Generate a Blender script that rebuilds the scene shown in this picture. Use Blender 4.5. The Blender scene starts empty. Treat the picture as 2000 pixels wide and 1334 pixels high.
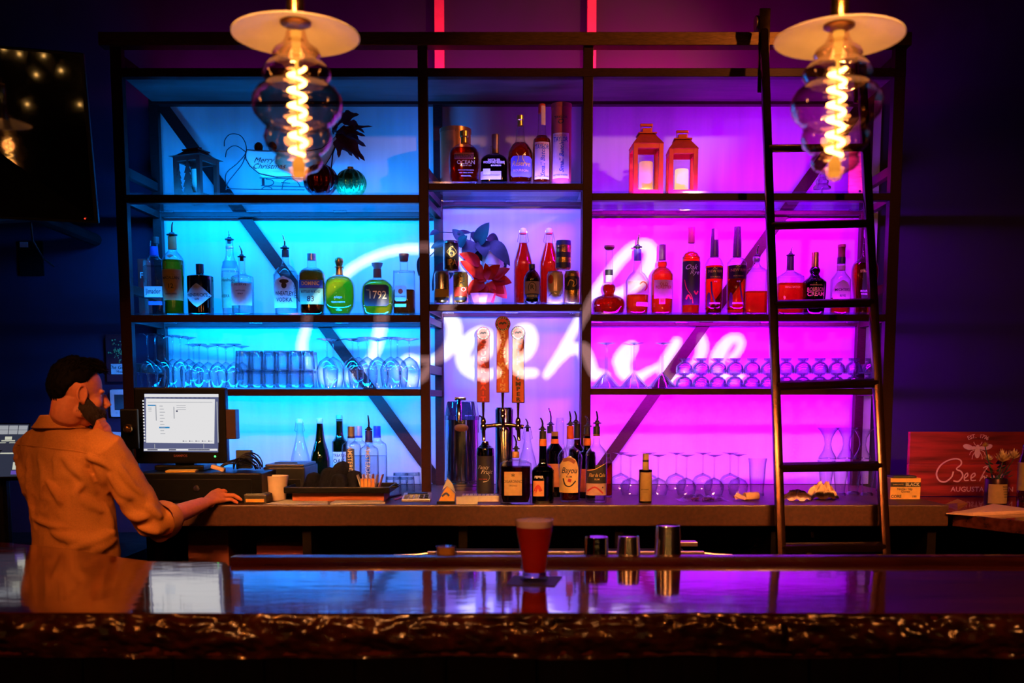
import bpy, bmesh, math, random
from mathutils import Vector, Matrix, noise
from mathutils.bvhtree import BVHTree
sc = bpy.context.scene
COL = sc.collection
PI = math.pi
random.seed(7)
R = math.radians

# ------------------------------------------------------------------ camera, world, exposure, room lights
F = 2000.0; TH = math.atan(F/18900.0); HOR = 795.0
VP = HOR + F*math.tan(TH); EYE = 1.5
cam_d = bpy.data.cameras.new('camera'); cam = bpy.data.objects.new('camera', cam_d); COL.objects.link(cam)
cam.location = (0, 0, EYE); cam.rotation_euler = (PI/2-TH, 0, 0)
cam_d.sensor_width = 36; cam_d.lens = 36*F/2000; cam_d.shift_y = (VP-667)/2000; cam_d.clip_start = .05
cam_d.dof.use_dof = True; cam_d.dof.focus_distance = 4.55; cam_d.dof.aperture_fstop = 3.2
sc.camera = cam
sc.view_settings.view_transform = 'Standard'; sc.view_settings.look = 'None'
sc.view_settings.exposure = 0; sc.view_settings.gamma = 1; sc.view_settings.use_curve_mapping = False
sc.cycles.transparent_max_bounces = 28; sc.cycles.max_bounces = 7; sc.cycles.diffuse_bounces = 3
sc.cycles.glossy_bounces = 4; sc.cycles.transmission_bounces = 6
sc.cycles.sample_clamp_indirect = 4; sc.cycles.caustics_reflective = False; sc.cycles.caustics_refractive = False
sc.cycles.use_denoising = True
w = bpy.data.worlds.new('room_dark'); sc.world = w; w.use_nodes = True
w.node_tree.nodes['Background'].inputs[0].default_value = (.02, .008, .012, 1)
w.node_tree.nodes['Background'].inputs[1].default_value = .12

def P(u, v, Y):
    a = (u-1000)/F; b = -(v-VP)/F
    d = Vector((a, math.cos(TH)+b*math.sin(TH), -math.sin(TH)+b*math.cos(TH)))
    return Vector((0, 0, EYE)) + d*(Y/d.y)
def onz(u, v, z):
    a = (u-1000)/F; b = -(v-VP)/F
    d = Vector((a, math.cos(TH)+b*math.sin(TH), -math.sin(TH)+b*math.cos(TH)))
    return Vector((0, 0, EYE)) + d*((z-EYE)/d.z)
def S(u, v, Y): return P(u+1, v, Y).x-P(u, v, Y).x

def area(name, loc, rot, sx, sy, col, power, spread=PI):
    l = bpy.data.lights.new(name, 'AREA'); l.shape = 'RECTANGLE'; l.size = sx; l.size_y = sy
    l.color = col; l.energy = power; l.spread = spread
    o = bpy.data.objects.new(name, l); COL.objects.link(o); o.location = loc; o.rotation_euler = rot
    return o
def spot(name, loc, tgt, col, power, ang=60, rad=.05, blend=.6):
    l = bpy.data.lights.new(name, 'SPOT'); l.color = col; l.energy = power; l.spot_size = R(ang); l.spot_blend = blend
    l.shadow_soft_size = rad
    o = bpy.data.objects.new(name, l); COL.objects.link(o); o.location = loc
    o.rotation_euler = (Vector(tgt)-Vector(loc)).to_track_quat('-Z', 'Y').to_euler()
    return o
BLUE = (0.0, .235, 1.0); VIO = (.14, .10, 1.0); MAG = (.45, 0.0, 1.0)
YF, YR, YW = 4.60, 4.98, 5.06     # shelf front face, rear frame front face, backing panel face
ZC = 1.12                          # back counter top
ZB = 1.08                          # bar top
# warm ceiling spots on the guests' side of the bar
WARM = (1.0, .34, .09)
spot('guest_side_spot', (-2.3, .9, 3.3), (-1.5, 3.5, 1.2), WARM, 66, 44, .06)
spot('guest_side_spot', (-.6, -.2, 3.4), (-.3, 4.1, 1.05), WARM, 115, 46, .06)
spot('guest_side_spot', (1.6, -.1, 3.4), (1.5, 4.2, 1.05), WARM, 125, 52, .06)
spot('guest_side_spot', (2.2, 2.6, 3.5), (.7, 4.55, 3.05), (1, .40, .09), 220, 30, .05)
spot('edge_spot', (-1.3, .2, 2.9), (-.9, 2.05, 1.0), (1, .24, .035), 48, 75, .02)
spot('edge_spot', (1.2, .1, 2.9), (.9, 2.05, 1.0), (1, .24, .035), 48, 75, .02)
d_ = Vector((0, 3.85, -2.2))
area('counter_fill', (.25, .25, 3.35), d_.to_track_quat('-Z', 'Y').to_euler(), 3.2, .06, (1, .36, .09), 15, R(22))  # added fill strip to brighten the counter items, not a known fixture
spot('pint_fill', (-1.3, -.4, 2.9), (.11, 2.45, 1.15), (1, .40, .12), 90, 12, .04)  # added narrow fill aimed at the pint, not a known lamp
# light bars behind each front rail of the back bar shelves, aimed at the backing panel
def led(u0, u1, v, col, power, ang=70):
    a = P(u0, v, YF+.06); b = P(u1, v, YF+.06)
    rot = (R(ang), 0, 0)
    area('shelf_led', ((a.x+b.x)/2, YF+.062, a.z), rot, b.x-a.x, .02, col, power*(b.x-a.x))
for v, k, an in ((390, 1.15, 95), (622, 1.0, 75), (767, .85, 68)):
    led(262, 808, v, BLUE, 25*k, an)
for v, k, an in ((385, 1.2, 95), (620, 1.0, 75), (765, 1.0, 68)):
    led(1166, 1700, v, MAG, 25*k, an)
for v, k, an in ((365, 1.2, 94), (602, 1.2, 70)):
    led(848, 1130, v, VIO, 18*k, an)
# pink wash on the wall above the shelves
ZWASH = P(1000, 150, YF).z+.04
for (u0, u1, c, p) in ((300, 820, (.8, 0, .5), 1.7), (830, 1150, (.95, 0, .4), 3.0), (1160, 1400, (1, 0, .2), 6.5), (1400, 1700, (.8, 0, .4), 2)):
    a = P(u0, 150, 4.96); b = P(u1, 150, 4.96)
    area('top_wash', ((a.x+b.x)/2, 4.88, ZWASH), (R(140), 0, 0), b.x-a.x, .03, c, p*1.9)

# ------------------------------------------------------------------ materials
MC = {}
def _nodes(name):
    m = bpy.data.materials.new(name); m.use_nodes = True
    return m, m.node_tree.nodes, m.node_tree.links
def M(name, col=(.5, .5, .5), rough=.5, metal=0, noise_s=40, var=.15, bump=0, emis=None, es=0, coat=0, stretch=(1, 1, 1), spec=.5, sheen=0, trans=0):
    """principled surface whose colour and roughness vary with object-space noise"""
    if name in MC: return MC[name]
    m, n, l = _nodes(name); b = n['Principled BSDF']
    tc = n.new('ShaderNodeTexCoord'); mp = n.new('ShaderNodeMapping'); mp.inputs['Scale'].default_value = stretch
    l.new(tc.outputs['Object'], mp.inputs[0])
    t = n.new('ShaderNodeTexNoise'); t.inputs['Scale'].default_value = noise_s; t.inputs['Detail'].default_value = 4
    l.new(mp.outputs[0], t.inputs['Vector'])
    cr = n.new('ShaderNodeValToRGB')
    cr.color_ramp.elements[0].color = tuple(c*(1-var) for c in col)+(1,); cr.color_ramp.elements[0].position = .3
    cr.color_ramp.elements[1].color = tuple(min(1, c*(1+var)) for c in col)+(1,); cr.color_ramp.elements[1].position = .7
    l.new(t.outputs['Fac'], cr.inputs[0]); l.new(cr.outputs[0], b.inputs['Base Color'])
    mr = n.new('ShaderNodeMapRange'); mr.inputs['To Min'].default_value = max(0, rough*.8); mr.inputs['To Max'].default_value = min(1, rough*1.2)
    l.new(t.outputs['Fac'], mr.inputs[0]); l.new(mr.outputs[0], b.inputs['Roughness'])
    b.inputs['Metallic'].default_value = metal; b.inputs['Coat Weight'].default_value = coat
    b.inputs['Specular IOR Level'].default_value = spec
    if sheen: b.inputs['Sheen Weight'].default_value = sheen
    if bump:
        bp = n.new('ShaderNodeBump'); bp.inputs['Strength'].default_value = bump; bp.inputs['Distance'].default_value = .002
        l.new(t.outputs['Fac'], bp.inputs['Height']); l.new(bp.outputs[0], b.inputs['Normal'])
    if emis:
        b.inputs['Emission Color'].default_value = emis+(1,); b.inputs['Emission Strength'].default_value = es
    if trans:
        tr = n.new('ShaderNodeBsdfTranslucent'); l.new(cr.outputs[0], tr.inputs[0])
        mx = n.new('ShaderNodeMixShader'); mx.inputs[0].default_value = trans
        l.new(b.outputs[0], mx.inputs[1]); l.new(tr.outputs[0], mx.inputs[2])
        l.new(mx.outputs[0], n['Material Output'].inputs[0])
    MC[name] = m
    return m
def E(name, col, s):
    if name in MC: return MC[name]
    m, n, l = _nodes(name); n.remove(n['Principled BSDF'])
    e = n.new('ShaderNodeEmission'); e.inputs[0].default_value = tuple(col)+(1,); e.inputs[1].default_value = s
    l.new(e.outputs[0], n['Material Output'].inputs[0]); MC[name] = m
    return m
def G(name, tint=(1, 1, 1), edge=(.35, .4, .45), refl=.5, base=.05, rough=.02, pw=2.5, gcol=(1, 1, 1)):
    """thin clear or tinted glass: see-through face on, denser and shinier towards its rim"""
    if name in MC: return MC[name]
    m, n, l = _nodes(name); n.remove(n['Principled BSDF'])
    lw = n.new('ShaderNodeLayerWeight'); lw.inputs['Blend'].default_value = .5
    p = n.new('ShaderNodeMath'); p.operation = 'POWER'; p.inputs[1].default_value = pw
    l.new(lw.outputs['Facing'], p.inputs[0])
    mc = n.new('ShaderNodeMix'); mc.data_type = 'RGBA'
    mc.inputs[6].default_value = tuple(tint)+(1,); mc.inputs[7].default_value = tuple(t*e for t, e in zip(tint, edge))+(1,)
    l.new(p.outputs[0], mc.inputs[0])
    tr = n.new('ShaderNodeBsdfTransparent'); l.new(mc.outputs[2], tr.inputs[0])
    gl = n.new('ShaderNodeBsdfGlossy'); gl.inputs['Roughness'].default_value = rough; gl.inputs[0].default_value = tuple(gcol)+(1,)
    ma = n.new('ShaderNodeMath'); ma.operation = 'MULTIPLY_ADD'; ma.inputs[1].default_value = refl; ma.inputs[2].default_value = base
    l.new(p.outputs[0], ma.inputs[0])
    mx = n.new('ShaderNodeMixShader'); l.new(ma.outputs[0], mx.inputs[0]); l.new(tr.outputs[0], mx.inputs[1]); l.new(gl.outputs[0], mx.inputs[2])
    l.new(mx.outputs[0], n['Material Output'].inputs[0]); MC[name] = m
    return m

# ------------------------------------------------------------------ mesh helpers
class MB:
    def __init__(s): s.v = []; s.f = []; s.mi = []; s.ci = 0
    def add(s, vs, fs, mi=0):
        o = len(s.v); s.v += [tuple(p) for p in vs]; s.f += [tuple(i+o for i in f) for f in fs]; s.mi += [mi]*len(fs)
        return s
    def box(s, c, d, rot=None, bev=0, mi=0):
        x, y, z = d[0]/2, d[1]/2, d[2]/2
        if bev and bev < min(x, y, z)*.95:
            b = bev; vs = []; fs = []
            bm = bmesh.new(); bmesh.ops.create_cube(bm, size=1)
            for q in bm.verts: q.co = Vector((q.co.x*d[0], q.co.y*d[1], q.co.z*d[2]))
            bmesh.ops.bevel(bm, geom=bm.edges[:], offset=b, segments=2, affect='EDGES', profile=.6)
            vs = [q.co.copy() for q in bm.verts]; bm.verts.index_update()
            fs = [[q.index for q in f.verts] for f in bm.faces]; bm.free()
        else:
            vs = [Vector((i*x, j*y, k*z)) for i in (-1, 1) for j in (-1, 1) for k in (-1, 1)]
            fs = [(0, 1, 3, 2), (4, 6, 7, 5), (0, 4, 5, 1), (2, 3, 7, 6), (0, 2, 6, 4), (1, 5, 7, 3)]
        if rot is not None: vs = [rot @ q for q in vs]
        return s.add([q+Vector(c) for q in vs], fs, mi)
    def bar(s, a, b, w, h, up=(0, 0, 1), mi=0, bev=0):
        a = Vector(a); b = Vector(b); d = b-a; L = d.length; x = d.normalized()
        y = Vector(up).cross(x)
        if y.length < 1e-5: y = Vector((0, 1, 0)).cross(x)
        y.normalize(); z = x.cross(y)
        return s.box((a+b)/2, (L, w, h), Matrix((x, y, z)).transposed(), bev, mi)
    def tube(s, pts, r, seg=8, closed=False, cap=True, mi=0):
        pts = [Vector(p) for p in pts]; n = len(pts)
        rs = r if isinstance(r, (list, tuple)) else [r]*n
        vs = []; fs = []; prev = None
        for i, p in enumerate(pts):
            if closed: t = (pts[(i+1) % n]-pts[i-1])
            else: t = pts[min(i+1, n-1)]-pts[max(i-1, 0)]
            if t.length < 1e-9: t = Vector((0, 0, 1))
            t.normalize()
            if prev is None:
                q = t.cross(Vector((0, 0, 1)));
                if q.length < 1e-3: q = t.cross(Vector((0, 1, 0)))
            else:
                q = prev - t*prev.dot(t)
                if q.length < 1e-6: q = t.orthogonal()
            q.normalize(); prev = q; b = t.cross(q)
            for k in range(seg):
                a = 2*PI*k/seg; vs.append(p+(q*math.cos(a)+b*math.sin(a))*rs[i])
        m = n if closed else n-1
        for i in range(m):
            for k in range(seg):
                j = (i+1) % n; fs.append((i*seg+k, i*seg+(k+1) % seg, j*seg+(k+1) % seg, j*seg+k))
        if cap and not closed:
            fs.append(tuple(range(seg))[::-1]); fs.append(tuple((n-1)*seg+k for k in range(seg)))
        return s.add(vs, fs, mi)
    def lathe(s, prof, c=(0, 0, 0), seg=24, n=2, dr=1, axis=None, cap0=True, cap1=True, mi=0):
        """prof: [(r,z)...] bottom to top; n>2 gives rounded squares, dr the depth ratio"""
        vs = []; fs = []; c = Vector(c)
        for (r, z) in prof:
            for k in range(seg):
                a = 2*PI*(k+.5)/seg; ca, sa = math.cos(a), math.sin(a)
                if n != 2:
                    q = (abs(ca)**n+abs(sa)**n)**(-1/n); ca *= q; sa *= q
                p = Vector((r*ca, r*sa*dr, z))
                if axis is not None: p = axis @ p
                vs.append(c+p)
        for i in range(len(prof)-1):
            for k in range(seg): fs.append((i*seg+k, i*seg+(k+1) % seg, (i+1)*seg+(k+1) % seg, (i+1)*seg+k))
        if cap0: fs.append(tuple(range(seg))[::-1])
        if cap1: fs.append(tuple((len(prof)-1)*seg+k for k in range(seg)))
        return s.add(vs, fs, mi)
    def ball(s, c, r, seg=16, rings=10, rot=None, mi=0):
        r = r if isinstance(r, (tuple, list)) else (r, r, r)
        vs = []; fs = []
        for i in range(1, rings):
            t = PI*i/rings
            for k in range(seg):
                a = 2*PI*k/seg; p = Vector((r[0]*math.sin(t)*math.cos(a), r[1]*math.sin(t)*math.sin(a), -r[2]*math.cos(t)))
                vs.append(p)
        vs += [Vector((0, 0, -r[2])), Vector((0, 0, r[2]))]
        for i in range(rings-2):
            for k in range(seg): fs.append((i*seg+k, i*seg+(k+1) % seg, (i+1)*seg+(k+1) % seg, (i+1)*seg+k))
        b = (rings-1)*seg
        for k in range(seg):
            fs.append((b, (k+1) % seg, k)); fs.append((b+1, (rings-2)*seg+k, (rings-2)*seg+(k+1) % seg))
        if rot is not None: vs = [rot @ p for p in vs]
        return s.add([p+Vector(c) for p in vs], fs, mi)
    def prism(s, poly, y0, y1, mi=0):
        """outline poly [(x,z)] extruded from y0 to y1"""
        n = len(poly)
        vs = [(x, y0, z) for x, z in poly]+[(x, y1, z) for x, z in poly]
        fs = [tuple(range(n)), tuple(range(n, 2*n))[::-1]]+[(i, i+n, (i+1) % n+n, (i+1) % n) for i in range(n)]
        return s.add(vs, fs, mi)
    def grid(s, fn, nu, nv, mi=0):
        vs = [fn(i/nu, j/nv) for j in range(nv+1) for i in range(nu+1)]
        fs = [(j*(nu+1)+i, j*(nu+1)+i+1, (j+1)*(nu+1)+i+1, (j+1)*(nu+1)+i) for j in range(nv) for i in range(nu)]
        return s.add(vs, fs, mi)
    def build(s, name, mat, parent=None, smooth=None, bevel=0, loc=None, rot=None):
        me = bpy.data.meshes.new(name); me.from_pydata(s.v, [], s.f); me.validate()
        for m in (mat if isinstance(mat, (list, tuple)) else [mat]): me.materials.append(m)
        if isinstance(mat, (list, tuple)) and len(me.polygons) == len(s.mi): me.polygons.foreach_set('material_index', s.mi)
        bm = bmesh.new(); bm.from_mesh(me); bmesh.ops.recalc_face_normals(bm, faces=bm.faces); bm.to_mesh(me); bm.free()
        if smooth:
            me.polygons.foreach_set('use_smooth', [True]*len(me.polygons))
            try: me.set_sharp_from_angle(angle=R(smooth if smooth > 1 else 40))
            except Exception: pass
        o = bpy.data.objects.new(name, me); COL.objects.link(o)
        if parent: o.parent = parent
        if loc is not None: o.location = loc
        if rot is not None: o.rotation_euler = rot
        if bevel:
            md = o.modifiers.new('bevel', 'BEVEL'); md.width = bevel; md.segments = 2; md.limit_method = 'ANGLE'
        return o
def tag(o, label=None, cat=None, group=None, kind=None):
    if label: o['label'] = label
    if cat: o['category'] = cat
    if group: o['group'] = group
    if kind: o['kind'] = kind
    return o
def thing(name, label, cat, loc=(0, 0, 0), group=None, rz=0):
    o = bpy.data.objects.new(name, None); COL.objects.link(o); o.empty_display_size = .05
    o.location = loc; o.rotation_euler = (0, 0, rz)
    return tag(o, label, cat, group)
def struct(name, mb, mat, **k):
    return tag(mb.build(name, mat, **k), kind='structure')
def dup(root, loc=None, label=None, group=None, rz=None):
    r = root.copy(); COL.objects.link(r)
    if loc is not None: r.location = loc
    if rz is not None: r.rotation_euler = (0, 0, rz)
    if label: r['label'] = label
    if group: r['group'] = group
    for ch in list(root.children):
        c = ch.copy(); COL.objects.link(c); c.parent = r
        for g in list(ch.children):
            d = g.copy(); COL.objects.link(d); d.parent = c
    return r
TXT = {}
def text_geo(s, size=1, shear=0, sx=1, bold=0):
    """outline of a line of lettering, centred on the origin in x/y, cap height about .7*size"""
    key = (s, shear, bold)
    if key not in TXT:
        cu = bpy.data.curves.new('t', 'FONT'); cu.body = s; cu.align_x = 'CENTER'; cu.align_y = 'CENTER'
        cu.resolution_u = 2; cu.shear = shear; cu.offset = bold
        ob = bpy.data.objects.new('t', cu); me = bpy.data.meshes.new_from_object(ob)
        TXT[key] = ([tuple(q.co) for q in me.vertices], [tuple(p.vertices) for p in me.polygons])
        bpy.data.objects.remove(ob); bpy.data.curves.remove(cu); bpy.data.meshes.remove(me)
    vs, fs = TXT[key]
    return [(x*size*sx, y*size) for x, y, z in vs], fs
def ribbon(pts, w, sub=6):
    """flat brush stroke: smooth centre line through pts with widths w, as 2-D quads"""
    ws = w if isinstance(w, (list, tuple)) else [w]*len(pts)
    cp = []; n = len(pts)
    for i in range(n-1):
        p0 = Vector(pts[max(i-1, 0)]); p1 = Vector(pts[i]); p2 = Vector(pts[i+1]); p3 = Vector(pts[min(i+2, n-1)])
        for k in range(sub):
            t = k/sub
            cp.append((.5*((2*p1)+(-p0+p2)*t+(2*p0-5*p1+4*p2-p3)*t*t+(-p0+3*p1-3*p2+p3)*t**3), ws[i]*(1-t)+ws[i+1]*t))
    cp.append((Vector(pts[-1]), ws[-1]))
    return cp
def stroke_geo(pts, w, sub=6):
    cp = ribbon(pts, w, sub); vs = []; fs = []
    for i, (p, ww) in enumerate(cp):
        t = cp[min(i+1, len(cp)-1)][0]-cp[max(i-1, 0)][0]
        if t.length < 1e-9: t = Vector((1, 0))
        t.normalize(); nn = Vector((-t.y, t.x))*ww/2
        vs += [tuple(p+nn), tuple(p-nn)]
    for i in range(len(cp)-1): fs.append((2*i, 2*i+1, 2*i+3, 2*i+2))
    return vs, fs
# ------------------------------------------------------------------ shared materials
STEEL = M('brown_black_steel', (.036, .011, .012), .42, .35, 60, .25, stretch=(1, 8, 8), bump=.08, spec=.12)
NAVY = M('navy_wall_paint', (.014, .004, .034), .75, 0, 12, .12, bump=.1)
DARK = M('near_black_paint', (.007, .005, .006), .6, 0, 20, .2, spec=.15)
WHITEP = M('pale_backing_board', (.40, .40, .42), .55, 0, 3, .10, stretch=(6, 1, .5))
CONC = M('brown_stone_counter', (.062, .020, .009), .42, 0, 90, .25, bump=.25)
CHROME = M('polished_steel', (.75, .75, .76), .12, 1, 30, .05)
BRONZE = M('dark_bronze_tube', (.05, .020, .011), .2, .9, 30, .25)
BLACKP = M('black_plastic', (.005, .005, .006), .35, 0, 50, .2, spec=.16)
RUBBER = M('black_rubber', (.012, .012, .014), .55, 0, 50, .2)
PAPER = M('white_paper', (.75, .72, .68), .7, 0, 60, .06, trans=.25)
# ------------------------------------------------------------------ room shell
X0, X1, Y0, Y1, ZT = -3.2, 3.4, -4.0, 5.12, 4.3
struct('floor', MB().box(((X0+X1)/2, (Y0+Y1)/2, -.05), (X1-X0+.4, Y1-Y0+.4, .1)), M('dark_floor_boards', (.05, .03, .02), .5, 0, 5, .3, stretch=(1, 12, 1)))
struct('ceiling', MB().box(((X0+X1)/2, (Y0+Y1)/2, ZT+.05), (X1-X0+.4, Y1-Y0+.4, .1)), DARK)
struct('wall_back', MB().box(((X0+X1)/2, Y1+.05, ZT/2), (X1-X0+.4, .1, ZT)), NAVY)
struct('wall_left', MB().box((X0-.05, (Y0+Y1)/2, ZT/2), (.1, Y1-Y0, ZT)), NAVY)
struct('wall_right', MB().box((X1+.05, (Y0+Y1)/2, ZT/2), (.1, Y1-Y0, ZT)), NAVY)
struct('wall_front', MB().box(((X0+X1)/2, Y0-.05, ZT/2), (X1-X0+.4, .1, ZT)), DARK)
# pale board fixed to the wall behind the shelving
a = P(300, 196, YW); b = P(1694, 990, YW)
BX0, BX1, BZ0, BZ1 = a.x, b.x, ZC+.002, a.z
struct('wall_panel', MB().box(((BX0+BX1)/2, (YW+Y1)/2, (BZ0+BZ1)/2), (BX1-BX0, Y1-YW-.002, BZ1-BZ0)), WHITEP)
BAT = M('red_wall_batten', (.85, .10, .12), .5, 0, 20, .08)
for i, (u0, u1) in enumerate(((849, 867), (1147, 1164))):
    a = P(u0, 100, 5.08); b = P(u1, 100, 5.08)
    struct('trim_%d' % (i+1), MB().box(((a.x+b.x)/2, 5.098, (BZ1+.01+ZT)/2), (b.x-a.x, .042, ZT-BZ1-.012)), BAT)

# ------------------------------------------------------------------ back bar shelving
unit = thing('back_bar_shelving', 'tall open dark steel shelving with glass shelves against a glowing board', 'shelving', (0, YF, ZC))
def loc(p): return Vector(p)-Vector((0, YF, ZC))
def ubox(name, x0, x1, y0, y1, z0, z1, mat=None, label=None, bev=.002):
    o = MB().box(loc(((x0+x1)/2, (y0+y1)/2, (z0+z1)/2)), (x1-x0, y1-y0, z1-z0)).build(name, mat or STEEL, unit, bevel=bev)
    if label: o['label'] = label
    return o
ZTOP = P(1000, 62, YF-.02).z
ZA0 = P(1000, 88, YF-.02).z
PX = [P(228, 180, YF).x, P(825.5, 180, YF).x, P(1149, 180, YF).x, P(1757, 180, YF).x]
PW = .042; PD = .045
for i, x in enumerate(PX):
    w2 = PW/2*(1.15 if i in (0, 3) else 1)
    ubox('front_post', x-w2, x+w2, YF, YF+PD, ZC, ZA0 if i in (1, 2) else ZA0)
RX = [P(309, 500, YR).x, P(854, 180, YR).x, P(1143, 500, YR).x, P(1685, 600, YR).x]
for i, x in enumerate(RX):
    ubox('rear_post', x-.021, x+.021, YR, YR+.04, ZC, P(1000, 190, YR).z)
# top rail the ladder hangs on, second rail, wooden top with its dark rear rail
ubox('ladder_rail', P(195, 75, YF).x, P(1778, 75, YF).x, YF-.02, YF+.045, ZA0, ZTOP, M('brushed_highlight_rail', (.16, .065, .025), .34, .7, 40, .25, stretch=(1, 8, 8), bump=.08))  # golden base colour stands in for the warm highlight along this rail
z0 = P(1000, 150, YF).z; z1 = P(1000, 133, YF).z
ubox('front_rail', PX[0]-.024, PX[3]+.024, YF-.003, YF+.04, z0, z1)
WOODT = M('dark_plywood', (.07, .05, .05), .55, 0, 6, .4, stretch=(1, 6, 1))
ubox('top_panel', PX[0]+.02, PX[3]-.02, YF+.04, YR, z0+.006, z0+.024, WOODT, 'dark wooden board roofing the shelves')
ubox('rear_rail', RX[0]-.02, RX[3]+.02, YR-.002, YR+.04, P(1000, 204, YR).z, P(1000, 188, YR).z)
SHZ = {}
GSH = G('shelf_glass', (.93, .97, .98), (.5, .7, .72), .25, .035, .05, 3)
def shelf(key, i, vt, vb, j=None):
    xa, xb = PX[i]+PW/2, PX[i+1]-PW/2
    zt = P(1000, vt, YF).z; zb = P(1000, vb, YF).z; SHZ[key] = zt+.002
    ubox('front_rail', xa, xb, YF+.001, YF+.042, zb, zt-.007)
    ra, rb = RX[i]+.02, RX[i+1]-.02
    if i == 0: rb = RX[1]-.02
    ubox('rear_rail', ra, rb, YR, YR+.036, zb+.008, zt-.010)
    o = ubox('glass_shelf', xa-.0, xb+.0, YF+.004, YR+.034, zt-.006, zt+.002, GSH, 'clear glass shelf board', 0)
    for x in (PX[i], PX[i+1]):       # depth rails at both sides
        sg = 1 if x == PX[i] else -1
        xr = RX[i if x == PX[i] else i+1]
        MB().bar(loc((x, YF+.04, (zt+zb)/2-.004)), loc((xr, YR, (zt+zb)/2-.004)), .03, .03).build('side_rail', STEEL, unit, bevel=.002)
    n = 4 if i != 1 else 3
    for k in range(n):
        x = ra+(rb-ra)*(k+.08)/(n-.84+.0)
        MB().box(loc((x, YR-.012, zt-.012)), (.062, .026, .012), bev=.003).build('shelf_clip', G('clip_plastic', (.8, .85, .88), (.3, .4, .45), .5, .15, .15), unit)
for k, v in (('L1', (377, 396)), ('L2', (612, 629)), ('L3', (757, 773))): shelf(k, 0, *v)
for k, v in (('C1', (355, 371)), ('C2', (591, 607))): shelf(k, 1, *v)
for k, v in (('R1', (374, 391)), ('R2', (611, 627)), ('R3', (756, 771))): shelf(k, 2, *v)
# intermediate side rails running back to the wall
for (i, vs) in ((0, (110, 330, 563, 717)), (3, (110, 328, 560, 715)), (1, (330, 720)), (2, (330,))):
    for v in vs:
        z = P(1000, v, YF).z
        o = MB().bar(loc((PX[i], YF+.04, z)), loc((RX[i], YR, z)), .03, .04).build('side_rail', STEEL, unit, bevel=.002)
# diagonal flat braces just in front of the board
def brace(u0, v0, u1, v1):
    a = P(u0, v0, YR+.05); b = P(u1, v1, YR+.05)
    MB().bar(loc(a), loc(b), .006, .052, up=(0, 1, 0)).build('diagonal_brace', STEEL, unit)
def brace2(u0, v0, u1, v1):
    a = P(u0, v0, YR+.052); b = P(u1, v1, YR+.052); d = (b-a).normalized(); nn = Vector((d.z, 0, -d.x))*.027
    MB().add([loc(q+s*nn+Vector((0, t, 0))) for q in (a, b) for s in (-1, 1) for t in (-.003, .003)],
             [(0, 2, 3, 1), (4, 5, 7, 6), (0, 4, 6, 2), (1, 3, 7, 5), (0, 1, 5, 4), (2, 6, 7, 3)]).build('diagonal_brace', STEEL, unit)
brace2(312, 200, 868, 958)
brace2(1690, 196, 1140, 962)

# ------------------------------------------------------------------ back counter and the dark space under it
ctr = thing('back_counter', 'long brown stone counter carrying the bottles under the glowing shelves', 'counter', (0, 4.5, 0))
CF = onz(1000, 986, ZC).y; CX1 = onz(1845, 984, ZC).x; CX0 = onz(262, 986, ZC).x
zb = P(1000, 1028, CF).z
MB().box(((CX0+CX1)/2, (CF+5.055)/2-4.5, (ZC+zb)/2), (CX1-CX0, 5.055-CF, ZC-zb), bev=.006).build('worktop', CONC, ctr)
lowm = MB().box(((CX0+CX1)/2, 4.75-4.5, zb/2-.004), (CX1-CX0-.1, .6, zb-.008))
lowm.build('rear_cabinet', DARK, ctr)
for x in [CX0+.04+(CX1-CX0-.08)*k/5 for k in range(6)]:
    MB().box((x, 4.25-4.5, zb/2-.004), (.035, .42, zb-.008)).build('upright', M('dark_brown_wood', (.006, .003, .002), .5, 0, 8, .3, stretch=(1, 1, 8), spec=.08), ctr)
MB().box(((CX0+CX1)/2, 4.27-4.5, .62), (CX1-CX0-.1, .4, .03)).build('lower_shelf', MC['dark_brown_wood'], ctr)
def simple(name, label, cat, mb, mat, group=None, **k):
    return tag(mb.build(name, mat, **k), label, cat, group)
# left continuation of the counter, lower and in the dark
lc = thing('side_counter', 'low dark counter behind the bartender at the left wall', 'counter', (-2.4, 4.4, 0))
MB().box((.25, .15, .86), (1.1, .95, .05), bev=.004).build('worktop', DARK, lc)
MB().box((.25, .18, .42), (1.05, .85, .82)).build('cabinet', DARK, lc)
# right lower counter carrying the wooden sign
GLOSSRED = M('glossy_red_brown_wood', (.09, .018, .012), .12, 0, 5, .5, stretch=(1, 8, 8), coat=.6)
ZR = 1.085
rc = thing('side_counter', 'glossy dark red counter under the wooden tavern sign', 'counter', (2.1, 4.4, 0))
pl = [onz(1860, 1003, ZR), onz(2040, 1022, ZR), onz(2040, 1022, ZR)+Vector((1.0, 0, 0)), Vector((3.35, 5.1, ZR)), Vector((CX1+.03, 5.1, ZR)), Vector((CX1+.03, 4.3, ZR))]
pts = [(p.x-2.1, p.y-4.4) for p in pl]; pts.append((CX1+.03-2.1, pl[0].y-4.4)); n = len(pts)
MB().add([(x, y, ZR-.05) for x, y in pts]+[(x, y, ZR) for x, y in pts], [tuple(range(n))[::-1], tuple(range(n, 2*n))]+[(i, (i+1) % n, n+(i+1) % n, n+i) for i in range(n)]).build('worktop', GLOSSRED, rc, bevel=.004)
MB().box((.55, .2, .51), (1.3, .9, 1.02)).build('cabinet', DARK, rc)

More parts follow.
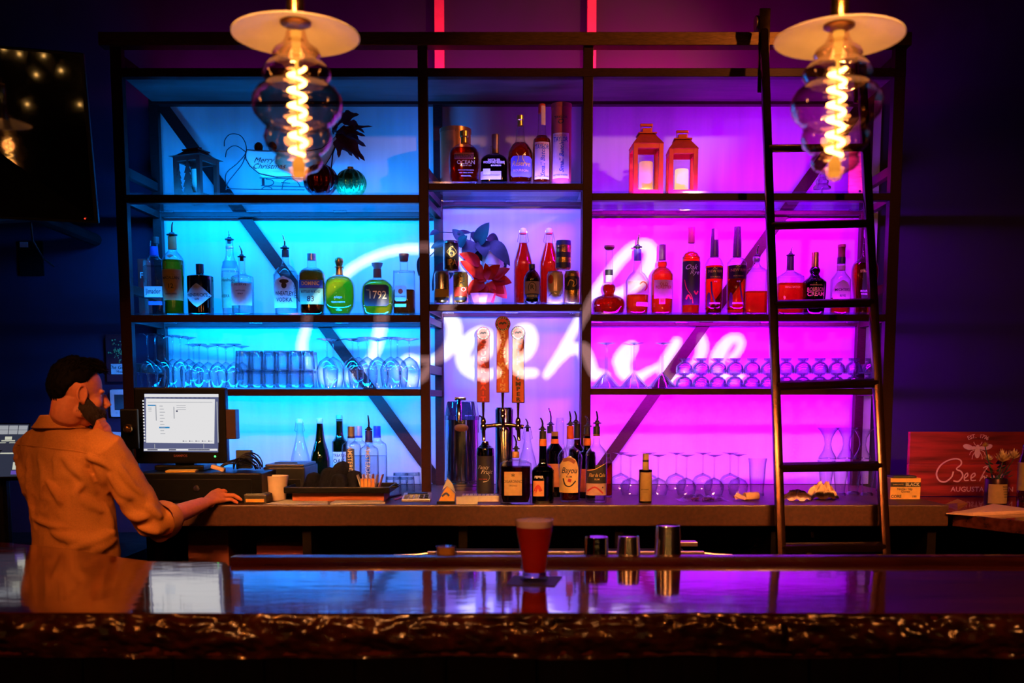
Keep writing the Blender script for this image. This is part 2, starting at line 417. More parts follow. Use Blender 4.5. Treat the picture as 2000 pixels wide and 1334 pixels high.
# ------------------------------------------------------------------ the bar in front
bar = thing('bar_counter', 'glossy live edge mahogany bar slab across the foreground', 'bar counter', (0, 2.35, 0))
def wood_bar():
    m, n, l = _nodes('mahogany_epoxy'); b = n['Principled BSDF']
    tc = n.new('ShaderNodeTexCoord'); mp = n.new('ShaderNodeMapping'); mp.inputs['Scale'].default_value = (.5, 7, 7)
    l.new(tc.outputs['Object'], mp.inputs[0])
    t = n.new('ShaderNodeTexNoise'); t.inputs['Scale'].default_value = 3; t.inputs['Detail'].default_value = 6; t.inputs['Distortion'].default_value = 1.2
    l.new(mp.outputs[0], t.inputs['Vector'])
    cr = n.new('ShaderNodeValToRGB'); cr.color_ramp.elements[0].color = (.06, .006, .004, 1); cr.color_ramp.elements[1].color = (.24, .035, .016, 1)
    cr.color_ramp.elements[0].position = .35; cr.color_ramp.elements[1].position = .7
    l.new(t.outputs[0], cr.inputs[0]); l.new(cr.outputs[0], b.inputs['Base Color'])
    b.inputs['Roughness'].default_value = .075; b.inputs['IOR'].default_value = 2.5; b.inputs['Coat Weight'].default_value = .9; b.inputs['Coat IOR'].default_value = 2.2; b.inputs['Coat Roughness'].default_value = .06; b.inputs['Specular Tint'].default_value = (1, 1, 1, 1)
    t2 = n.new('ShaderNodeTexNoise'); t2.inputs['Scale'].default_value = 7; t2.inputs['Detail'].default_value = 3
    mp2 = n.new('ShaderNodeMapping'); mp2.inputs['Scale'].default_value = (1, 2.2, 1); l.new(tc.outputs['Object'], mp2.inputs[0]); l.new(mp2.outputs[0], t2.inputs['Vector'])
    bp = n.new('ShaderNodeBump'); bp.inputs['Strength'].default_value = .35; bp.inputs['Distance'].default_value = .0014
    l.new(t2.outputs[0], bp.inputs['Height']); l.new(bp.outputs[0], b.inputs['Normal']); l.new(bp.outputs[0], b.inputs['Coat Normal'])
    return m
MAHOG = wood_bar()
def fy(x): return onz(1000, 1197, ZB).y + .012*noise.noise(Vector((x*1.3, 3, 0))) + .004*noise.noise(Vector((x*6, 1, 0)))
yb = onz(1000, 1106, ZB).y
xs = [-2.9+5.8*i/160 for i in range(161)]
bl = [onz(440, 1098, ZB), onz(290, 1096, ZB), onz(245, 1090, ZB), onz(120, 1070, ZB), onz(0, 1059, ZB)]
top = [(x, fy(x)) for x in xs]+[(2.9, yb), (bl[0].x+.03, yb)]+[(p.x, p.y) for p in bl]+[(-2.9, bl[-1].y+.35)]
n = len(top); TK = ZB-P(1000, 1283, fy(0)).z
m = MB().add([(x, y-2.35, ZB) for x, y in top]+[(x, y-2.35+.0, ZB-TK*.96) for x, y in top], [tuple(range(n)), tuple(range(n, 2*n))[::-1]]+[(i, (i+1) % n, n+(i+1) % n, n+i) for i in range(n)])
m.build('slab', MAHOG, bar)
def bark(u, v):
    x = -2.9+5.8*u; z = ZB-.002-TK*v
    q = Vector((x*9, z*26, 0)); r2 = noise.ridged_multi_fractal if False else None
    d = .016*math.sin(PI*min(1, v*1.1))+.010*noise.noise(q)+.007*noise.noise(Vector((x*34, z*60, 2)))+.005*noise.noise(Vector((x*70, z*110, 5)))
    e = min(1, v*7)
    return Vector((x, fy(x)-2.35-.001-max(-.004, d)*e, z + (.006*noise.noise(Vector((x*4, 0, 9))) if v > .9 else 0)))
BARK = M('varnished_bark', (.035, .007, .003), .20, 0, 22, .8, bump=.8, stretch=(1, 1, 1.6), coat=.3)
MB().grid(bark, 900, 22).build('bark_edge', BARK, bar, smooth=60)
DRK = M('dark_stained_boards', (.028, .010, .007), .45, 0, 5, .5, stretch=(7, 7, .6))
for k in range(26):
    x = -2.8+k*.22
    MB().box((x+.11, .09, (ZB-TK)/2), (.216, .03, ZB-TK-.002), bev=.004).build('front_board', DRK, bar)
RAIL = M('dark_red_rail_wood', (.05, .006, .008), .25, 0, 6, .3, stretch=(1, 9, 9), coat=.4)
ra = onz(462, 1103, ZB); 
prof = []
mr_ = MB()
yc = onz(1000, 1103, ZB).y+.02
mr_.bar((onz(452, 1100, ZB).x, yc+.015-2.35, ZB+.006), (2.05, yc+.015-2.35, ZB+.006), .05, .028, bev=.008)
mr_.build('rear_lip', RAIL, bar, smooth=50)
# bartender side ledge behind the bar with steel edge
ZL = .985
lg = thing('drip_ledge', 'dark steel drip ledge running behind the bar slab', 'ledge', (0, 2.95, 0))
MB().box((.3, -.03, ZL-.01), (3.6, .42, .02), bev=.003).build('tray', M('dark_steel_tray', (.05, .045, .045), .35, .8, 30, .2), lg)
# ------------------------------------------------------------------ glassware and bottle builders
GCLEAR = G('clear_glass', (.96, .98, .98), (.35, .42, .46), .55, .05, .02, 2.2)
GDRINK = G('thin_drinking_glass', (.92, .95, .965), (.22, .33, .42), .65, .05, .02, 1.9)
GDARK = G('black_glass', (.05, .035, .03), (.1, .1, .1), .5, .06, .03, 2)
GOLIVE = G('dark_green_glass', (.04, .10, .03), (.1, .1, .1), .5, .06, .03, 2)
GBROWN = G('brown_glass', (.22, .07, .015), (.15, .1, .1), .5, .06, .03, 2)
def LIQ(name, t, edge=(.5, .5, .5)): return G(name, t, edge, .12, .01, .05, 3)
AMBER = LIQ('amber_spirit', (.88, .40, .05)); DKAMB = LIQ('dark_amber_spirit', (.62, .14, .02)); WATER = LIQ('clear_spirit', (.93, .95, .96), (.45, .5, .55))
GOLD = LIQ('golden_spirit', (.80, .72, .08), (.35, .5, .1)); REDL = LIQ('red_syrup', (.85, .10, .03)); DARKL = LIQ('dark_liqueur', (.20, .05, .02))
def COLR(name, c, rough=.5, metal=0, trans=0, **k): return M(name, c, rough, metal, 60, .08, trans=trans, **k)
CORK = COLR('cork', (.35, .18, .09), .8); BLKCAP = COLR('black_cap', (.02, .018, .02), .4); GOLDCAP = COLR('gold_foil', (.75, .45, .12), .3, .9)
BRNCAP = COLR('brown_wooden_cap', (.22, .07, .05), .5); BLUECAP = COLR('blue_plastic_cap', (.02, .04, .75), .4, trans=.3); SILV = COLR('silver_foil', (.55, .55, .55), .3, .8)
INK = COLR('black_ink', (.02, .02, .025), .6); WINK = COLR('pale_ink', (.8, .78, .74), .5); GINK = COLR('gold_ink', (.8, .5, .15), .4, .3); REDINK = COLR('red_ink', (.55, .04, .03), .5); NINK = COLR('navy_ink', (.03, .05, .3), .5)
def lab(c, name): return COLR(name, c, .6, trans=.35)
L_WHITE = lab((.78, .78, .76), 'white_label'); L_CREAM = lab((.72, .62, .48), 'cream_label'); L_PINK = lab((.85, .55, .55), 'pale_pink_label')
L_BLACK = COLR('black_label', (.02, .018, .02), .5); L_ORANGE = lab((.80, .36, .15), 'orange_label'); L_GREEN = lab((.22, .55, .33), 'green_label'); L_NAVY = COLR('navy_label', (.03, .06, .25), .5)
L_YEL = lab((.80, .55, .15), 'yellow_label'); L_RED = COLR('red_label', (.6, .05, .04), .5); L_GREY = lab((.55, .6, .6), 'grey_green_label')

def rad_at(prof, z):
    for i in range(len(prof)-1):
        (r0, z0), (r1, z1) = prof[i], prof[i+1]
        if z0 <= z <= z1: return r0+(r1-r0)*((z-z0)/(z1-z0) if z1 > z0 else 0)
    return prof[-1][0] if z > prof[-1][1] else prof[0][0]
def smooth_prof(prof, sub=4):
    cp = ribbon([(r, z) for r, z in prof], 1, sub)
    return [(max(.0005, p.x), p.y) for p, _ in cp]
def surf_y(prof, x, z, n, dr, k=1.012):
    r = rad_at(prof, z)*k; q = min(.985, abs(x)/r)
    return -(1-q**n)**(1/n)*r*dr
SHAPES = {'rect': lambda t: 1, 'oval': lambda t: math.sqrt(max(.0, 1-(2*t-1)**2)), 'diamond': lambda t: (1-abs(2*t-1))**.75 if 0 < t < 1 else .02,
          'arch': lambda t: 1 if t < .6 else math.sqrt(max(0, 1-((t-.6)/.4)**2)), 'round': lambda t: min(1, 6*min(t, 1-t)+.8)}
def patch(prof, x0, x1, z0, z1, n, dr, shape='rect', k=1.012):
    nv = 10 if shape != 'rect' else 6; f = SHAPES[shape]; cx = (x0+x1)/2; hw = (x1-x0)/2
    def g(u, v):
        w_ = max(.02, f(v)); x = cx+(2*u-1)*hw*w_; z = z0+(z1-z0)*v
        return Vector((x, surf_y(prof, x, z, n, dr, k), z))
    return MB().grid(g, 12, nv)
def wrap_text(prof, s, cx, cz, size, n, dr, k=1.03, shear=0, sx=1, vertical=False, bold=.012):
    m = MB()
    if vertical == 'stack':
        for i, ch in enumerate(s):
            if ch == ' ': continue
            vs, fs = text_geo(ch, size, shear, sx, bold); zz = cz-(i-(len(s)-1)/2)*size*.82
            m.add([(cx+x, surf_y(prof, cx+x, zz+y, n, dr, k), zz+y) for x, y in vs], fs)
        return m
    vs, fs = text_geo(s, size, shear, sx, bold)
    if vertical: vs = [(y, -x) if vertical == 'down' else (-y, x) for x, y in vs]
    elif vs:
        wd = max(x for x, y in vs)-min(x for x, y in vs); lim = 1.52*rad_at(prof, cz)-1.2*abs(cx)
        if wd > lim: vs = [(x*lim/wd, y) for x, y in vs]
    return m.add([(cx+x, surf_y(prof, cx+x, cz+y, n, dr, k), cz+y) for x, y in vs], fs)

def bottle(name, label, u, Y, zb, prof, n=2, dr=1, glass=GCLEAR, liquid=None, caps=(), labels=(), texts=(), pour=None, group=None, base_v=None, cat='bottle', sm=True, marks=()):
    """prof: [(v, r)] from the mouth down, pixels of the photo; zb: height the bottle stands at"""
    uc = u; vb = prof[-1][0]; s = S(u, vb, Y)
    x0 = P(u, vb, Y).x
    zz = lambda v: P(u, v, Y).z-zb
    t = thing(name, label, cat, (x0, Y, zb), group)
    pr = [(r*s, zz(v)) for v, r in prof][::-1]
    pr[0] = (pr[0][0]*.93, 0.0005); pr = [pr[0], (pr[0][0]/.93, min(.006, pr[1][1]*.3))]+pr[1:]
    ps = smooth_prof(pr, 4) if sm else pr
    seg = 28 if n == 2 else 40
    MB().lathe(ps, seg=seg, n=n, dr=dr).build('glass_body', glass, t, smooth=50)
    if liquid:
        mt, vf = liquid; zf = zz(vf); k = .93
        lp = [(r*k, z) for r, z in ps if .008 < z < zf]; lp = [(ps[1][0]*k*.96, .009)]+lp+[(rad_at(ps, zf)*k, zf)]
        MB().lathe(lp, seg=seg, n=n, dr=dr).build('liquid', mt, t, smooth=50)
    for c in caps:
        nm, cp, mt = c[:3]; cu = (c[3]-u)*s if len(c) > 3 else 0
        MB().lathe([(r*s, zz(v)) for v, r in cp][::-1], (cu, 0, 0), seg=20).build(nm, mt, t, smooth=40)
    for q in labels:
        a, b, va, vb_, mt = q[:5]; sh = q[5] if len(q) > 5 else 'rect'
        ob = patch(ps, (a-u)*s, (b-u)*s, zz(vb_), zz(va), n, dr, sh, q[6] if len(q) > 6 else 1.012).build('paper_label' , mt, t, smooth=50)
    for q in texts:
        st, cu, cv, sz, mt = q[:5]; kw = q[5] if len(q) > 5 else {}
        wrap_text(ps, st, (cu-u)*s, zz(cv), sz*s*1.35, n, dr, **kw).build('lettering', mt, t)
    for q in marks:
        pts, wd, mt = q; vs, fs = stroke_geo([((a-u)*s, zz(b)) for a, b in pts], wd*s, 4)
        MB().add([(x, surf_y(ps, x, z, n, dr, 1.03), z) for x, z in vs], fs).build('printed_mark', mt, t)
    if pour:
        cu, vt, vc, rr = pour[:4]; dx = pour[4] if len(pour) > 4 else -3
        cx = (cu-u)*s; zc = zz(vc); ztop = zz(vt)
        ob = MB().lathe([(rr*.62*s, zc-.016), (rr*.62*s, zc), (rr*1.35*s, zc+.001), (rr*1.35*s, zc+.005), (rr*.8*s, zc+.007), (rr*.5*s, zc+.014)], (cx, 0, 0), seg=16).build('pourer', RUBBER, t, smooth=30)
        L = ztop-zc-.012
        MB().tube([(cx, 0, zc+.010), (cx+.001, 0, zc+.012+L*.4), (cx+dx*.35*s, -.001, zc+.012+L*.75), (cx+dx*s, -.002, ztop)], [.0042, .004, .0034, .0024], 8).build('spout', CHROME, ob, smooth=50)
    return t

# ---- left bay, second shelf
z = SHZ['L2']; GL = 'spirit bottles on the blue lit shelf'
BT = {}
bottle('spirit_bottle', 'clear square tequila bottle with script label at the far end beside the left post', 305, 4.80, z,
       [(470, 6), (478, 6.5), (500, 8), (508, 15), (513, 19.5), (560, 20), (590, 19), (608, 18.5), (612, 19)], 5, .8, GCLEAR, (WATER, 520),
       [('cap', [(463, 6.3), (476, 6.3)], BLKCAP, 309), ('neck_band', [(482, 7.4), (500, 8.6)], NINK)],
       [(288, 323, 561, 582, L_WHITE), (296, 322, 590, 597, L_NAVY)], [('Jimador', 306, 571, 10, INK, dict(sx=.8))], None, GL)
bottle('whisky_bottle', 'tall whisky bottle with orange neck sleeve and orange label reading 12', 341, 4.74, z,
       [(462, 7.6), (488, 7.8), (496, 13), (508, 20.5), (530, 21), (560, 20), (600, 18.5), (612, 19)], 2, 1, GCLEAR, (AMBER, 509),
       [('neck_sleeve', [(462, 8.2), (487, 8.4)], COLR('orange_foil', (.6, .2, .07), .45))],
       [(323, 360, 528, 588, L_ORANGE), (335, 348, 498, 506, L_CREAM, 'diamond')],
       [('MACALLAN', 341, 545, 5.5, INK, dict(sx=.85)), ('12', 341, 561, 9, INK), ('HIGHLAND', 341, 576, 3.2, INK)], (341, 434, 460, 7.6, 3), GL)
bottle('gin_bottle', 'squat black apothecary gin bottle with pale diamond label', 393, 4.76, z,
       [(520, 7), (536, 7.5), (538, 16), (540, 23.5), (548, 25), (605, 24.5), (612, 24)], 2, 1, GDARK, None,
       [('stopper', [(516, 7.6), (534, 7.4)], BLKCAP)], [(368.5, 417, 556, 602, L_GREY, 'diamond', 1.02)],
       [("HENDRICK'S", 393, 579, 6.6, INK, dict(sx=.95, k=1.05)), ('GIN', 393, 587, 4, INK, dict(k=1.05))], None, GL)
bottle('vodka_bottle', 'tall clear vodka bottle with green label, partly behind a shorter clear bottle', 452, 4.88, z,
       [(470, 6.4), (484, 7), (500, 8), (512, 12), (528, 17), (560, 17.6), (606, 17), (612, 16)], 2, 1, GCLEAR, (WATER, 530),
       [('neck_band', [(481, 7.6), (485, 7.6)], SILV)], [(436, 468, 543, 603, L_GREEN), (438, 466, 510, 526, COLR('blue_label', (.1, .2, .7), .5), 'round')],
       [('Handmade', 451, 549, 6, INK, dict(shear=.2)), ('VODKA', 445, 580, 6, INK)], (452, 451, 469, 6.4, 0), GL)
bottle('vodka_bottle', 'shorter clear bottle with blue white label in front of a taller vodka bottle', 475, 4.74, z,
       [(503, 6), (520, 6), (534, 7), (540, 18), (547, 21.5), (600, 21.5), (612, 21)], 2, 1, GCLEAR, (WATER, 552),
       [], [(455, 495, 555, 598, L_WHITE)], [('RESERVE', 476, 558, 4.5, INK), ('DISTILLED', 476, 570, 3, INK), ('SPIRIT', 476, 576, 3, INK)], (475, 480, 503, 6, -4), GL)
bottle('vodka_bottle', 'clear round shouldered vodka bottle labelled with a bearded head', 560, 4.76, z,
       [(490, 6.4), (515, 7), (522, 14), (536, 23.5), (545, 24.4), (604, 22.5), (612, 22)], 2, 1, GCLEAR, (WATER, 530),
       [('cap_ring', [(488, 6.6), (502, 7)], BLKCAP)], [(538, 581, 542, 603, L_WHITE, 'arch'), (552, 570, 548, 556, INK, 'oval', 1.02), (556, 566, 554, 566, INK, 'oval', 1.022)],
       [('WHEATLEY', 560, 576, 8.2, INK, dict(sx=.8, k=1.025)), ('VODKA', 560, 588, 8, INK, dict(sx=.8, k=1.025)), ('KENTUCKY', 580, 570, 4, INK, dict(vertical='down'))], (559, 457, 486, 6.4, -4), GL)
bottle('whiskey_bottle', 'dark whiskey bottle with navy band and green bottled in bond label', 611, 4.76, z,
       [(498, 8), (510, 8.5), (522, 9), (526, 16), (536, 24), (560, 24.5), (606, 23), (612, 22)], 4, .8, GCLEAR, (DKAMB, 528),
       [('cork_cap', [(496, 8.4), (509, 8.6)], SILV)], [(588, 634, 549, 564, L_NAVY), (588, 634, 565, 596, L_GREEN)],
       [('DOMINIC', 611, 556, 7.5, GINK, dict(sx=.8)), ('BOTTLED IN BOND', 611, 572, 5, INK, dict(sx=.75)), ('83', 611, 586, 11, INK)], None, GL)
bottle('tequila_bottle', 'rounded golden tequila bottle with round copper stopper and no paper label', 664, 4.76, z,
       [(536, 6.5), (539, 10), (543, 20), (553, 27.5), (570, 29.3), (596, 28), (606, 23), (612, 18)], 3, .7, GCLEAR, (GOLD, 541),
       [('neck_wrap', [(520, 6.2), (537, 6.8)], COLR('copper_foil', (.6, .25, .08), .3, .8)), ('stopper', [(503, 3), (505, 7), (511, 8.6), (516, 7), (520, 5.5), (522, 9), (523, 9)], GOLDCAP)],
       [], [('AÑEJO', 664, 583, 4, WINK), ('TEQUILA RESERVA', 664, 592, 3, WINK, dict(sx=.8))], None, GL)
bottle('bourbon_bottle', 'squat green edged bourbon bottle lettered 1792 with flared stopper', 738, 4.76, z,
       [(526, 7.4), (543, 8), (547, 16), (556, 27), (566, 30.5), (590, 31.5), (606, 29), (612, 27)], 3, .7, GCLEAR, (GOLD, 548),
       [('neck_wrap', [(526, 7.8), (542, 8)], BRNCAP), ('stopper', [(514, 11), (519, 10), (523, 7.4), (526, 7.4)], COLR('clear_stopper', (.25, .5, .6), .2))],
       [(714, 762, 558, 600, L_BLACK, 'round')], [('1792', 740, 579, 16, GINK, dict(sx=.85, bold=0)), ('THE', 722, 569, 3, GINK)], None, GL)
bottle('bourbon_bottle', 'square clear half full bourbon bottle with rose emblem label next to the middle post', 790, 4.78, z,
       [(505, 8), (525, 7.5), (529, 9), (531, 19), (536, 20.5), (600, 21.3), (612, 21)], 6, .8, GCLEAR, (DKAMB, 567),
       [('cork_cap', [(496, 9.6), (509, 8.2), (511, 7)], BRNCAP)], [(773, 796, 560, 590, L_WHITE, 'round'), (773, 795, 595, 601, L_WHITE), (780, 789, 566, 576, REDINK, 'oval', 1.03)],
       [('SINGLE BARREL', 784, 581, 3, INK, dict(sx=.8))], None, GL)
# ---- centre bay, top shelf
z = SHZ['C1']; GC = 'bottles on the topmost middle shelf'
bottle('whiskey_bottle', 'broad shouldered dark bourbon bottle lettered OCEAN in front of a brown tin', 907, 4.72, z,
       [(270, 9), (281, 10), (285, 16), (293, 25), (302, 29), (320, 30), (346, 28.5), (355, 26)], 3.5, .7, GCLEAR, (DKAMB, 290),
       [('stopper', [(256, 7.5), (257, 8.6), (267, 8.8), (269, 6.5), (280, 7)], GOLDCAP)], [(889, 926, 303, 316, COLR('purple_label', (.35, .08, .25), .5), 'rect')],
       [("JEFFERSON'S", 907, 310, 6.8, INK, dict(sx=.75, k=1.035)), ('OCEAN', 911, 322, 7.5, WINK), ('AGED AT SEA', 911, 328, 2.6, WINK), ('KENTUCKY BOURBON', 911, 337, 2.2, WINK), ('VERY SMALL BATCH', 911, 342, 2.2, WINK), ('45% ALC/VOL', 911, 348, 2.4, WINK)], None, GC)
bottle('whiskey_bottle', 'short wide dark bottle with tall thin cap and low white label', 965, 4.76, z,
       [(286, 7), (300, 8), (303, 14), (309, 23), (318, 27), (350, 27), (355, 26)], 4, .6, GCLEAR, (DARKL, 304),
       [('cap', [(263, 7.2), (266, 7.6), (284, 7.4), (300, 7)], COLR('dark_bronze_cap', (.15, .07, .06), .35, .6), 968)], [(939, 979, 338, 354, lab((.45, .4, .75), 'lilac_label')), (944, 958, 333, 345, L_GREY)],
       [('DISTILLER', 965, 316, 4, WINK), ('WOODFORD RESERVE', 965, 321, 5, WINK, dict(sx=.8)), ('BOURBON', 969, 327, 3, WINK), ('KENTUCKY STRAIGHT', 960, 346, 2.4, INK)], None, GC)
bottle('whiskey_bottle', 'onion shaped bottle with clear neck, gold stopper and gold stag print', 1016, 4.74, z,
       [(246, 6.6), (262, 8), (277, 10), (284, 16), (296, 23), (306, 24.8), (320, 24.5), (348, 22.5), (355, 21)], 2, 1, GCLEAR, (DKAMB, 280),
       [('stopper', [(226, 6.6), (234, 6.8), (236, 5), (246, 5.6)], GOLDCAP)], [(998, 1038, 310, 350, COLR('indigo_label', (.12, .10, .5), .5), 'round')],
       [('Reserve', 1017, 325, 10, GINK, dict(shear=.3)), ('BOURBON', 1017, 338, 4.5, GINK)], None, GC, marks=[([(1008, 304), (1013, 312), (1010, 322)], 1.2, GINK), ([(1026, 304), (1020, 312), (1024, 322)], 1.2, GINK)])
bottle('whiskey_bottle', 'slim tall bottle with pink strip on its neck and pink label reading TAYLOR', 1058, 4.74, z,
       [(206, 6.6), (240, 7.5), (262, 8.5), (270, 13), (280, 17.5), (340, 17.5), (355, 17)], 2, 1, GCLEAR, (DKAMB, 266),
       [('cap', [(204, 6.6), (205, 7), (222, 7.2)], REDINK)], [(1044, 1072, 281, 353, L_PINK), (1056.5, 1065, 208, 246, L_PINK, 'rect', 1.06)],
       [('TAYLOR', 1058, 291, 9, NINK, dict(sx=.85)), ('COLONEL E.H.', 1058, 285, 2.6, REDINK), ('Small Batch', 1060, 320, 9, NINK, dict(vertical='up', shear=.3)), ('BOTTLED IN BOND', 1058, 348, 2.5, NINK)], None, GC)
def tin(name, label, u, Y, zb, vt, vb, r, mt, labels=(), texts=(), rim=SILV, group=None, cat='can', ribs=True, marks=()):
    s = S(u, vb, Y); h = P(u, vt, Y).z-zb; t = thing(name, label, cat, (P(u, vb, Y).x, Y, zb), group); zz = lambda v: P(u, v, Y).z-zb; r *= s
    pr = [(r*.82, 0.0005), (r*.98, h*.045), (r, h*.07), (r, h*.90), (r*.88, h*.965)] if ribs else [(r, .0005), (r, h-.004)]
    MB().lathe(pr, seg=32).build('can_body' if ribs else 'tube_body', mt, t, smooth=40)
    MB().lathe([(r*.86, h*.965), (r*.89, h*.985), (r*.86, h), (r*.8, h*.985)] if ribs else [(r*1.03, h-.02), (r*1.03, h-.001), (r*.98, h)], seg=32).build('lid_rim' if ribs else 'lid', rim, t, smooth=40)
    ps = [(r, .001), (r, h)]
    for q in labels: patch(ps, (q[0]-u)*s, (q[1]-u)*s, zz(q[3]), zz(q[2]), 2, 1, q[5] if len(q) > 5 else 'rect', 1.012).build('printed_panel', q[4], t, smooth=50)
    for q in texts: wrap_text(ps, q[0], (q[1]-u)*s, zz(q[2]), q[3]*s*1.35, 2, 1, **(q[5] if len(q) > 5 else {})).build('lettering', q[4], t)
    for q in marks:
        vs, fs = stroke_geo([((a-u)*s, zz(b)) for a, b in q[0]], q[1]*s, 4)
        MB().add([(x, surf_y(ps, x, zq, 2, 1, 1.03), zq) for x, zq in vs], fs).build('printed_mark', q[2], t)
    return t
tin('gift_tin', 'wide copper brown gift tin behind the bottle lettered OCEAN', 890, 4.86, z, 253, 355, 30, COLR('copper_tin', (.42, .14, .05), .3, .6), rim=COLR('copper_tin_lid', (.35, .12, .05), .3, .7), ribs=False, cat='tin')
tin('gift_tube', 'tall maroon cardboard bottle tube with pink TAYLOR label against the post', 1096, 4.74, z, 204, 355, 19.5, COLR('maroon_card', (.35, .04, .04), .6), [(1079, 1110, 264, 352, L_PINK)],
    [('TAYLOR', 1094, 277, 9.5, NINK, dict(sx=.9)), ('COLONEL E.H.', 1094, 269, 2.6, REDINK), ('Small Batch', 1096, 312, 9, NINK, dict(vertical='up', shear=.3)), ('BOTTLED IN BOND', 1094, 346, 2.6, NINK), ('TAYLOR', 1094, 234, 5, INK)], rim=COLR('maroon_card_lid', (.3, .035, .035), .6), ribs=False, cat='tube',
    marks=[([(1090, 240), (1097, 238), (1099, 243), (1093, 246), (1089, 242)], 1.5, INK)])
# ---- centre bay, second shelf
z = SHZ['C2']
def swing(label, u, Y, zb, vt, k=1, liquid=None, base=590, w=18, fill=475, group=None):
    t = bottle('swing_top_bottle', label, u, Y, zb, [(vt+12, 6), (vt+22, 6.5), (vt+32, 8), (vt+46, 12), (vt+62, 16.5), (vt+75, w), (base-4, w), (base, w-1)], 2, 1, GCLEAR, (liquid, fill) if liquid else None,
        [('stopper', [(vt, 3), (vt+2, 6), (vt+8, 7.5), (vt+12, 6)], COLR('white_porcelain', (.75, .72, .72), .3, trans=.2)), ('gasket', [(vt+10, 6.6), (vt+13, 6.6)], REDINK)], group=group)
    s = S(u, vt, Y); zz = lambda v: P(u, v, Y).z-zb
    for sg in (-1, 1):
        MB().tube([(0, -.001*sg, zz(vt+3)), (sg*6.5*s, -.004, zz(vt+6)), (sg*9*s, -.006, zz(vt+18)), (sg*11*s, -.006, zz(vt+27)), (sg*8*s, 0, zz(vt+30))], .0011, 6).build('wire_bail', CHROME, t, smooth=50)
    return t
swing('red syrup swing top bottle behind a small brown bottle', 1021.5, 4.84, z, 445, liquid=REDL, group='red swing top bottles')
swing('red syrup swing top bottle beside a stack of three cans', 1072, 4.84, z, 445, liquid=REDL, group='red swing top bottles')
bottle('cordial_bottle', 'small brown bottle with lilac horse label in front of red swing top bottle', 1039, 4.71, z,
       [(517, 5.6), (527, 6), (533, 11), (542, 15.5), (552, 16.4), (586, 16.4), (591, 15)], 2, 1, GBROWN, (DARKL, 545), [('cap', [(516, 6), (525, 6.2)], BLKCAP)],
       [(1024.5, 1053.5, 551, 575, lab((.6, .42, .6), 'lilac_pink_label')), (1024.5, 1053.5, 576, 584, L_NAVY)], [('R', 1039, 563, 10, INK), ('RESERVE', 1039, 580, 4, WINK)],
       marks=[([(1033, 570), (1032, 561), (1036, 554), (1042, 554), (1046, 560), (1046, 570)], 1.2, INK)])
CANG = COLR('gold_can', (.62, .38, .10), .28, .85); CANS = COLR('silver_can', (.7, .7, .72), .25, .9); CANP = COLR('pink_white_can', (.75, .55, .55), .3, .3); CANK = COLR('black_can', (.03, .025, .03), .3, .3)
tin('beer_can', 'black and gold can marked with a large 6, stacked on two cans', 881, 4.72, P(881, 531, 4.72).z, 471, 531, 15.6, CANS, [(870, 895, 476, 527, CANK)], [('6', 883, 494, 22, GINK, dict(bold=0)), ('IPA', 884, 515, 12, GINK, dict(sx=.8))], group=None,
    marks=[([(874, 494), (883, 484), (892, 494), (883, 504), (874, 494)], .9, GINK)])
tin('beer_can', 'silver and yellow can at the bottom left of the stack nearest the middle post', 863, 4.70, z, 531, 590, 15.4, CANS, [(850, 877, 566, 582, L_YEL), (850, 877, 582, 588, L_NAVY)], [('LAGER', 870, 555, 6, INK, dict(vertical='up'))])
tin('beer_can', 'gold and red can beside the potted plant under the can marked 6', 900, 4.70, z, 532, 590, 14.6, CANG, [(888, 913, 562, 580, L_RED), (888, 913, 582, 588, L_NAVY)], [('ALE', 904, 548, 9, INK, dict(vertical='up')), ('O', 906, 567, 9, WINK)])
tin('beer_can', 'black and gold banded can on top of two cans by the right middle post', 1100, 4.74, P(1100, 527, 4.74).z, 470, 527, 15.4, CANG, [(1086, 1114, 494, 504, L_BLACK), (1086, 1114, 514, 524, L_BLACK), (1086, 1114, 471, 480, L_NAVY)], [('WEST', 1094, 486, 4, INK)])
tin('beer_can', 'pink and white can at the bottom of the right stack beside red syrup', 1084, 4.72, z, 531, 590, 16, CANP, [(1070, 1080, 538, 556, L_RED, 'oval'), (1072, 1098, 570, 586, L_WHITE)], marks=[([(1071, 580), (1080, 573), (1092, 580), (1097, 572)], 1.6, SILV)])
tin('beer_can', 'black and brass can with swirl print at the bottom of the right stack nearest post', 1117, 4.72, z, 530, 588, 15, CANG, [(1103, 1131, 541, 568, L_BLACK, 'round')], marks=[([(1108, 560), (1112, 549), (1120, 552), (1118, 561), (1125, 556), (1124, 546)], 1.6, GINK)])
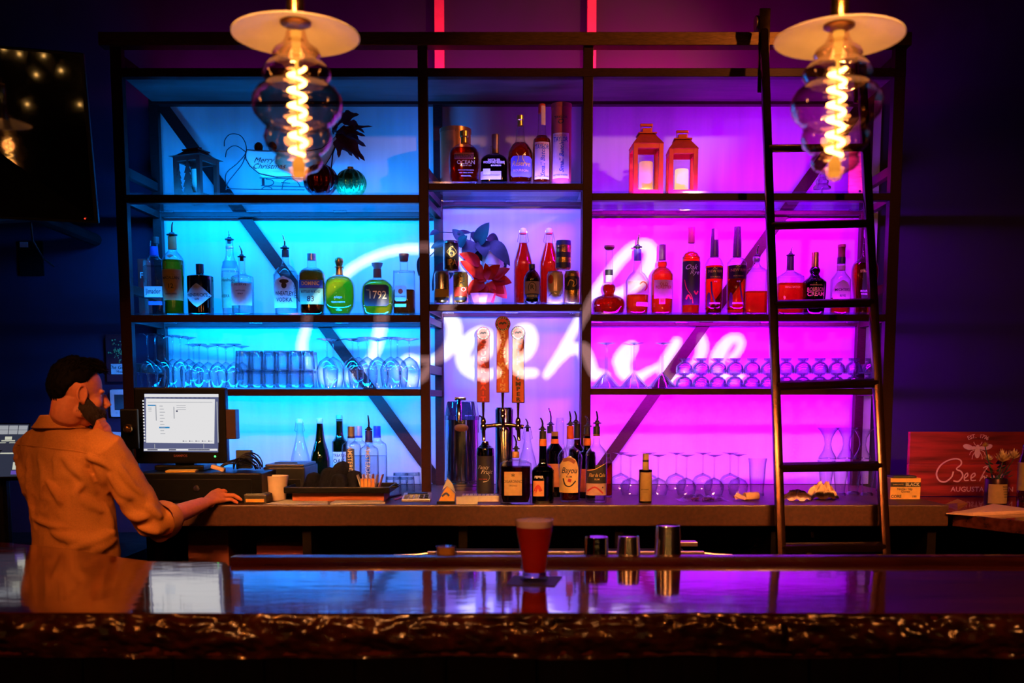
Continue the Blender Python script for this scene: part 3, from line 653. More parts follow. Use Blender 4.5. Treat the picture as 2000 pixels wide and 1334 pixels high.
# ---- right bay, second shelf
z = SHZ['R2']; GR = 'whiskey bottles on the magenta lit shelf'
bottle('decanter_bottle', 'long necked pot still shaped whiskey decanter beside the middle post', 1189, 4.76, z,
       [(488, 7), (510, 6.8), (535, 7.5), (553, 8.5), (559, 12), (566, 12.5), (574, 10), (577, 14), (583, 27), (592, 31.5), (602, 31), (611, 28)], 2, .85, GCLEAR, (DKAMB, 556),
       [('stopper', [(480, 10), (484, 10.4), (488, 7)], BRNCAP)], [(1182, 1194, 538, 552, L_CREAM, 'rect', 1.05), (1181, 1196, 527, 538, L_BLACK, 'rect', 1.05)], group=GR)
bottle('whiskey_bottle', 'pale bottle with pourer and dark neck band, buffalo printed on pink label', 1244, 4.76, z,
       [(487, 6.6), (509, 7), (520, 8.5), (530, 9), (536, 15), (548, 22), (560, 22.6), (604, 21.5), (611, 20)], 2, 1, GCLEAR, (AMBER, 577),
       [('neck_wrap', [(487, 7), (509, 7.4)], COLR('indigo_foil', (.1, .06, .3), .4))], [(1224, 1265, 551, 576, L_PINK), (1240, 1264, 592, 600, L_PINK)],
       [('TRACE', 1252, 596, 4.5, REDINK)], (1244, 457, 484, 6.4, 3), GR, marks=[([(1246, 558), (1252, 553), (1259, 556), (1261, 563), (1256, 570)], 2.2, REDINK), ([(1228, 572), (1238, 564), (1248, 558)], 3, L_GREY)])
bottle('whiskey_bottle', 'amber bottle with plum cap and plain pink label reading OLD FORESTER', 1292, 4.76, z,
       [(508, 7), (512, 9), (518, 9.5), (522, 8.5), (526, 14), (534, 20), (544, 21.6), (604, 21), (611, 20)], 2, 1, GCLEAR, (AMBER, 512),
       [('cap', [(478, 6.6), (508, 6.8)], COLR('plum_foil', (.16, .05, .1), .4))], [(1275, 1311, 549, 585, L_PINK), (1284, 1296, 585, 596, L_ORANGE)],
       [('OLD', 1293, 557.5, 6, REDINK), ('FORESTER', 1293, 563.5, 6, REDINK, dict(sx=.85)), ('86', 1290, 590, 5, REDINK)], None, GR)
bottle('whiskey_bottle', 'tallest slim bottle with maroon cap and black flower printed label', 1348, 4.76, z,
       [(475, 6), (491, 6.4), (495, 12), (503, 16.5), (512, 17.8), (604, 17.6), (611, 17)], 2, 1, GCLEAR, (AMBER, 492),
       [('cap', [(444, 6.5), (446, 6.8), (475, 6.6)], COLR('maroon_foil', (.3, .04, .06), .4))], [(1331, 1365, 512, 597, L_BLACK)],
       [('Oak', 1345, 524, 10, WINK, dict(shear=.4, bold=0)), ('Rye', 1352, 534, 9, WINK, dict(shear=.4, bold=0))], None, GR,
       marks=[([(1334, 548), (1338, 566), (1347, 580), (1350, 594)], 1.4, REDINK), ([(1337, 586), (1341, 578), (1346, 586)], 3, REDINK), ([(1352, 570), (1356, 576), (1360, 570)], 3, REDINK)])
for u, lbl, w_ in ((1393, 'shorter of two black to red rye bottles, pink strip over its neck', 17.6), (1437, 'taller of two black to red rye bottles beside a square decanter', 19)):
    d = 0 if u == 1437 else 4
    bottle('whiskey_bottle', lbl, u, 4.76, z,
       [(448+d, 6.6), (500, 8), (505, 12), (512+d, 17), (522+d, w_), (598, w_-1), (602, w_-1.5), (611, w_-2)], 2, 1, GCLEAR, (AMBER, 520),
       [('neck_sleeve', [(443+d, 6.6), (458, 6.8), (470, 7.6), (502, 8.6)], COLR('dark_plum_foil', (.05, .015, .04), .35))], [(u-w_+1.5, u+w_-1.5, 520+d, 546, COLR('black_print', (.03, .01, .02), .35)), (u-w_+3, u-w_+9, 572, 600, COLR('black_print', (.03, .01, .02), .35), 'arch')]+([(1391, 1399, 448, 480, L_PINK, 'rect', 1.08)] if u == 1393 else []),
       [('NEW RIFF', u, 530+d/2, 5.4, GINK, dict(sx=.95)), ('BOURBON', u, 541+d/2, 3, GINK), ('RYE', u, 552, 3, WINK), ('KENTUCKY', u, 594, 3, WINK)], None, GR,
       marks=[([(u-5, 523+d), (u-2, 521+d), (u+1, 523+d), (u+4, 521+d)], .8, GINK), ([(u-8 if d else u+2, 552), (u-6 if d else u+6, 575), (u+2 if d else u+11, 598)], 3, L_BLACK)])
bottle('decanter_bottle', 'square clear decanter with pourer, a third full of red spirit, beside the ladder', 1475, 4.78, z,
       [(506, 5), (516, 6), (522, 10), (528, 18), (535, 21.3), (604, 21.5), (611, 21)], 6, .8, GCLEAR, (AMBER, 570), [('neck_ring', [(500, 5), (503, 7), (509, 7), (512, 5)], SILV)], pour=(1476, 480, 502, 5, 2), group=GR)
bottle('decanter_bottle', 'clear decanter half full of red spirit just inside the ladder', 1541, 4.78, z,
       [(506, 6), (528, 7), (533, 12), (540, 22), (548, 25), (604, 25.5), (611, 25)], 6, .8, GCLEAR, (AMBER, 554), [('neck_sleeve', [(501, 6.8), (528, 6.8)], COLR('dark_plum_foil', (.05, .015, .04), .35))], texts=[('SMALL BATCH', 1541, 563, 3.4, GINK), ('9', 1526, 584, 7, GINK)], pour=(1541, 481, 500, 6, 3), group=GR)
bottle('liqueur_bottle', 'black round bottle with gold cap lettered BOURBON CREAM behind a ladder rung', 1589, 4.76, z,
       [(522, 7), (527, 10), (531, 10), (536, 8), (542, 12), (549, 20), (557, 22.5), (600, 20.5), (611, 19)], 2, 1, GDARK, (DARKL, 545),
       [('cap', [(493, 6.2), (495, 6.6), (522, 6.8)], GOLDCAP)], [], [('BOURBON', 1587, 568, 8.4, GINK, dict(sx=.85)), ('CREAM', 1587, 576.5, 8.4, GINK, dict(sx=.85)), ('PRIVATE LABEL', 1587, 559, 2.6, GINK)], None, GR)
bottle('whiskey_bottle', 'clear bottle with pink oval label between cream liqueur and curved amber bottle', 1640, 4.76, z,
       [(500, 7), (515, 7.6), (530, 8), (537, 12), (545, 18), (553, 19), (604, 19), (611, 18)], 2, 1, GCLEAR, (AMBER, 582),
       [('cap', [(478, 7.6), (483, 7.8), (484, 7), (503, 7)], COLR('maroon_foil', (.3, .04, .06), .4)), ('neck_sleeve', [(503, 7.8), (515, 8)], BLKCAP), ('neck_label', [(519, 8.2), (528, 8.2)], L_PINK)],
       [(1622, 1656, 549, 602, L_PINK, 'oval')], [("MICHTER'S", 1639, 568, 5.6, INK, dict(sx=.8)), ('RYE', 1639, 580, 5, INK)], None, GR)
bottle('whiskey_bottle', 'curved wide amber bottle with tall clear neck behind the ladder stile', 1687, 4.80, z,
       [(462, 5), (480, 6), (500, 8), (506, 13), (515, 22), (527, 25.5), (545, 25), (575, 21), (600, 18.5), (611, 20)], 2.6, .7, GCLEAR, (AMBER, 515),
       [('stopper', [(447, 4), (449, 5), (462, 5)], SILV)], [(1677, 1695, 527, 590, L_BLACK)], [('STRAIGHT', 1686, 532, 5, GINK, dict(sx=.9)), ('BOURBON', 1686, 570, 3.6, WINK), ('WHISKEY', 1686, 576, 3.6, WINK)], None, GR)
# ------------------------------------------------------------------ stemware and tumblers
ORD = 'first second third fourth fifth sixth seventh eighth ninth tenth eleventh twelfth'.split()
def glass_thing(kind, label, u, Y, zb, vt, vb, prof, group, parts=None):
    """prof: list of (name, [(r,v)...bottom to top]) in photo pixels"""
    s = S(u, vb, Y); t = thing(kind, label, 'glass', (P(u, vb, Y).x, Y, zb), group)
    for nm, p in prof:
        MB().lathe([(max(.0004, r*s), P(u, v, Y).z-zb) for v, r in p], seg=22, cap0=False, cap1=False).build(nm, GDRINK, t, smooth=60)
    return t
def inv_wine(u, Y, zb, vt, vs0, vbase, rb, rf, label, group, mouth=.8):
    """wine glass standing upside down: rim at vbase, stem from vs0 up, foot at vt"""
    h = vbase-vs0
    return glass_thing('wine_glass', label, u, Y, zb, vt, vbase,
        [('bowl', [(vbase, rb*mouth), (vbase-h*.3, rb*.95), (vbase-h*.6, rb), (vbase-h*.85, rb*.72), (vbase-h*.97, rb*.3), (vs0-1, 1.6)]),
         ('stem', [(vs0+1, 1.9), (vs0-4, 1.3), ((vs0+vt)/2, 1.2), (vt+6, 1.5), (vt+3, 3)]), ('foot', [(vt+4, 2.5), (vt+2, rf*.6), (vt+.5, rf), (vt, rf), (vt-.3, rf*.5), (vt+.1, .5)])], group)
def martini(u, Y, zb, vt, vs0, vbase, rb, rf, label, group):
    return glass_thing('martini_glass', label, u, Y, zb, vt, vbase,
        [('bowl', [(vbase, rb), (vs0+2, 2.2), (vs0, 1.3)]), ('stem', [(vs0+1, 1.5), ((vs0+vt)/2, 1.2), (vt+5, 1.5), (vt+2, 3)]), ('foot', [(vt+3, 2.5), (vt+1.5, rf*.6), (vt+.4, rf), (vt, rf), (vt-.2, .5)])], group)
def tumbler_proto():
    h = .082; r = .036
    t = thing('tumbler', '', 'glass')
    MB().lathe([(r*.97, 0), (r, .003), (r*.93, h*.6), (r*.88, h-.006), (r*.84, h), (.001, h)], seg=20, cap0=False, cap1=False).build('glass_wall', GDRINK, t, smooth=60)
    MB().lathe([(r*.82, h-.014), (r*.84, h-.003), (.001, h-.003)], seg=20, cap0=True, cap1=False).build('thick_base', G('thick_glass_base', (.8, .88, .9), (.4, .5, .55), .5, .1, .03, 2), t, smooth=60)
    return t
z = SHZ['L3']
GWL = 'upside down wine glasses on the blue glassware shelf'
q1 = 'tall stemmed wine glass standing upside down at the left end of the blue shelf'
for k_, (u, vt, Y) in enumerate(((291, 652, 4.70), (306, 653, 4.82), (323, 656, 4.72), (340, 655, 4.86), (355, 657, 4.72), (371, 659, 4.84))):
    inv_wine(u, Y, z, vt, 702, 757, 18, 15.5, 'tall upside down wine glass, %s from the left post on the blue shelf' % ORD[k_], GWL)
q2 = 'shorter wine glass standing upside down left of the stacked tumblers'
for k_, (u, vt, Y) in enumerate(((380, 673, 4.94), (391, 672, 4.80), (408, 675, 4.92), (427, 672, 4.76), (443, 676, 4.90), (459, 672, 4.78), (474, 676, 4.93))):
    inv_wine(u, Y, z, vt, 708, 757, 18, 15, 'shorter upside down wine glass, %s left of the stacked tumblers' % ORD[6-k_], 'shorter upside down wine glasses on the blue glassware shelf')
q3 = 'wide bowled wine glass upside down between the stacked tumblers and the middle post'
for k_, (u, vt, Y) in enumerate(((640, 662, 4.74), (652, 663, 4.90), (690, 662, 4.74), (701, 664, 4.90), (718, 659, 4.82), (739, 662, 4.71), (764, 659, 4.74), (777, 661, 4.90), (805, 659, 4.78), (800, 662, 4.92))):
    if u < 803: inv_wine(u, Y, z, vt, 698, 757, 21, 20, 'wide upside down wine glass, %s right of the stacked tumblers' % ORD[k_], 'wide upside down wine glasses on the blue glassware shelf')
tb = None; k = 0
for layer in range(2):
    for Y in (4.71, 4.81, 4.92):
        for i in range(6):
            u = 474+i*25+(6 if Y == 4.81 else 0); x = P(u, 757, Y).x+(0 if layer == 0 else .004)
            if tb is None: tb = tumbler_proto(); tb.location = (x, Y, z); o = tb
            else: o = dup(tb, (x, Y, z+layer*.0835))
            row = {4.71: 'front', 4.81: 'middle', 4.92: 'rear'}[Y]
            o['label'] = '%s tumbler from the left, %s row, %s layer of the blue shelf stack' % (ORD[i], row, 'upper' if layer else 'lower')
            o['group'] = 'stacked tumblers on the blue shelf, '+('upper layer' if layer else 'lower layer')
for lay, u0, du, n, Y in ((0, 484, 31, 3, 4.71),): pass
z = SHZ['R3']
GM = 'upside down martini glasses beside the middle post'
for i, u in enumerate((1182, 1237, 1292)):
    for Y in (4.72, 4.88):
        martini(u+(3 if Y > 4.8 else 0), Y, z, 670, 727, 757, 27, 17, 'upside down martini glass, %s from the middle post, %s row' % (ORD[i], 'front' if Y < 4.8 else 'rear'), GM)
cp = thing('coupe_glass', '', 'glass'); r = .038
MB().lathe([(r, 0), (r, .012), (r*.93, .030), (r*.5, .046), (r*.2, .050)], seg=20, cap0=False, cap1=False).build('bowl', GDRINK, cp, smooth=60)
MB().lathe([(r*.2, .049), (.007, .056), (.024, .062), (.026, .0645), (.001, .0645)], seg=20, cap0=False, cap1=False).build('foot', GDRINK, cp, smooth=60)
first = True
for layer in range(2):
    for Y in (4.71, 4.81, 4.92):
        for i in range(12):
            u = 1336+i*33
            x = P(u, 757, Y).x
            o = cp if first else dup(cp); first = False
            o.location = (x, Y, z+layer*.066)
            side = 'left of' if u < 1505 else 'inside'
            o['label'] = '%s short stemmed glass from the left, %s row, %s layer of the magenta shelf' % (ORD[i], {4.71: 'front', 4.81: 'middle', 4.92: 'rear'}[Y], 'upper' if layer else 'lower')
            o['group'] = 'short stemmed glasses, %s row %s the ladder' % ('upper' if layer else 'lower', side)
# glasses on the counter
first = None
for k_, (u, v) in enumerate(((768, 967), (795, 967), (782, 958), (808, 958))):
    for ly in range(2 if v == 966 and False else 1):
        p = onz(u, v, ZC); o = dup(tb, p); o['label'] = 'upside down tumbler on the counter by the middle post, %s from the left' % ORD[[0, 2, 1, 3][k_]]; o['group'] = 'tumblers on the counter by the left middle post'
GW2 = 'upside down wine glasses on the counter under the magenta shelves'
for i, (u, v) in enumerate(((1231, 967), (1285, 967), (1340, 967), (1394, 967), (1441, 966), (1212, 958), (1266, 958), (1320, 958), (1372, 958), (1425, 958))):
    p = onz(u, v, ZC); vt = v-79 if i < 5 else v-74
    inv_wine(u, p.y, ZC, vt, v-33, v, 20, 16, 'upside down wine glass on the counter, %s from the left in the %s row' % (ORD[i % 5], 'front' if i < 5 else 'rear'), GW2 if i in (1, 2, 3, 4, 7, 8, 9, 6) else 'upside down wine glasses left of the olive bottle')
p = onz(1478, 968, ZC)
glass_thing('tall_glass', 'tall straight upright beer glass on the counter just left of the ladder', 1478, p.y, ZC, 895, 968, [('glass_wall', [(968, 14), (966, 14.5), (960, 13), (930, 15), (905, 16.5), (897, 18), (895, 18)]), ('thick_base', [(968, 13), (962, 13), (962, .5)])], None)
for i, (u, v, vt, rr) in enumerate(((1612, 966, 900, 13), (1640, 968, 902, 13), (1666, 966, 900, 13), (1693, 968, 902, 13))):
    p = onz(u, v, ZC)
    t = glass_thing('pilsner_glass', 'tall flared beer glass on the counter inside the ladder, %s from the left' % ORD[i], u, p.y, ZC, vt, v,
        [('glass_wall', [(v, 12), (v-4, 12), (v-6, 9), (v-25, 11), (v-50, 14), (vt, 17), (vt-1, 17)]), ('thick_base', [(v, 11), (v-6, 9), (v-7, .5)])], 'flared beer glasses inside the ladder, lower tier')
    MB().lathe([(.041, 0), (.041, .003), (.001, .003)], seg=20, cap0=True, cap1=False)
for i, (u, vt) in enumerate(((1612, 836), (1648, 836), (1680, 838))):
    p = onz(u, 966, ZC); zb_ = P(u, 897, p.y).z
    glass_thing('pilsner_glass', 'flared glass in the upper tier inside the ladder, %s from the left' % ORD[i], u+4, p.y-.005, zb_, vt, 897,
        [('glass_wall', [(897, 17), (894, 17), (880, 9), (868, 6), (855, 8), (842, 15), (vt, 21), (vt-.6, 21)]), ('thick_base', [(897, 16), (895, 16), (893, .5)])], 'flared glasses inside the ladder, upper tier')

# ------------------------------------------------------------------ bottles on the counter
def cb(name, label, u, vb, prof, **k):
    Y = onz(u, vb, ZC).y
    if k.pop('off', None) is None: pass
    s = S(u, vb, Y); rmax = max(r for v, r in prof)*s*k.get('dr', 1)
    return bottle(name, label, u, Y+rmax*.5, ZC, prof, **k)
def cswing(label, u, vb, vt, w, group=None, liquid=None, pour=None):
    Y = onz(u, vb, ZC).y+.02; h = vb-vt
    t = bottle('carafe_bottle', label, u, Y, ZC, [(vt+h*.08, 6), (vt+h*.2, 6.5), (vt+h*.35, 10), (vt+h*.55, w*.9), (vt+h*.7, w), (vb-4, w), (vb, w-1)], glass=GCLEAR,
        caps=[('stopper', [(vt, 3), (vt+2, 6), (vt+7, 7), (vt+9, 6)], COLR('white_porcelain', (.75, .72, .72), .3, trans=.2))] if not pour else (), pour=pour, group=group)
    s = S(u, vt, Y); zz = lambda v: P(u, v, Y).z-ZC
    for sg in (-1, 1): MB().tube([(sg*6*s, -.004, zz(vt+4)), (sg*8*s, -.006, zz(vt+15)), (sg*9.5*s, -.006, zz(vt+24)), (sg*7*s, 0, zz(vt+26))], .001, 6).build('wire_bail', CHROME, t)
    return t
cswing('clear empty swing top bottle on the counter behind the receipt printer', 588, 952, 817, 19)
cb('wine_bottle', 'dark teardrop bottle with grey stopper, without any label, behind the black cloths', 627, 955,
   [(826, 6), (840, 7), (860, 9.5), (880, 15), (895, 18.5), (910, 19), (950, 18), (955, 17)], glass=GOLIVE, caps=[('stopper', [(816, 3), (817, 6), (822, 7), (826, 5.5), (827, 7)], COLR('grey_stopper', (.35, .35, .38), .4))])
cb('wine_bottle', 'dark wine bottle with grey stopper and white treaty lettered label', 665, 950,
   [(819, 6.5), (845, 7), (855, 9), (862, 14), (870, 15), (945, 15), (950, 14)], glass=GOLIVE, caps=[('stopper', [(810, 3), (811, 6), (816, 7), (820, 5.5), (822, 7)], COLR('grey_stopper', (.35, .35, .38), .4))],
   labels=[(652, 678, 882, 925, L_WHITE)], texts=[('TREATY', 665, 889, 6, INK, dict(sx=.8)), ('OAK', 665, 900, 8, INK)])
for u, vb, lbl, c, vt, m, bl in ((688, 968, 'clear vodka bottle with pale silver cap nearest the black cloths', 'silver', 833, SILV, 1), (702, 956, 'clear vodka bottle with pale silver cap behind another one', 'silver', 832, SILV, 0), (722, 968, 'clear vodka bottle with blue cap and pourer behind the sugar caddy', 'blue', 841, BLUECAP, 1), (738, 956, 'clear vodka bottle with plain blue cap and no pourer', 'blue', 832, BLUECAP, 0)):
    cb('vodka_bottle', lbl, u, vb, [(vt+22, 7), (vt+28, 8), (vt+33, 14), (vt+38, 17.5), (vt+60, 18.5), (vb-3, 18.5), (vb, 17)], n=3, dr=.85, liquid=(WATER, 890), caps=[('cap', [(vt, 6.8), (vt+1, 7), (vt+21, 7)], m), ('cap_band', [(vt+19, 7.3), (vt+23, 7.3)], NINK)],
       labels=[(u-8, u+8, 876, 928, L_NAVY)] if c == 'silver' and bl else [], texts=[('AMSTERDAM', u-1, 905, 9.5, WINK, dict(vertical='down', sx=.9))] if bl else [], pour=(722, 811, 840, 5.5, -1) if u == 722 else None, group=None)
# group round the tap tower
bottle_kw = dict(group=None)
cb('wine_bottle', 'tall black wine bottle with white brush script label under the left tap', 948, 966,
   [(862, 6), (868, 8), (874, 14), (884, 17.5), (960, 17.5), (966, 17)], glass=GBROWN, liquid=(DARKL, 868), labels=[(932, 964, 890, 962, L_BLACK)], texts=[('Fancy', 944, 912, 7.5, WINK, dict(shear=.4, bold=0)), ('Fruit', 950, 921, 8.5, WINK, dict(shear=.4, bold=0)), ('RED WINE', 944, 935, 2.6, REDINK)], marks=[([(952, 923), (957, 930), (953, 938), (944, 940)], .9, WINK)])
cswing('clear swing top bottle with pourer right of the tap tower', 1030, 960, 832, 19, pour=(1030, 818, 836, 5, -4))
cb('liqueur_bottle', 'wide square amber liqueur bottle with tan label and pourer in front of the taps', 1007, 985,
   [(880, 7), (896, 8), (900, 22), (905, 29), (912, 30.5), (980, 30), (985, 29)], n=6, dr=.75, glass=GCLEAR, liquid=(DARKL, 911), caps=[('cap_ring', [(882, 7), (894, 7.4)], COLR('tan_cap', (.5, .25, .12), .5))],
   labels=[(985, 1019, 920, 966, lab((.62, .40, .18), 'tan_label'))], texts=[('DISARONNO', 1002, 939, 6, INK, dict(sx=.75)), ('ORIGINALE', 1002, 947, 3, INK, dict(sx=.8)), ('*', 1002, 930, 12, INK)], pour=(1008, 850, 878, 5.5, -5))
cb('liqueur_bottle', 'black square shouldered bottle with orange neck band and orange pictured label', 1060, 983,
   [(860, 7), (893, 7.5), (906, 9), (912, 16), (918, 20.5), (925, 21.5), (978, 21), (983, 20)], n=4, dr=.85, glass=GDARK, caps=[('neck_wrap', [(842, 6.6), (857, 7)], BLKCAP), ('neck_band', [(857, 7.6), (871, 7.9)], COLR('orange_band', (.7, .2, .04), .4))],
   labels=[(1041, 1062, 938, 968, L_ORANGE)], texts=[('PEPPER', 1052, 931, 5, WINK, dict(sx=.8))], pour=(1059, 816, 840, 5.5, -4), marks=[([(1044, 960), (1050, 948), (1056, 958)], 6, REDINK)])
cb('liqueur_bottle', 'dark blue black bottle with brown cork behind the two front bottles', 1083, 970,
   [(852, 7), (865, 7.5), (872, 12), (880, 17), (890, 18), (965, 18), (970, 17)], glass=GDARK, caps=[('cork_cap', [(843, 6.6), (853, 6.8)], CORK), ('neck_band', [(857, 7.8), (867, 8)], COLR('orange_band', (.7, .2, .04), .4))], labels=[(1068, 1096, 905, 950, COLR('brown_picture_label', (.4, .14, .06), .6))])
cb('rum_bottle', 'clear rum bottle with brass yellow alligator label and red neck in front', 1113, 981,
   [(840, 6.5), (866, 7), (873, 9), (880, 18), (892, 24), (905, 23), (950, 20), (976, 19), (981, 18)], liquid=(DKAMB, 958), caps=[('neck_wrap', [(832, 6.6), (857, 7.2)], COLR('red_orange_foil', (.6, .08, .03), .4))],
   labels=[(1092, 1128, 889, 961, L_YEL, 'arch')], texts=[('Bayou', 1110, 918, 12, INK, dict(shear=.3, sx=.9, k=1.04)), ('RUM', 1110, 930, 4, INK)], pour=(1113, 803, 830, 5.5, -2),
   marks=[([(1098, 898), (1110, 896), (1121, 902)], 7, COLR('brown_print', (.3, .1, .04), .5)), ([(1099, 933), (1103, 946), (1113, 948), (1123, 938)], 2.6, INK), ([(1108, 936), (1114, 938)], 6, REDINK)])
cb('rum_bottle', 'clear tall bottle with swooping black label and tan print, rightmost of the front bottles', 1164, 982,
   [(856, 6.5), (868, 7.5), (876, 14), (884, 19.5), (895, 20.5), (978, 20.5), (982, 20)], n=2.4, liquid=(WATER, 962), caps=[('neck_wrap', [(833, 6.6), (848, 6.8)], BLKCAP), ('neck_band', [(848, 6.9), (852, 6.9)], GOLDCAP)],
   labels=[(1144, 1183, 916, 943, L_BLACK), (1160, 1183, 907, 918, L_BLACK, 'round'), (1144, 1183, 943, 966, lab((.62, .38, .22), 'tan_picture_label'))], texts=[('Flor de Caña', 1164, 927, 7.5, GINK, dict(shear=.3, sx=.85, k=1.04)), ('RUM', 1164, 935, 3.5, GINK), ('4', 1175, 951, 5, INK)], pour=(1165, 803, 828, 6, -2),
   marks=[([(1145, 918), (1158, 916), (1172, 909), (1183, 903)], 1.2, GINK), ([(1146, 958), (1160, 950), (1176, 962)], 3, REDINK)])
cb('spirit_bottle', 'dark bottle with silver lettered neck seen between the two labelled front bottles', 1127, 966,
   [(858, 6.5), (868, 7), (875, 12), (885, 17), (960, 17), (966, 16)], glass=GBROWN, liquid=(DARKL, 880), caps=[('neck_wrap', [(827, 6.6), (856, 7)], BLKCAP)], texts=[], pour=(1124, 803, 826, 5.5, -3), labels=[(1112, 1142, 912, 960, COLR('dull_red_label', (.35, .06, .04), .6))])
cb('spirit_bottle', 'dark bottle with orange neck label and leaning pourer left of the rightmost front bottle', 1146, 973,
   [(852, 6.5), (872, 7), (882, 10), (890, 17), (968, 17), (973, 16)], glass=GDARK, caps=[('neck_wrap', [(835, 6), (848, 6.4)], BLKCAP), ('neck_band', [(856, 7.6), (870, 8)], COLR('orange_band', (.7, .2, .04), .4))], pour=(1147, 813, 834, 6, -5), labels=[(1132, 1158, 915, 960, COLR('dull_red_label', (.35, .06, .04), .6))])
cb('spirit_bottle', 'slim clear bottle with dark cap rising behind the brown corked bottle', 1074, 958,
   [(836, 5.5), (850, 6), (870, 9), (890, 15), (954, 15), (958, 14)], caps=[('neck_wrap', [(832, 6), (846, 6.2)], BLKCAP)], pour=(1075, 797, 830, 5.5, -4))
cb('carafe_bottle', 'slim clear empty carafe without stopper behind the rum bottle', 1093, 957, [(816, 6.5), (820, 7), (835, 8.5), (848, 7.5), (870, 8.5), (890, 14), (954, 14), (957, 13)])
cb('spirit_bottle', 'red amber flat bottle peeking out right behind the swooping label bottle', 1187, 972, [(893, 4), (899, 6), (905, 8.5), (966, 8.5), (972, 7)], liquid=(DKAMB, 905), caps=[('cap', [(886, 4), (893, 4)], BLKCAP)])
cb('bitters_bottle', 'small slim bottle wrapped in an olive tan label, alone on the counter', 1260, 982,
   [(900, 5.5), (918, 6), (920, 12), (922, 12.6), (979, 12.6), (982, 12)], glass=GDARK, caps=[('cap', [(886, 5.4), (887, 5.9), (898, 5.9)], COLR('olive_cap', (.4, .27, .10), .5)), ('neck_band', [(898, 6.1), (902, 6.1)], BLKCAP), ('neck_sleeve', [(902, 6.1), (919, 6.3)], COLR('olive_cap', (.4, .27, .10), .5))],
   labels=[(1247.5, 1272.5, 922, 978, lab((.50, .33, .13), 'olive_label'))], texts=[('~~~~', 1258, 960, 3, INK), ('aromatic', 1258, 955, 3, INK)])

# ------------------------------------------------------------------ beer tower with three taps
Yt = onz(985, 972, ZC).y+.03; s = S(985, 850, Yt)
tw = thing('beer_tap_tower', 'polished steel beer tower with three long upright tap handles', 'beer tap', (P(985, 900, Yt).x, Yt, ZC))
zz = lambda v: P(985, v, Yt).z-ZC
def lx(u, v=850): return P(u, v, Yt-.06).x-tw.location.x
MB().lathe([(.05, 0), (.05, .012), (.038, .016), (.0375, .02), (.0375, zz(800)), (.033, zz(796)), (.001, zz(795))], seg=40, cap1=False).build('column', CHROME, tw, smooth=40)
zk = P(985, 832, Yt-.06).z-ZC
BRASS = M('tap_brass', (.72, .50, .30), .15, 1, 30, .1)
MB().tube([(lx(946), -.055, zk-.002), (lx(960), -.06, zk+.002), (lx(985), -.062, zk+.006), (lx(1008), -.06, zk+.001), (lx(1022), -.055, zk-.004)], [.010, .008, .011, .008, .010], 14).build('cross_pipe', BRASS, tw, smooth=50)
HB = [('COUGAR BAIT', 944, 652, 668, 786, 825, (.34, .012, .04), (.85, .07, .07), 13.2), ('SHOTGUN WEDDING', 982, 633, 648, 767, 806, (.62, .10, .012), (.85, .52, .22), 15.2), ('CLIFF JUMPER', 1012, 651, 668, 787, 825, (.55, .08, .018), (.02, .006, .005), 14)]
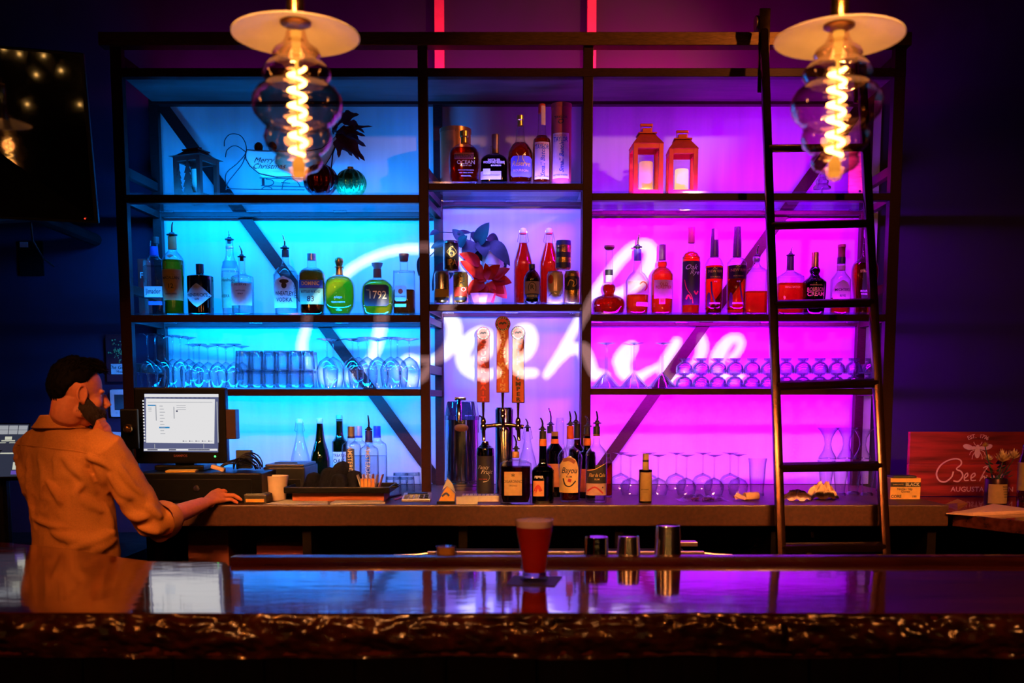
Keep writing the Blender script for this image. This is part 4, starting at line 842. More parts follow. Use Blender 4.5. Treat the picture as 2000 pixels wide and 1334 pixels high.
for i, (txt, u, vc, v0, v1, v2, c1, c2, rr) in enumerate(HB):
    Yh = Yt-.075; sh = S(u, vc, Yh); zc = P(u, vc, Yh).z-ZC; x = P(u, vc, Yh).x-tw.location.x; xb = lx(u, 790)
    z0 = P(u, v0, Yh).z-ZC; z1 = P(u, v1, Yh).z-ZC; z2 = P(u, v2, Yh).z-ZC; hw = 12.6*sh; rr *= sh; ed = 2*sh
    ec = [(.22, .01, .04), (.35, .04, .02), (.10, .02, .05)][i]
    h = MB(); h.prism([(xb-hw, z1), (xb+hw, z1), (x+hw*.95, z0+.02), (x+hw*.82, z0+.035), (x-hw*.82, z0+.035), (x-hw*.95, z0+.02)], -.086, -.062)
    h.lathe([(rr, -.012), (rr, .012)], (x, -.074, zc), 36, axis=Matrix.Rotation(PI/2, 3, 'X'))
    hd = h.build('tap_handle', COLR('handle_edge_%s' % 'abc'[i], ec, .4), tw, bevel=.002, )
    f = MB().prism([(xb-hw+ed, z1+ed), (xb+hw-ed, z1+ed), (x+hw*.95-ed, z0+.01), (x-hw*.95+ed, z0+.01)], -.0875, -.0855).build('handle_face', COLR('handle_face_%s' % 'abc'[i], c1, .45), hd)
    MB().lathe([(rr*.86, 0), (rr*.86, .002)], (x, -.0875, zc), 36, axis=Matrix.Rotation(PI/2, 3, 'X')).build('badge_ring', COLR('badge_dark', (.05, .01, .015), .4), hd)
    MB().lathe([(rr*.66, 0), (rr*.66, .002)], (x, -.0885, zc), 36, axis=Matrix.Rotation(PI/2, 3, 'X')).build('badge_centre', COLR('badge_red', (.55, .04, .03), .45), hd)
    m = MB()
    for j, ch in enumerate('COUNTRY BOY BREWING '):
        a = PI*.95-j*2*PI/20
        if ch == ' ': continue
        vs, fs = text_geo(ch, 3.4*sh, bold=.02)
        ca, sa = math.cos(a-PI/2), math.sin(a-PI/2)
        m.add([(x+math.cos(a)*rr*.76+px*ca-py*sa, -.0915, zc+math.sin(a)*rr*.76+px*sa+py*ca) for px, py in vs], fs)
    m.build('badge_lettering', WINK, hd)
    vs, fs = stroke_geo([(x-rr*.45, zc-.002), (x-rr*.2, zc+.004), (x, zc), (x+rr*.2, zc+.005), (x+rr*.45, zc)], .007, 5); MB().add([(a, -.0925, b) for a, b in vs], fs).build('badge_emblem', INK, hd)
    m = MB(); chars = txt; nn = len(chars); top_ = z0-.002; bot = z1+.014; st = (top_-bot)/(nn-1)
    for j, ch in enumerate(chars):
        if ch == ' ': continue
        big = 1.28 if (j == 0 or chars[j-1] == ' ') else 1
        vs, fs = text_geo(ch, st*1.02*big, bold=.045, sx=1.75 if len(txt) > 12 else 1.35); zq = top_-j*st; t_ = (zq-z1)/(z0-z1); xx = xb+(x-xb)*t_
        m.add([(xx+px, -.089, zq+py) for px, py in vs], fs)
    m.build('handle_lettering', COLR('handle_letters_%s' % 'abc'[i], c2, .4), hd)
    MB().tube([(xb, -.074, z1+.001), (xb, -.073, z1-.02), (xb, -.07, z2+.016)], [.0065, .006, .004], 10).build('ferrule', BRASS, tw, smooth=50)
    MB().lathe([(.006, z2-.035), (.012, z2-.03), (.013, z2-.012), (.009, z2-.006), (.012, z2+.002), (.010, z2+.012), (.006, z2+.02)], (xb, -.068, 0), 16).build('faucet_body', BRASS, tw, smooth=50)
    MB().tube([(xb, -.068, z2-.02), (xb+.002, -.10, z2-.045), (xb+.003, -.105, z2-.075)], [.009, .008, .007], 12).build('spout', BRASS, tw, smooth=50)

# airpot
Ya = onz(903, 955, ZC).y-.03; s = S(903, 880, Ya); zz = lambda v: P(903, v, Ya).z-ZC
ap = thing('airpot', 'tall brushed steel coffee airpot with clear domed lid beside the taps', 'airpot', (P(903, 900, Ya).x, Ya, ZC))
MB().lathe([(34*s, 0), (35*s, .005), (35*s, zz(942)), (34*s, zz(941)), (34*s, zz(938)), (35*s, zz(937)), (33.5*s, zz(820))], seg=44).build('flask', CHROME, ap, smooth=30)
for v in (939, 944, 949): MB().lathe([(35.4*s, zz(v)), (35.4*s, zz(v-1.6))], seg=44).build('band', RUBBER, ap)
MB().lathe([(33.8*s, zz(820)), (34*s, zz(812)), (33*s, zz(811)), (29*s, zz(786)), (27*s, zz(784)), (.001, zz(783))], seg=44, cap1=False).build('lid', G('smoky_lid', (.25, .3, .42), (.4, .4, .4), .6, .12, .05, 2), ap, smooth=40)
MB().box((-2*s, -10*s, zz(779)), (22*s, 30*s, .014), bev=.004).build('pump_button', CHROME, ap, smooth=40)
MB().tube([(-4*s, -26*s, zz(782)), (-4*s, -36*s, zz(800)), (-4*s, -38*s, zz(822))], [.012, .014, .012], 12).build('spout', CHROME, ap, smooth=40)
MB().ball((0*s, -36.5*s, zz(835)), (14*s, .004, 7.5*s), 20, 12).build('name_plate', COLR('brown_plate', (.14, .05, .06), .4), ap, smooth=80)
MB().tube([(33*s, 0, zz(812)), (38*s, 0, zz(814)), (41*s, -.002, zz(830)), (39*s, -.003, zz(845))], .0045, 8).build('handle', BLACKP, ap, smooth=50)

# papers, ticket box, clipboard in front of the taps
def cbox(name, label, cat, u0, u1, vt, vb, depth, mat, dy=0, bev=.002, rz=0, z0=ZC, group=None, parent=None):
    Y = onz((u0+u1)/2, vb, z0).y+depth/2+dy; uc = (u0+u1)/2; p = P(uc, vb, Y-depth/2); s = S(uc, vb, Y-depth/2)
    h = P(uc, vt, Y-depth/2).z-z0; t = thing(name, label, cat, (p.x, Y, z0), group, rz)
    MB().box((0, 0, h/2), ((u1-u0)*s, depth, h), bev=bev).build('body', mat, t)
    return t, (u1-u0)*s, h, s
def flat_text(parent, s_, x, y, z, size, mat, nm='lettering', **k):
    vs, fs = text_geo(s_, size*1.35, k.pop('shear', 0), k.pop('sx', 1), k.pop('bold', .012)); f = k.pop('f', None) or (lambda a, b: (x+a, y, z+b))
    return MB().add([f(a, b) for a, b in vs], fs).build(nm, mat, parent)
t, w_, h, s = cbox('paper_stack', 'stack of lined order pads on the counter under the taps', 'papers', 902, 975, 968, 980, .09, M('lined_pad', (.6, .55, .6), .7, 0, 40, .1), bev=.001)
for k in range(9): MB().box((-w_/2+.012+k*w_/9, 0, h+.0006), (.004, .085, .001)).build('ruled_line', NINK, t)
t, w_, h, s = cbox('paper_slip', 'small white folded card standing before the order pads', 'paper', 891, 933, 970, 985, .008, PAPER, bev=0)
p = onz(871, 984, ZC)
t = thing('ticket_box', 'small brass coloured tent shaped card holder left of the white slip', 'card holder', (p.x, p.y+.03, ZC))
s = S(871, 984, p.y)
MB().box((0, .0, .005), (36*s, .07, .01), bev=.002).build('base', BLACKP, t)
MB().prism([(-15*s, .01), (16*s, .01), (17*s, 18*s), (2*s, 34*s), (-6*s, 22*s)], -.02, .012).build('card_face', COLR('orange_card', (.75, .38, .08), .5), t)
MB().prism([(-8*s, 26*s), (2*s, 50*s), (12*s, 38*s), (18*s, 20*s), (2*s, 34*s)], .0, .02).build('card_back', PAPER, t)
vs, fs = stroke_geo([(-8*s, 14*s), (0, 20*s), (6*s, 15*s)], .008, 4); MB().add([(a, -.021, b) for a, b in vs], fs).build('printed_mark', NINK, t)

# ------------------------------------------------------------------ till side of the counter
# cash drawer carrying the monitor
t, w_, h, s = cbox('cash_drawer', 'wide black cash drawer on the counter under the monitor', 'cash drawer', 262, 512, 924, 984, .40, BLACKP, dy=.03, bev=.006)
MB().box((-.02, -.205, h*.45), (w_-.04, .006, h*.7), bev=.002).build('drawer_front', M('satin_black', (.007, .007, .008), .3, 0, 30, .2, spec=.16), t)
MB().lathe([(.012, 0), (.012, .006), (.006, .007)], (.0, -.209, h*.5), 16, axis=Matrix.Rotation(PI/2, 3, 'X')).build('lock', CHROME, t, smooth=40)
ZD = ZC+h; YD = t.location.y; TB = t
# monitor
Ym = YD-.06; s = S(352, 830, Ym)
mo = thing('pos_monitor', 'black till monitor showing a white settings page', 'monitor', (P(352, 905, Ym).x, Ym, ZD+.001))
zz = lambda v: P(352, v, Ym).z-ZD; xx = lambda u, v=830: P(u, v, Ym).x-mo.location.x
MB().box((xx(351), .03, (zz(757)+zz(906))/2), (xx(441)-xx(262), .05, zz(757)-zz(906)), bev=.008).build('housing', BLACKP, mo)
MB().box((0, .08, .012), (.2, .2, .022), bev=.006).build('foot', BLACKP, mo)
MB().box((0, .075, .07), (.08, .04, .12), bev=.006).build('neck', BLACKP, mo)
q = [(xx(278), zz(882)), (xx(424), zz(884)), (xx(428), zz(770)), (xx(284), zz(769))]
SCR = E('screen_blue_grey', (.10, .11, .22), 1.0); SW = E('screen_white', (.80, .79, .80), .95); SG = E('screen_grey', (.35, .36, .40), 1); SB = E('screen_blue', (.02, .22, .5), 1); SD = E('screen_dark', (.03, .03, .08), 1)
def quad(pp, y, nm, mat): return MB().add([(a, y, b) for a, b in pp]+[(a, y+.002, b) for a, b in pp], [(0, 1, 2, 3), (7, 6, 5, 4), (0, 4, 5, 1), (1, 5, 6, 2), (2, 6, 7, 3), (3, 7, 4, 0)]).build(nm, mat, scr)
scr = MB().add([(a, .003, b) for a, b in q]+[(a, .006, b) for a, b in q], [(0, 1, 2, 3), (7, 6, 5, 4)]+[(i, i+4, (i+1) % 4+4, (i+1) % 4) for i in range(4)]).build('screen', SCR, mo)
def r4(u0, v0, u1, v1): return [(xx(u0), zz(v1)), (xx(u1), zz(v1)), (xx(u1), zz(v0)), (xx(u0), zz(v0))]
quad(r4(284, 770, 428, 776), .001, 'menu_bar', SW)
quad([(xx(284), zz(865)), (xx(417), zz(867)), (xx(421), zz(780)), (xx(287), zz(779))], .0005, 'window_page', SW)
quad(r4(279, 877, 423, 881), .001, 'task_bar', SW)
for (a, b, c, d) in ((286, 878, 306, 880), (328, 878, 342, 880), (366, 878, 408, 880), (424, 785, 426, 865), (300, 868, 301, 876), (396, 868, 397, 876)): quad(r4(a, b, c, d), -.0005, 'page_line', SG if a > 420 or c-a == 1 else SD)
for k in range(14): quad(r4(280, 782+k*6, 282.5, 785+k*6), -.0005, 'page_line', SW)
quad(r4(290, 791, 305, 793.5), -.0012, 'highlight', SB); quad(r4(311, 834, 331, 837), -.0012, 'highlight', SB)
quad(r4(305, 791, 306.5, 822), -.0012, 'scroll_bar', SG); quad(r4(340, 795, 341.5, 818), -.0012, 'scroll_bar', SG); quad(r4(290, 786, 416, 786.8), -.0012, 'scroll_bar', SG)
for k in range(10): quad(r4(313, 793+k*6, 319+(k*7) % 5, 794.2+k*6), -.0012, 'page_line', SG)
for k in range(3): quad(r4(346, 792+k*4, 364, 793+k*4), -.0012, 'page_line', SG); quad(r4(291, 797+k*3, 297, 798+k*3), -.0012, 'page_line', SG)
quad(r4(345, 802, 348, 805), -.0012, 'page_line', SD)
for k in range(5): quad(r4(356+k*12.5, 861, 358+k*12.5, 863), -.0012, 'page_line', SD); quad(r4(359+k*12.5, 861.4, 364+k*12.5, 862.6), -.0012, 'page_line', SG)
for k in range(14): quad(r4(290+k*9, 777, 294+k*9, 778.2), .0, 'page_line', SD)
flat_text(mo, 'SAM4POS', xx(350), .003, zz(891), .010, COLR('dull_red_mark', (.3, .08, .08), .4))
MB().lathe([(.004, 0), (.004, .003)], (xx(418), .003, zz(892)), 12, axis=Matrix.Rotation(PI/2, 3, 'X')).build('power_light', E('green_light', (.1, 1, .2), 2), mo)
# card reader on the side of the monitor
cr_ = MB().box((xx(450), .035, (zz(800)+zz(858))/2), (xx(460)-xx(441), .06, zz(800)-zz(858)), bev=.003).build('card_reader', M('dark_red_black_plastic', (.05, .018, .018), .4, 0, 30, .2), mo)
# notepad, dongle and cables on the drawer
p = P(357, 914, YD-.12)
t = simple('notepad', 'yellow sticky notepad lying on the cash drawer under the monitor', 'notepad', MB().box((0, 0, .004), (.115, .085, .008), bev=.001), COLR('yellow_pad', (.85, .50, .05), .6), loc=(P(357, 914, YD-.13).x, YD-.14, ZD+.001), rot=(0, 0, R(8)))
cb_ = thing('cable_bundle', 'tangle of black cables with a small black adapter behind the till', 'cables', (P(478, 900, YD).x, YD-.04, ZD+.001)); s = S(478, 900, YD)
random.seed(3)
for k in range(6):
    pts = []; ph = random.random()*6; rx = (22+12*random.random())*s
    for i in range(26):
        a = i/25*PI*(1.6+random.random()*.0+k*.12)+ph*.25
        pts.append((math.cos(a)*rx+(k-2.5)*6*s, .03*math.sin(a*1.7+ph), max(.004, abs(math.sin(a))*(12+4*k)*s+.004)))
    MB().tube(pts, .0028, 7).build('cable', RUBBER, cb_, smooth=60)
MB().box((-3*s, .06, 20*s), (30*s, .03, 36*s), bev=.003).build('adapter', M('grey_adapter', (.05, .07, .09), .4, 0, 30, .2), cb_)
MB().box((-40*s, -.05, .012), (26*s, .03, .016), Matrix.Rotation(.3, 3, 'Y'), bev=.003).build('plug', COLR('white_orange_plug', (.7, .5, .35), .5), cb_)
# receipt printer
t, w_, h, s = cbox('receipt_printer', 'black receipt printer with slotted lid next to the cash drawer', 'printer', 515, 596, 912, 975, .30, M('grey_black_plastic', (.012, .013, .016), .4, 0, 30, .2, spec=.25), dy=.08, bev=.008)
MB().box((0, .0, h+.004), (w_*.94, .27, .012), bev=.004).build('lid', M('dark_grey_plastic', (.05, .055, .06), .35, 0, 30, .2), t)
MB().box((-.01, -.06, h+.0115), (w_*.55, .012, .006), bev=.001).build('paper_slot', RUBBER, t)
MB().box((0, -.153, h*.35), (w_*.8, .006, h*.5), bev=.002).build('front_panel', BLACKP, t)
# mug
Yg = onz(540, 978, ZC).y+.035; s = S(540, 960, Yg); zz = lambda v: P(540, v, Yg).z-ZC
mg = thing('coffee_mug', 'tall flared cream white mug with its handle turned left', 'mug', (P(540, 960, Yg).x, Yg, ZC))
CER = M('cream_ceramic', (.72, .55, .42), .3, 0, 30, .05)
MB().lathe([(.001, .004), (17*s, .0), (18*s, .004), (20*s, zz(955)), (23*s, zz(935)), (24*s, zz(929)), (23*s, zz(928.6)), (21.5*s, zz(935)), (17*s, .008), (.001, .009)], seg=36, cap0=False, cap1=False).build('cup', CER, mg, smooth=40)
MB().tube([(-20*s, -.008, zz(936)), (-27*s, -.012, zz(938)), (-30*s, -.012, zz(950)), (-26*s, -.01, zz(962)), (-18*s, -.006, zz(966))], .0065, 10).build('handle', CER, mg, smooth=60)
# card terminal
t, w_, h, s = cbox('card_terminal', 'small yellow and silver card terminal by the hand of the bartender', 'card terminal', 476, 521, 966, 984, .10, M('terminal_black', (.04, .035, .03), .35, 0, 30, .2), bev=.005)
MB().box((0, -.052, h*.35), (w_*.8, .005, h*.35), bev=.001).build('front_strip', COLR('amber_plastic', (.7, .35, .05), .35), t)
MB().box((0, 0, h+.001), (w_*.85, .08, .003), bev=.001).build('display', M('grey_display', (.25, .3, .33), .2, 0, 30, .2), t)
# tray on wooden box with napkins and sugar caddy
t, w_, h, s = cbox('wooden_box', 'flat reddish wooden box on the counter under a black tray', 'box', 571, 750, 963, 980, .20, M('red_brown_box_wood', (.42, .10, .03), .5, 0, 6, .3, stretch=(1, 8, 8)), dy=.02, bev=.002)
ZT_ = ZC+h; Yx = t.location.y; X_ = t.location.x
ty = thing('serving_tray', 'black rimmed tray resting on the reddish wooden box', 'tray', (X_+.0, Yx, ZT_+.001)); 
ty.location.x = P(668, 955, Yx).x
MB().box((0, 0, .004), (205*s, .26, .008), bev=.003).build('tray_base', BLACKP, ty)
for (x, y, dx, dy) in ((0, -.128, 205*s, .008), (0, .128, 205*s, .008), (-101*s, 0, .008, .26), (101*s, 0, .008, .26)):
    MB().box((x, y, .014), (dx, dy, .022), bev=.003).build('rim', BLACKP, ty)
MB().tube([(102*s, -.05, .02), (114*s, -.05, .022), (114*s, .05, .022), (102*s, .05, .02)], .004, 8).build('handle', BLACKP, ty, smooth=50)
CLOTH = M('black_napkin_cloth', (.010, .011, .020), .85, 0, 120, .3, bump=.4, spec=.1)
def rolled_cloth(label, u, vt, tilt, w_, dyy, seed, lean=0):
    p = P(u, 950, Yx+dyy); zb_ = ZT_+.010; h = P(u, vt, Yx+dyy).z-zb_; rr = w_*S(u, 950, Yx)
    def f(a, b):
        an = a*2*PI; k = 1-.35*b**2+.14*noise.noise(Vector((math.cos(an)*1.5, math.sin(an)*1.5+seed, b*2.5)))+.07*math.sin(an*5+seed)
        e = math.sqrt(max(0, 1-max(0, (b-.8)/.2)**2)) if b > .8 else 1
        return Vector((math.cos(an)*rr*k*e+lean*b*h, math.sin(an)*rr*.8*k*e, h*b))
    m = MB().grid(f, 30, 16)
    t = tag(m.build('rolled_napkin', CLOTH, smooth=70), label, 'napkin', 'black napkins heaped in the tray'); t.location = (p.x, Yx+dyy, zb_); t.rotation_euler = (0, 0, 0)
    return t
rolled_cloth('black cloth napkin at the left end of the heap in the tray', 607, 922, 0, 16, -.02, 1, .2)
rolled_cloth('second black cloth napkin from the left end of the tray, leaning right', 630, 912, 0, 17, .0, 5, .35)
rolled_cloth('highest black rolled napkin in the middle of the tray heap', 652, 900, 0, 19, -.01, 9, .35)
rolled_cloth('low black napkin in front of the highest rolled one', 662, 925, 0, 18, -.06, 12, .0)
rolled_cloth('black cloth napkin right beside the sugar caddy', 690, 918, 0, 17, -.02, 20, .05)
sg = thing('sugar_caddy', 'small caddy of white and orange sweetener packets on the tray', 'caddy', (P(724, 950, Yx-.03).x, Yx-.04, ZT_+.010)); 
MB().box((0, 0, .004), (44*s, .09, .006), bev=.001).build('caddy_base', PAPER, sg)
for k in range(4): MB().box((-13*s+k*7*s, -.04, 12*s), (5.5*s, .006, 22*s), Matrix.Rotation(.05*k-.08, 3, 'Y'), bev=.001).build('sweetener_packet', COLR('orange_packet', (.85, .35, .08), .5), sg)
for k in range(6): MB().box((-20*s+k*8*s, .0+.012*(k % 2), 15*s), (.004, .06, 30*s), Matrix.Rotation(.12*(k-2.5), 3, 'Y'), bev=.001).build('sweetener_packet', [PAPER, L_PINK][k % 2], sg)
# papers along the counter edge
def sheet(label, us, thick=.0015, mat=PAPER, cat='paper', name='paper_sheet', z0=ZC, group=None, wav=0):
    pts = [onz(u, v, z0) for u, v in us]; c = sum(pts, Vector())/len(pts); n = len(pts)
    vs = [(p.x-c.x, p.y-c.y, .0005) for p in pts]+[(p.x-c.x, p.y-c.y, .0005+thick+wav*(i % 2)) for i, p in enumerate(pts)]
    return tag(MB().add(vs, [tuple(range(n))[::-1], tuple(range(n, 2*n))]+[(i, (i+1) % n, n+(i+1) % n, n+i) for i in range(n)]).build(name, mat, loc=(c.x, c.y, z0)), label, cat, group)
sheet('long flat sheet of paper along the counter edge before the mug', [(514, 985.5), (640, 985.5), (640, 979), (560, 976)])
sheet('curled receipt paper along the counter edge before the wooden box', [(645, 985.5), (752, 984), (745, 980.5), (655, 980.5)], .006)
# calculator and pens
p = onz(812, 980, ZC); t = thing('calculator', 'silver desk calculator lying on the counter by the left middle post', 'calculator', (p.x, p.y+.055, ZC)); s = S(812, 980, p.y)
MB().add([(-28*s, -.055, 0), (28*s, -.055, 0), (28*s, .055, 0), (-28*s, .055, 0), (-28*s, -.055, .010), (28*s, -.055, .010), (28*s, .055, .028), (-28*s, .055, .028)], [(0, 3, 2, 1), (4, 5, 6, 7), (0, 1, 5, 4), (1, 2, 6, 5), (2, 3, 7, 6), (3, 0, 4, 7)]).build('body', M('silver_plastic', (.45, .47, .5), .35, .3, 30, .1), t, bevel=.002)
for i in range(5):
    for j in range(3): MB().box((-20*s+i*10*s, -.04+j*.018, .0155+j*.003), (7*s, .012, .006), bev=.001).build('key', [L_GREY, BLACKP][i > 2], t)
MB().box((0, .036, .0275), (40*s, .022, .003), Matrix.Rotation(.16, 3, 'X')).build('display', BLACKP, t)
for i, (u0, v0, u1, v1, mt, lb) in enumerate(((752, 972, 783, 966, BLACKP, 'black pen lying on the counter end of the tray'), (770, 976, 795, 968, COLR('maroon_pen', (.25, .05, .1), .3), 'maroon pen lying next to the calculator'))):
    a = onz(u0, v0, ZC+.004); b = onz(u1, v1, ZC+.004)
    simple('pen', lb, 'pen', MB().tube([a, a.lerp(b, .1), a.lerp(b, .9), b], [.0015, .0042, .0042, .003], 10), mt, smooth=60)

# ------------------------------------------------------------------ right side clutter
p = onz(1376, 979, ZC); t = thing('snack_bag', 'crumpled clear plastic bag with dark snacks lying on the counter', 'bag', (p.x, p.y+.03, ZC)); s = S(1376, 979, p.y)
def f(a, b):
    x = (a-.5)*100*s; y = (b-.5)*.12; e = max(0, 1-(2*a-1)**2)*max(0, 1-(2*b-1)**2)
    return Vector((x, y, .002+e*.03*(.7+.7*noise.noise(Vector((x*40, y*40, 1))))))
MB().grid(f, 36, 14).build('plastic_film', G('plastic_film', (.9, .88, .9), (.6, .6, .6), .5, .12, .1, 2), t, smooth=20)
random.seed(5)
m = MB()
for k in range(16): m.ball((random.uniform(-22, 22)*s, random.uniform(-.02, .02), .006+random.random()*.004), (.009, .007, .004), 8, 6, Matrix.Rotation(random.random()*3, 3, 'Y'))
m.build('snack_pieces', COLR('brown_snack', (.15, .05, .04), .6), t)['kind'] = 'stuff'
p = onz(1460, 978, ZC); s = S(1460, 978, p.y); t = thing('paper_roll', 'small tan paper roll with crumpled loose end lying left of the ladder', 'paper roll', (p.x, p.y+.02, ZC))
TANP = COLR('tan_paper', (.75, .42, .30), .7, trans=.1)
MB().tube([(-4*s, 0, .016), (24*s, .012, .018)], .0165, 18).build('roll', TANP, t, smooth=40)
def f(a, b): x = (-24+26*a)*s; return Vector((x, -.025+.05*b, .003+.02*abs(math.sin(a*5+b*3))*(.3+b)))
MB().grid(f, 14, 8).build('loose_end', TANP, t, smooth=30)
def rag(label, u, vb, vt, hw, mat, seed, dy=0):
    p = onz(u, vb, ZC); s = S(u, vb, p.y); h = P(u, vt, p.y+.05).z-ZC; rr = hw*s
    def f(a, b):
        an = a*2*PI; k = 1-b; cx, cy = math.cos(an)*k, math.sin(an)*k
        rad_ = rr*(1+.30*noise.noise(Vector((math.cos(an)*1.6, math.sin(an)*1.6, seed)))+.08*math.sin(an*6+seed))
        n1 = 1-abs(noise.noise(Vector((cx*2.3+seed, cy*2.3, seed*.7))))*2.2; n2 = 1-abs(noise.noise(Vector((cx*5+seed, cy*5, 3))))*2
        off = Vector((noise.noise(Vector((cx*3, cy*3, 8+seed))), noise.noise(Vector((cx*3, cy*3, 15+seed))), 0))*rr*.35*(1-k)
        e = (1-k**2.6)
        return Vector((cx*rad_, cy*rad_*.6, max(.0015, h*e*(.52+.40*n1+.16*n2)+.010*(1-abs(math.sin(an*4+seed)))*k)))+off
    return tag(MB().grid(f, 90, 34).build('bar_cloth', mat, loc=(p.x, p.y+rr*.62+dy, ZC+.0005), smooth=75), label, 'cloth', None)
CL1 = M('peach_cloth', (.85, .48, .32), .85, 0, 150, .1, bump=.4, sheen=.3); CL2 = M('pink_cloth', (.85, .50, .50), .85, 0, 150, .1, bump=.4)
rag('crumpled yellow white bar cloth in a high heap inside the ladder', 1612, 976, 939, 30, CL1, 2)
rag('flat crumpled pink white cloth beside the higher heap', 1560, 979, 956, 28, CL2, 7, -.01)
# garnish box
t, w_, h, s = cbox('glove_box', 'yellow and black carton with printed front at the right end of the counter', 'carton', 1738, 1797, 934, 975, .10, COLR('amber_carton', (.78, .42, .12), .6), bev=.001)
MB().box((0, -.0505, h*.70), (w_*.995, .002, h*.22)).build('black_band', L_BLACK, t)
MB().box((0, 0, h+.004), (w_*.8, .08, .010), bev=.004).build('open_lid', L_BLACK, t)
flat_text(t, 'BLACK', w_*.22, -.053, h*.70, h*.16, L_CREAM, bold=.03); flat_text(t, 'SAMSONITE', -w_*.25, -.053, h*.70, h*.07, GINK)
flat_text(t, 'Nitrile / Slip', -w_*.02, -.0515, h*.48, h*.11, INK, bold=.02); flat_text(t, 'Gloves', 0, -.0515, h*.36, h*.11, INK, bold=.02)
flat_text(t, 'CORE', -w_*.3, -.0515, h*.13, h*.14, INK, bold=.03); flat_text(t, '100', w_*.3, -.0515, h*.13, h*.10, INK, bold=.03)
# ------------------------------------------------------------------ ladder
def lad(u, v):        # point on the leaning ladder plane seen at a pixel
    # plane through z=3.13,Y=4.50 (top) and z=1.12,Y=3.90
    n = Vector((0, 3.13-1.12, -(4.50-3.90))); n.normalize(); o = Vector((0, 0, EYE)); d = P(u, v, 4)-o
    t = (Vector((0, 3.90, 1.12))-o).dot(n)/d.dot(n); return o+d*t
ld = thing('library_ladder', 'dark bronze rolling ladder leaning on the rail in front of the magenta shelves', 'ladder', (1.2, 3.6, 0)); LO = Vector((1.2, 3.6, 0))
lt, lbm = lad(1491, 40), lad(1525, 1070); rt, rbm = lad(1679, 60), lad(1729, 1070)
def floor_pt(a, b):
    d = b-a; return a+d*((.03-a.z)/d.z)
for a, b in ((lt, lbm), (rt, rbm)):
    f = floor_pt(a, b)
    MB().bar(a-LO, f-LO, .034, .034, up=(0, 1, 0), bev=.008).build('stile', BRONZE, ld, smooth=50)
    MB().tube([f-LO+Vector((-.02, 0, 0)), f-LO+Vector((.02, 0, 0))], .03, 20).build('wheel', RUBBER, ld, smooth=40)
    top = a-LO
    MB().bar(top+Vector((0, -.022, -.30)), top+Vector((0, -.022, .04)), .046, .016, up=(0, 1, 0), bev=.005).build('hanger_plate', BRONZE, ld, smooth=50)
    MB().tube([top+Vector((-.032, .01, -.01)), top+Vector((-.012, .01, -.01))], .032, 24).build('hanger_wheel', M('worn_dark_metal', (.12, .06, .05), .35, .7, 40, .3), ld, smooth=40)
    MB().tube([top+Vector((0, -.01, .02)), top+Vector((0, .05, .045)), top+Vector((0, .10, .02)), top+Vector((0, .11, -.03))], .009, 8).build('hook', BRONZE, ld, smooth=50)
for vl, vr in ((290, 288), (441, 436), (595, 591), (753, 748), (913, 910), (1072, 1068)):
    def at_v(a, b, v):
        lo, hi = 0, 1
        for _ in range(40):
            m_ = (lo+hi)/2; p = a.lerp(b, m_); 
            r_ = p-Vector((0, 0, EYE)); fw = r_.y*math.cos(TH)-r_.z*math.sin(TH); up_ = r_.y*math.sin(TH)+r_.z*math.cos(TH)
            vv = VP-F*up_/fw
            if vv < v: lo = m_
            else: hi = m_
        return p
    a = at_v(lt, lbm, vl); b = at_v(rt, rbm, vr)
    MB().bar(a-LO, b-LO, .040, .030, up=(0, -.29, 1), bev=.006).build('rung', BRONZE, ld, smooth=50)
for z_ in (.35, .75):
    t_ = (lt.z-z_)/(lt.z-lbm.z); a = lt+(lbm-lt)*t_; b = rt+(rbm-rt)*((rt.z-z_)/(rt.z-rbm.z))
    MB().bar(a-LO, b-LO, .040, .030, up=(0, -.29, 1), bev=.006).build('rung', BRONZE, ld, smooth=50)

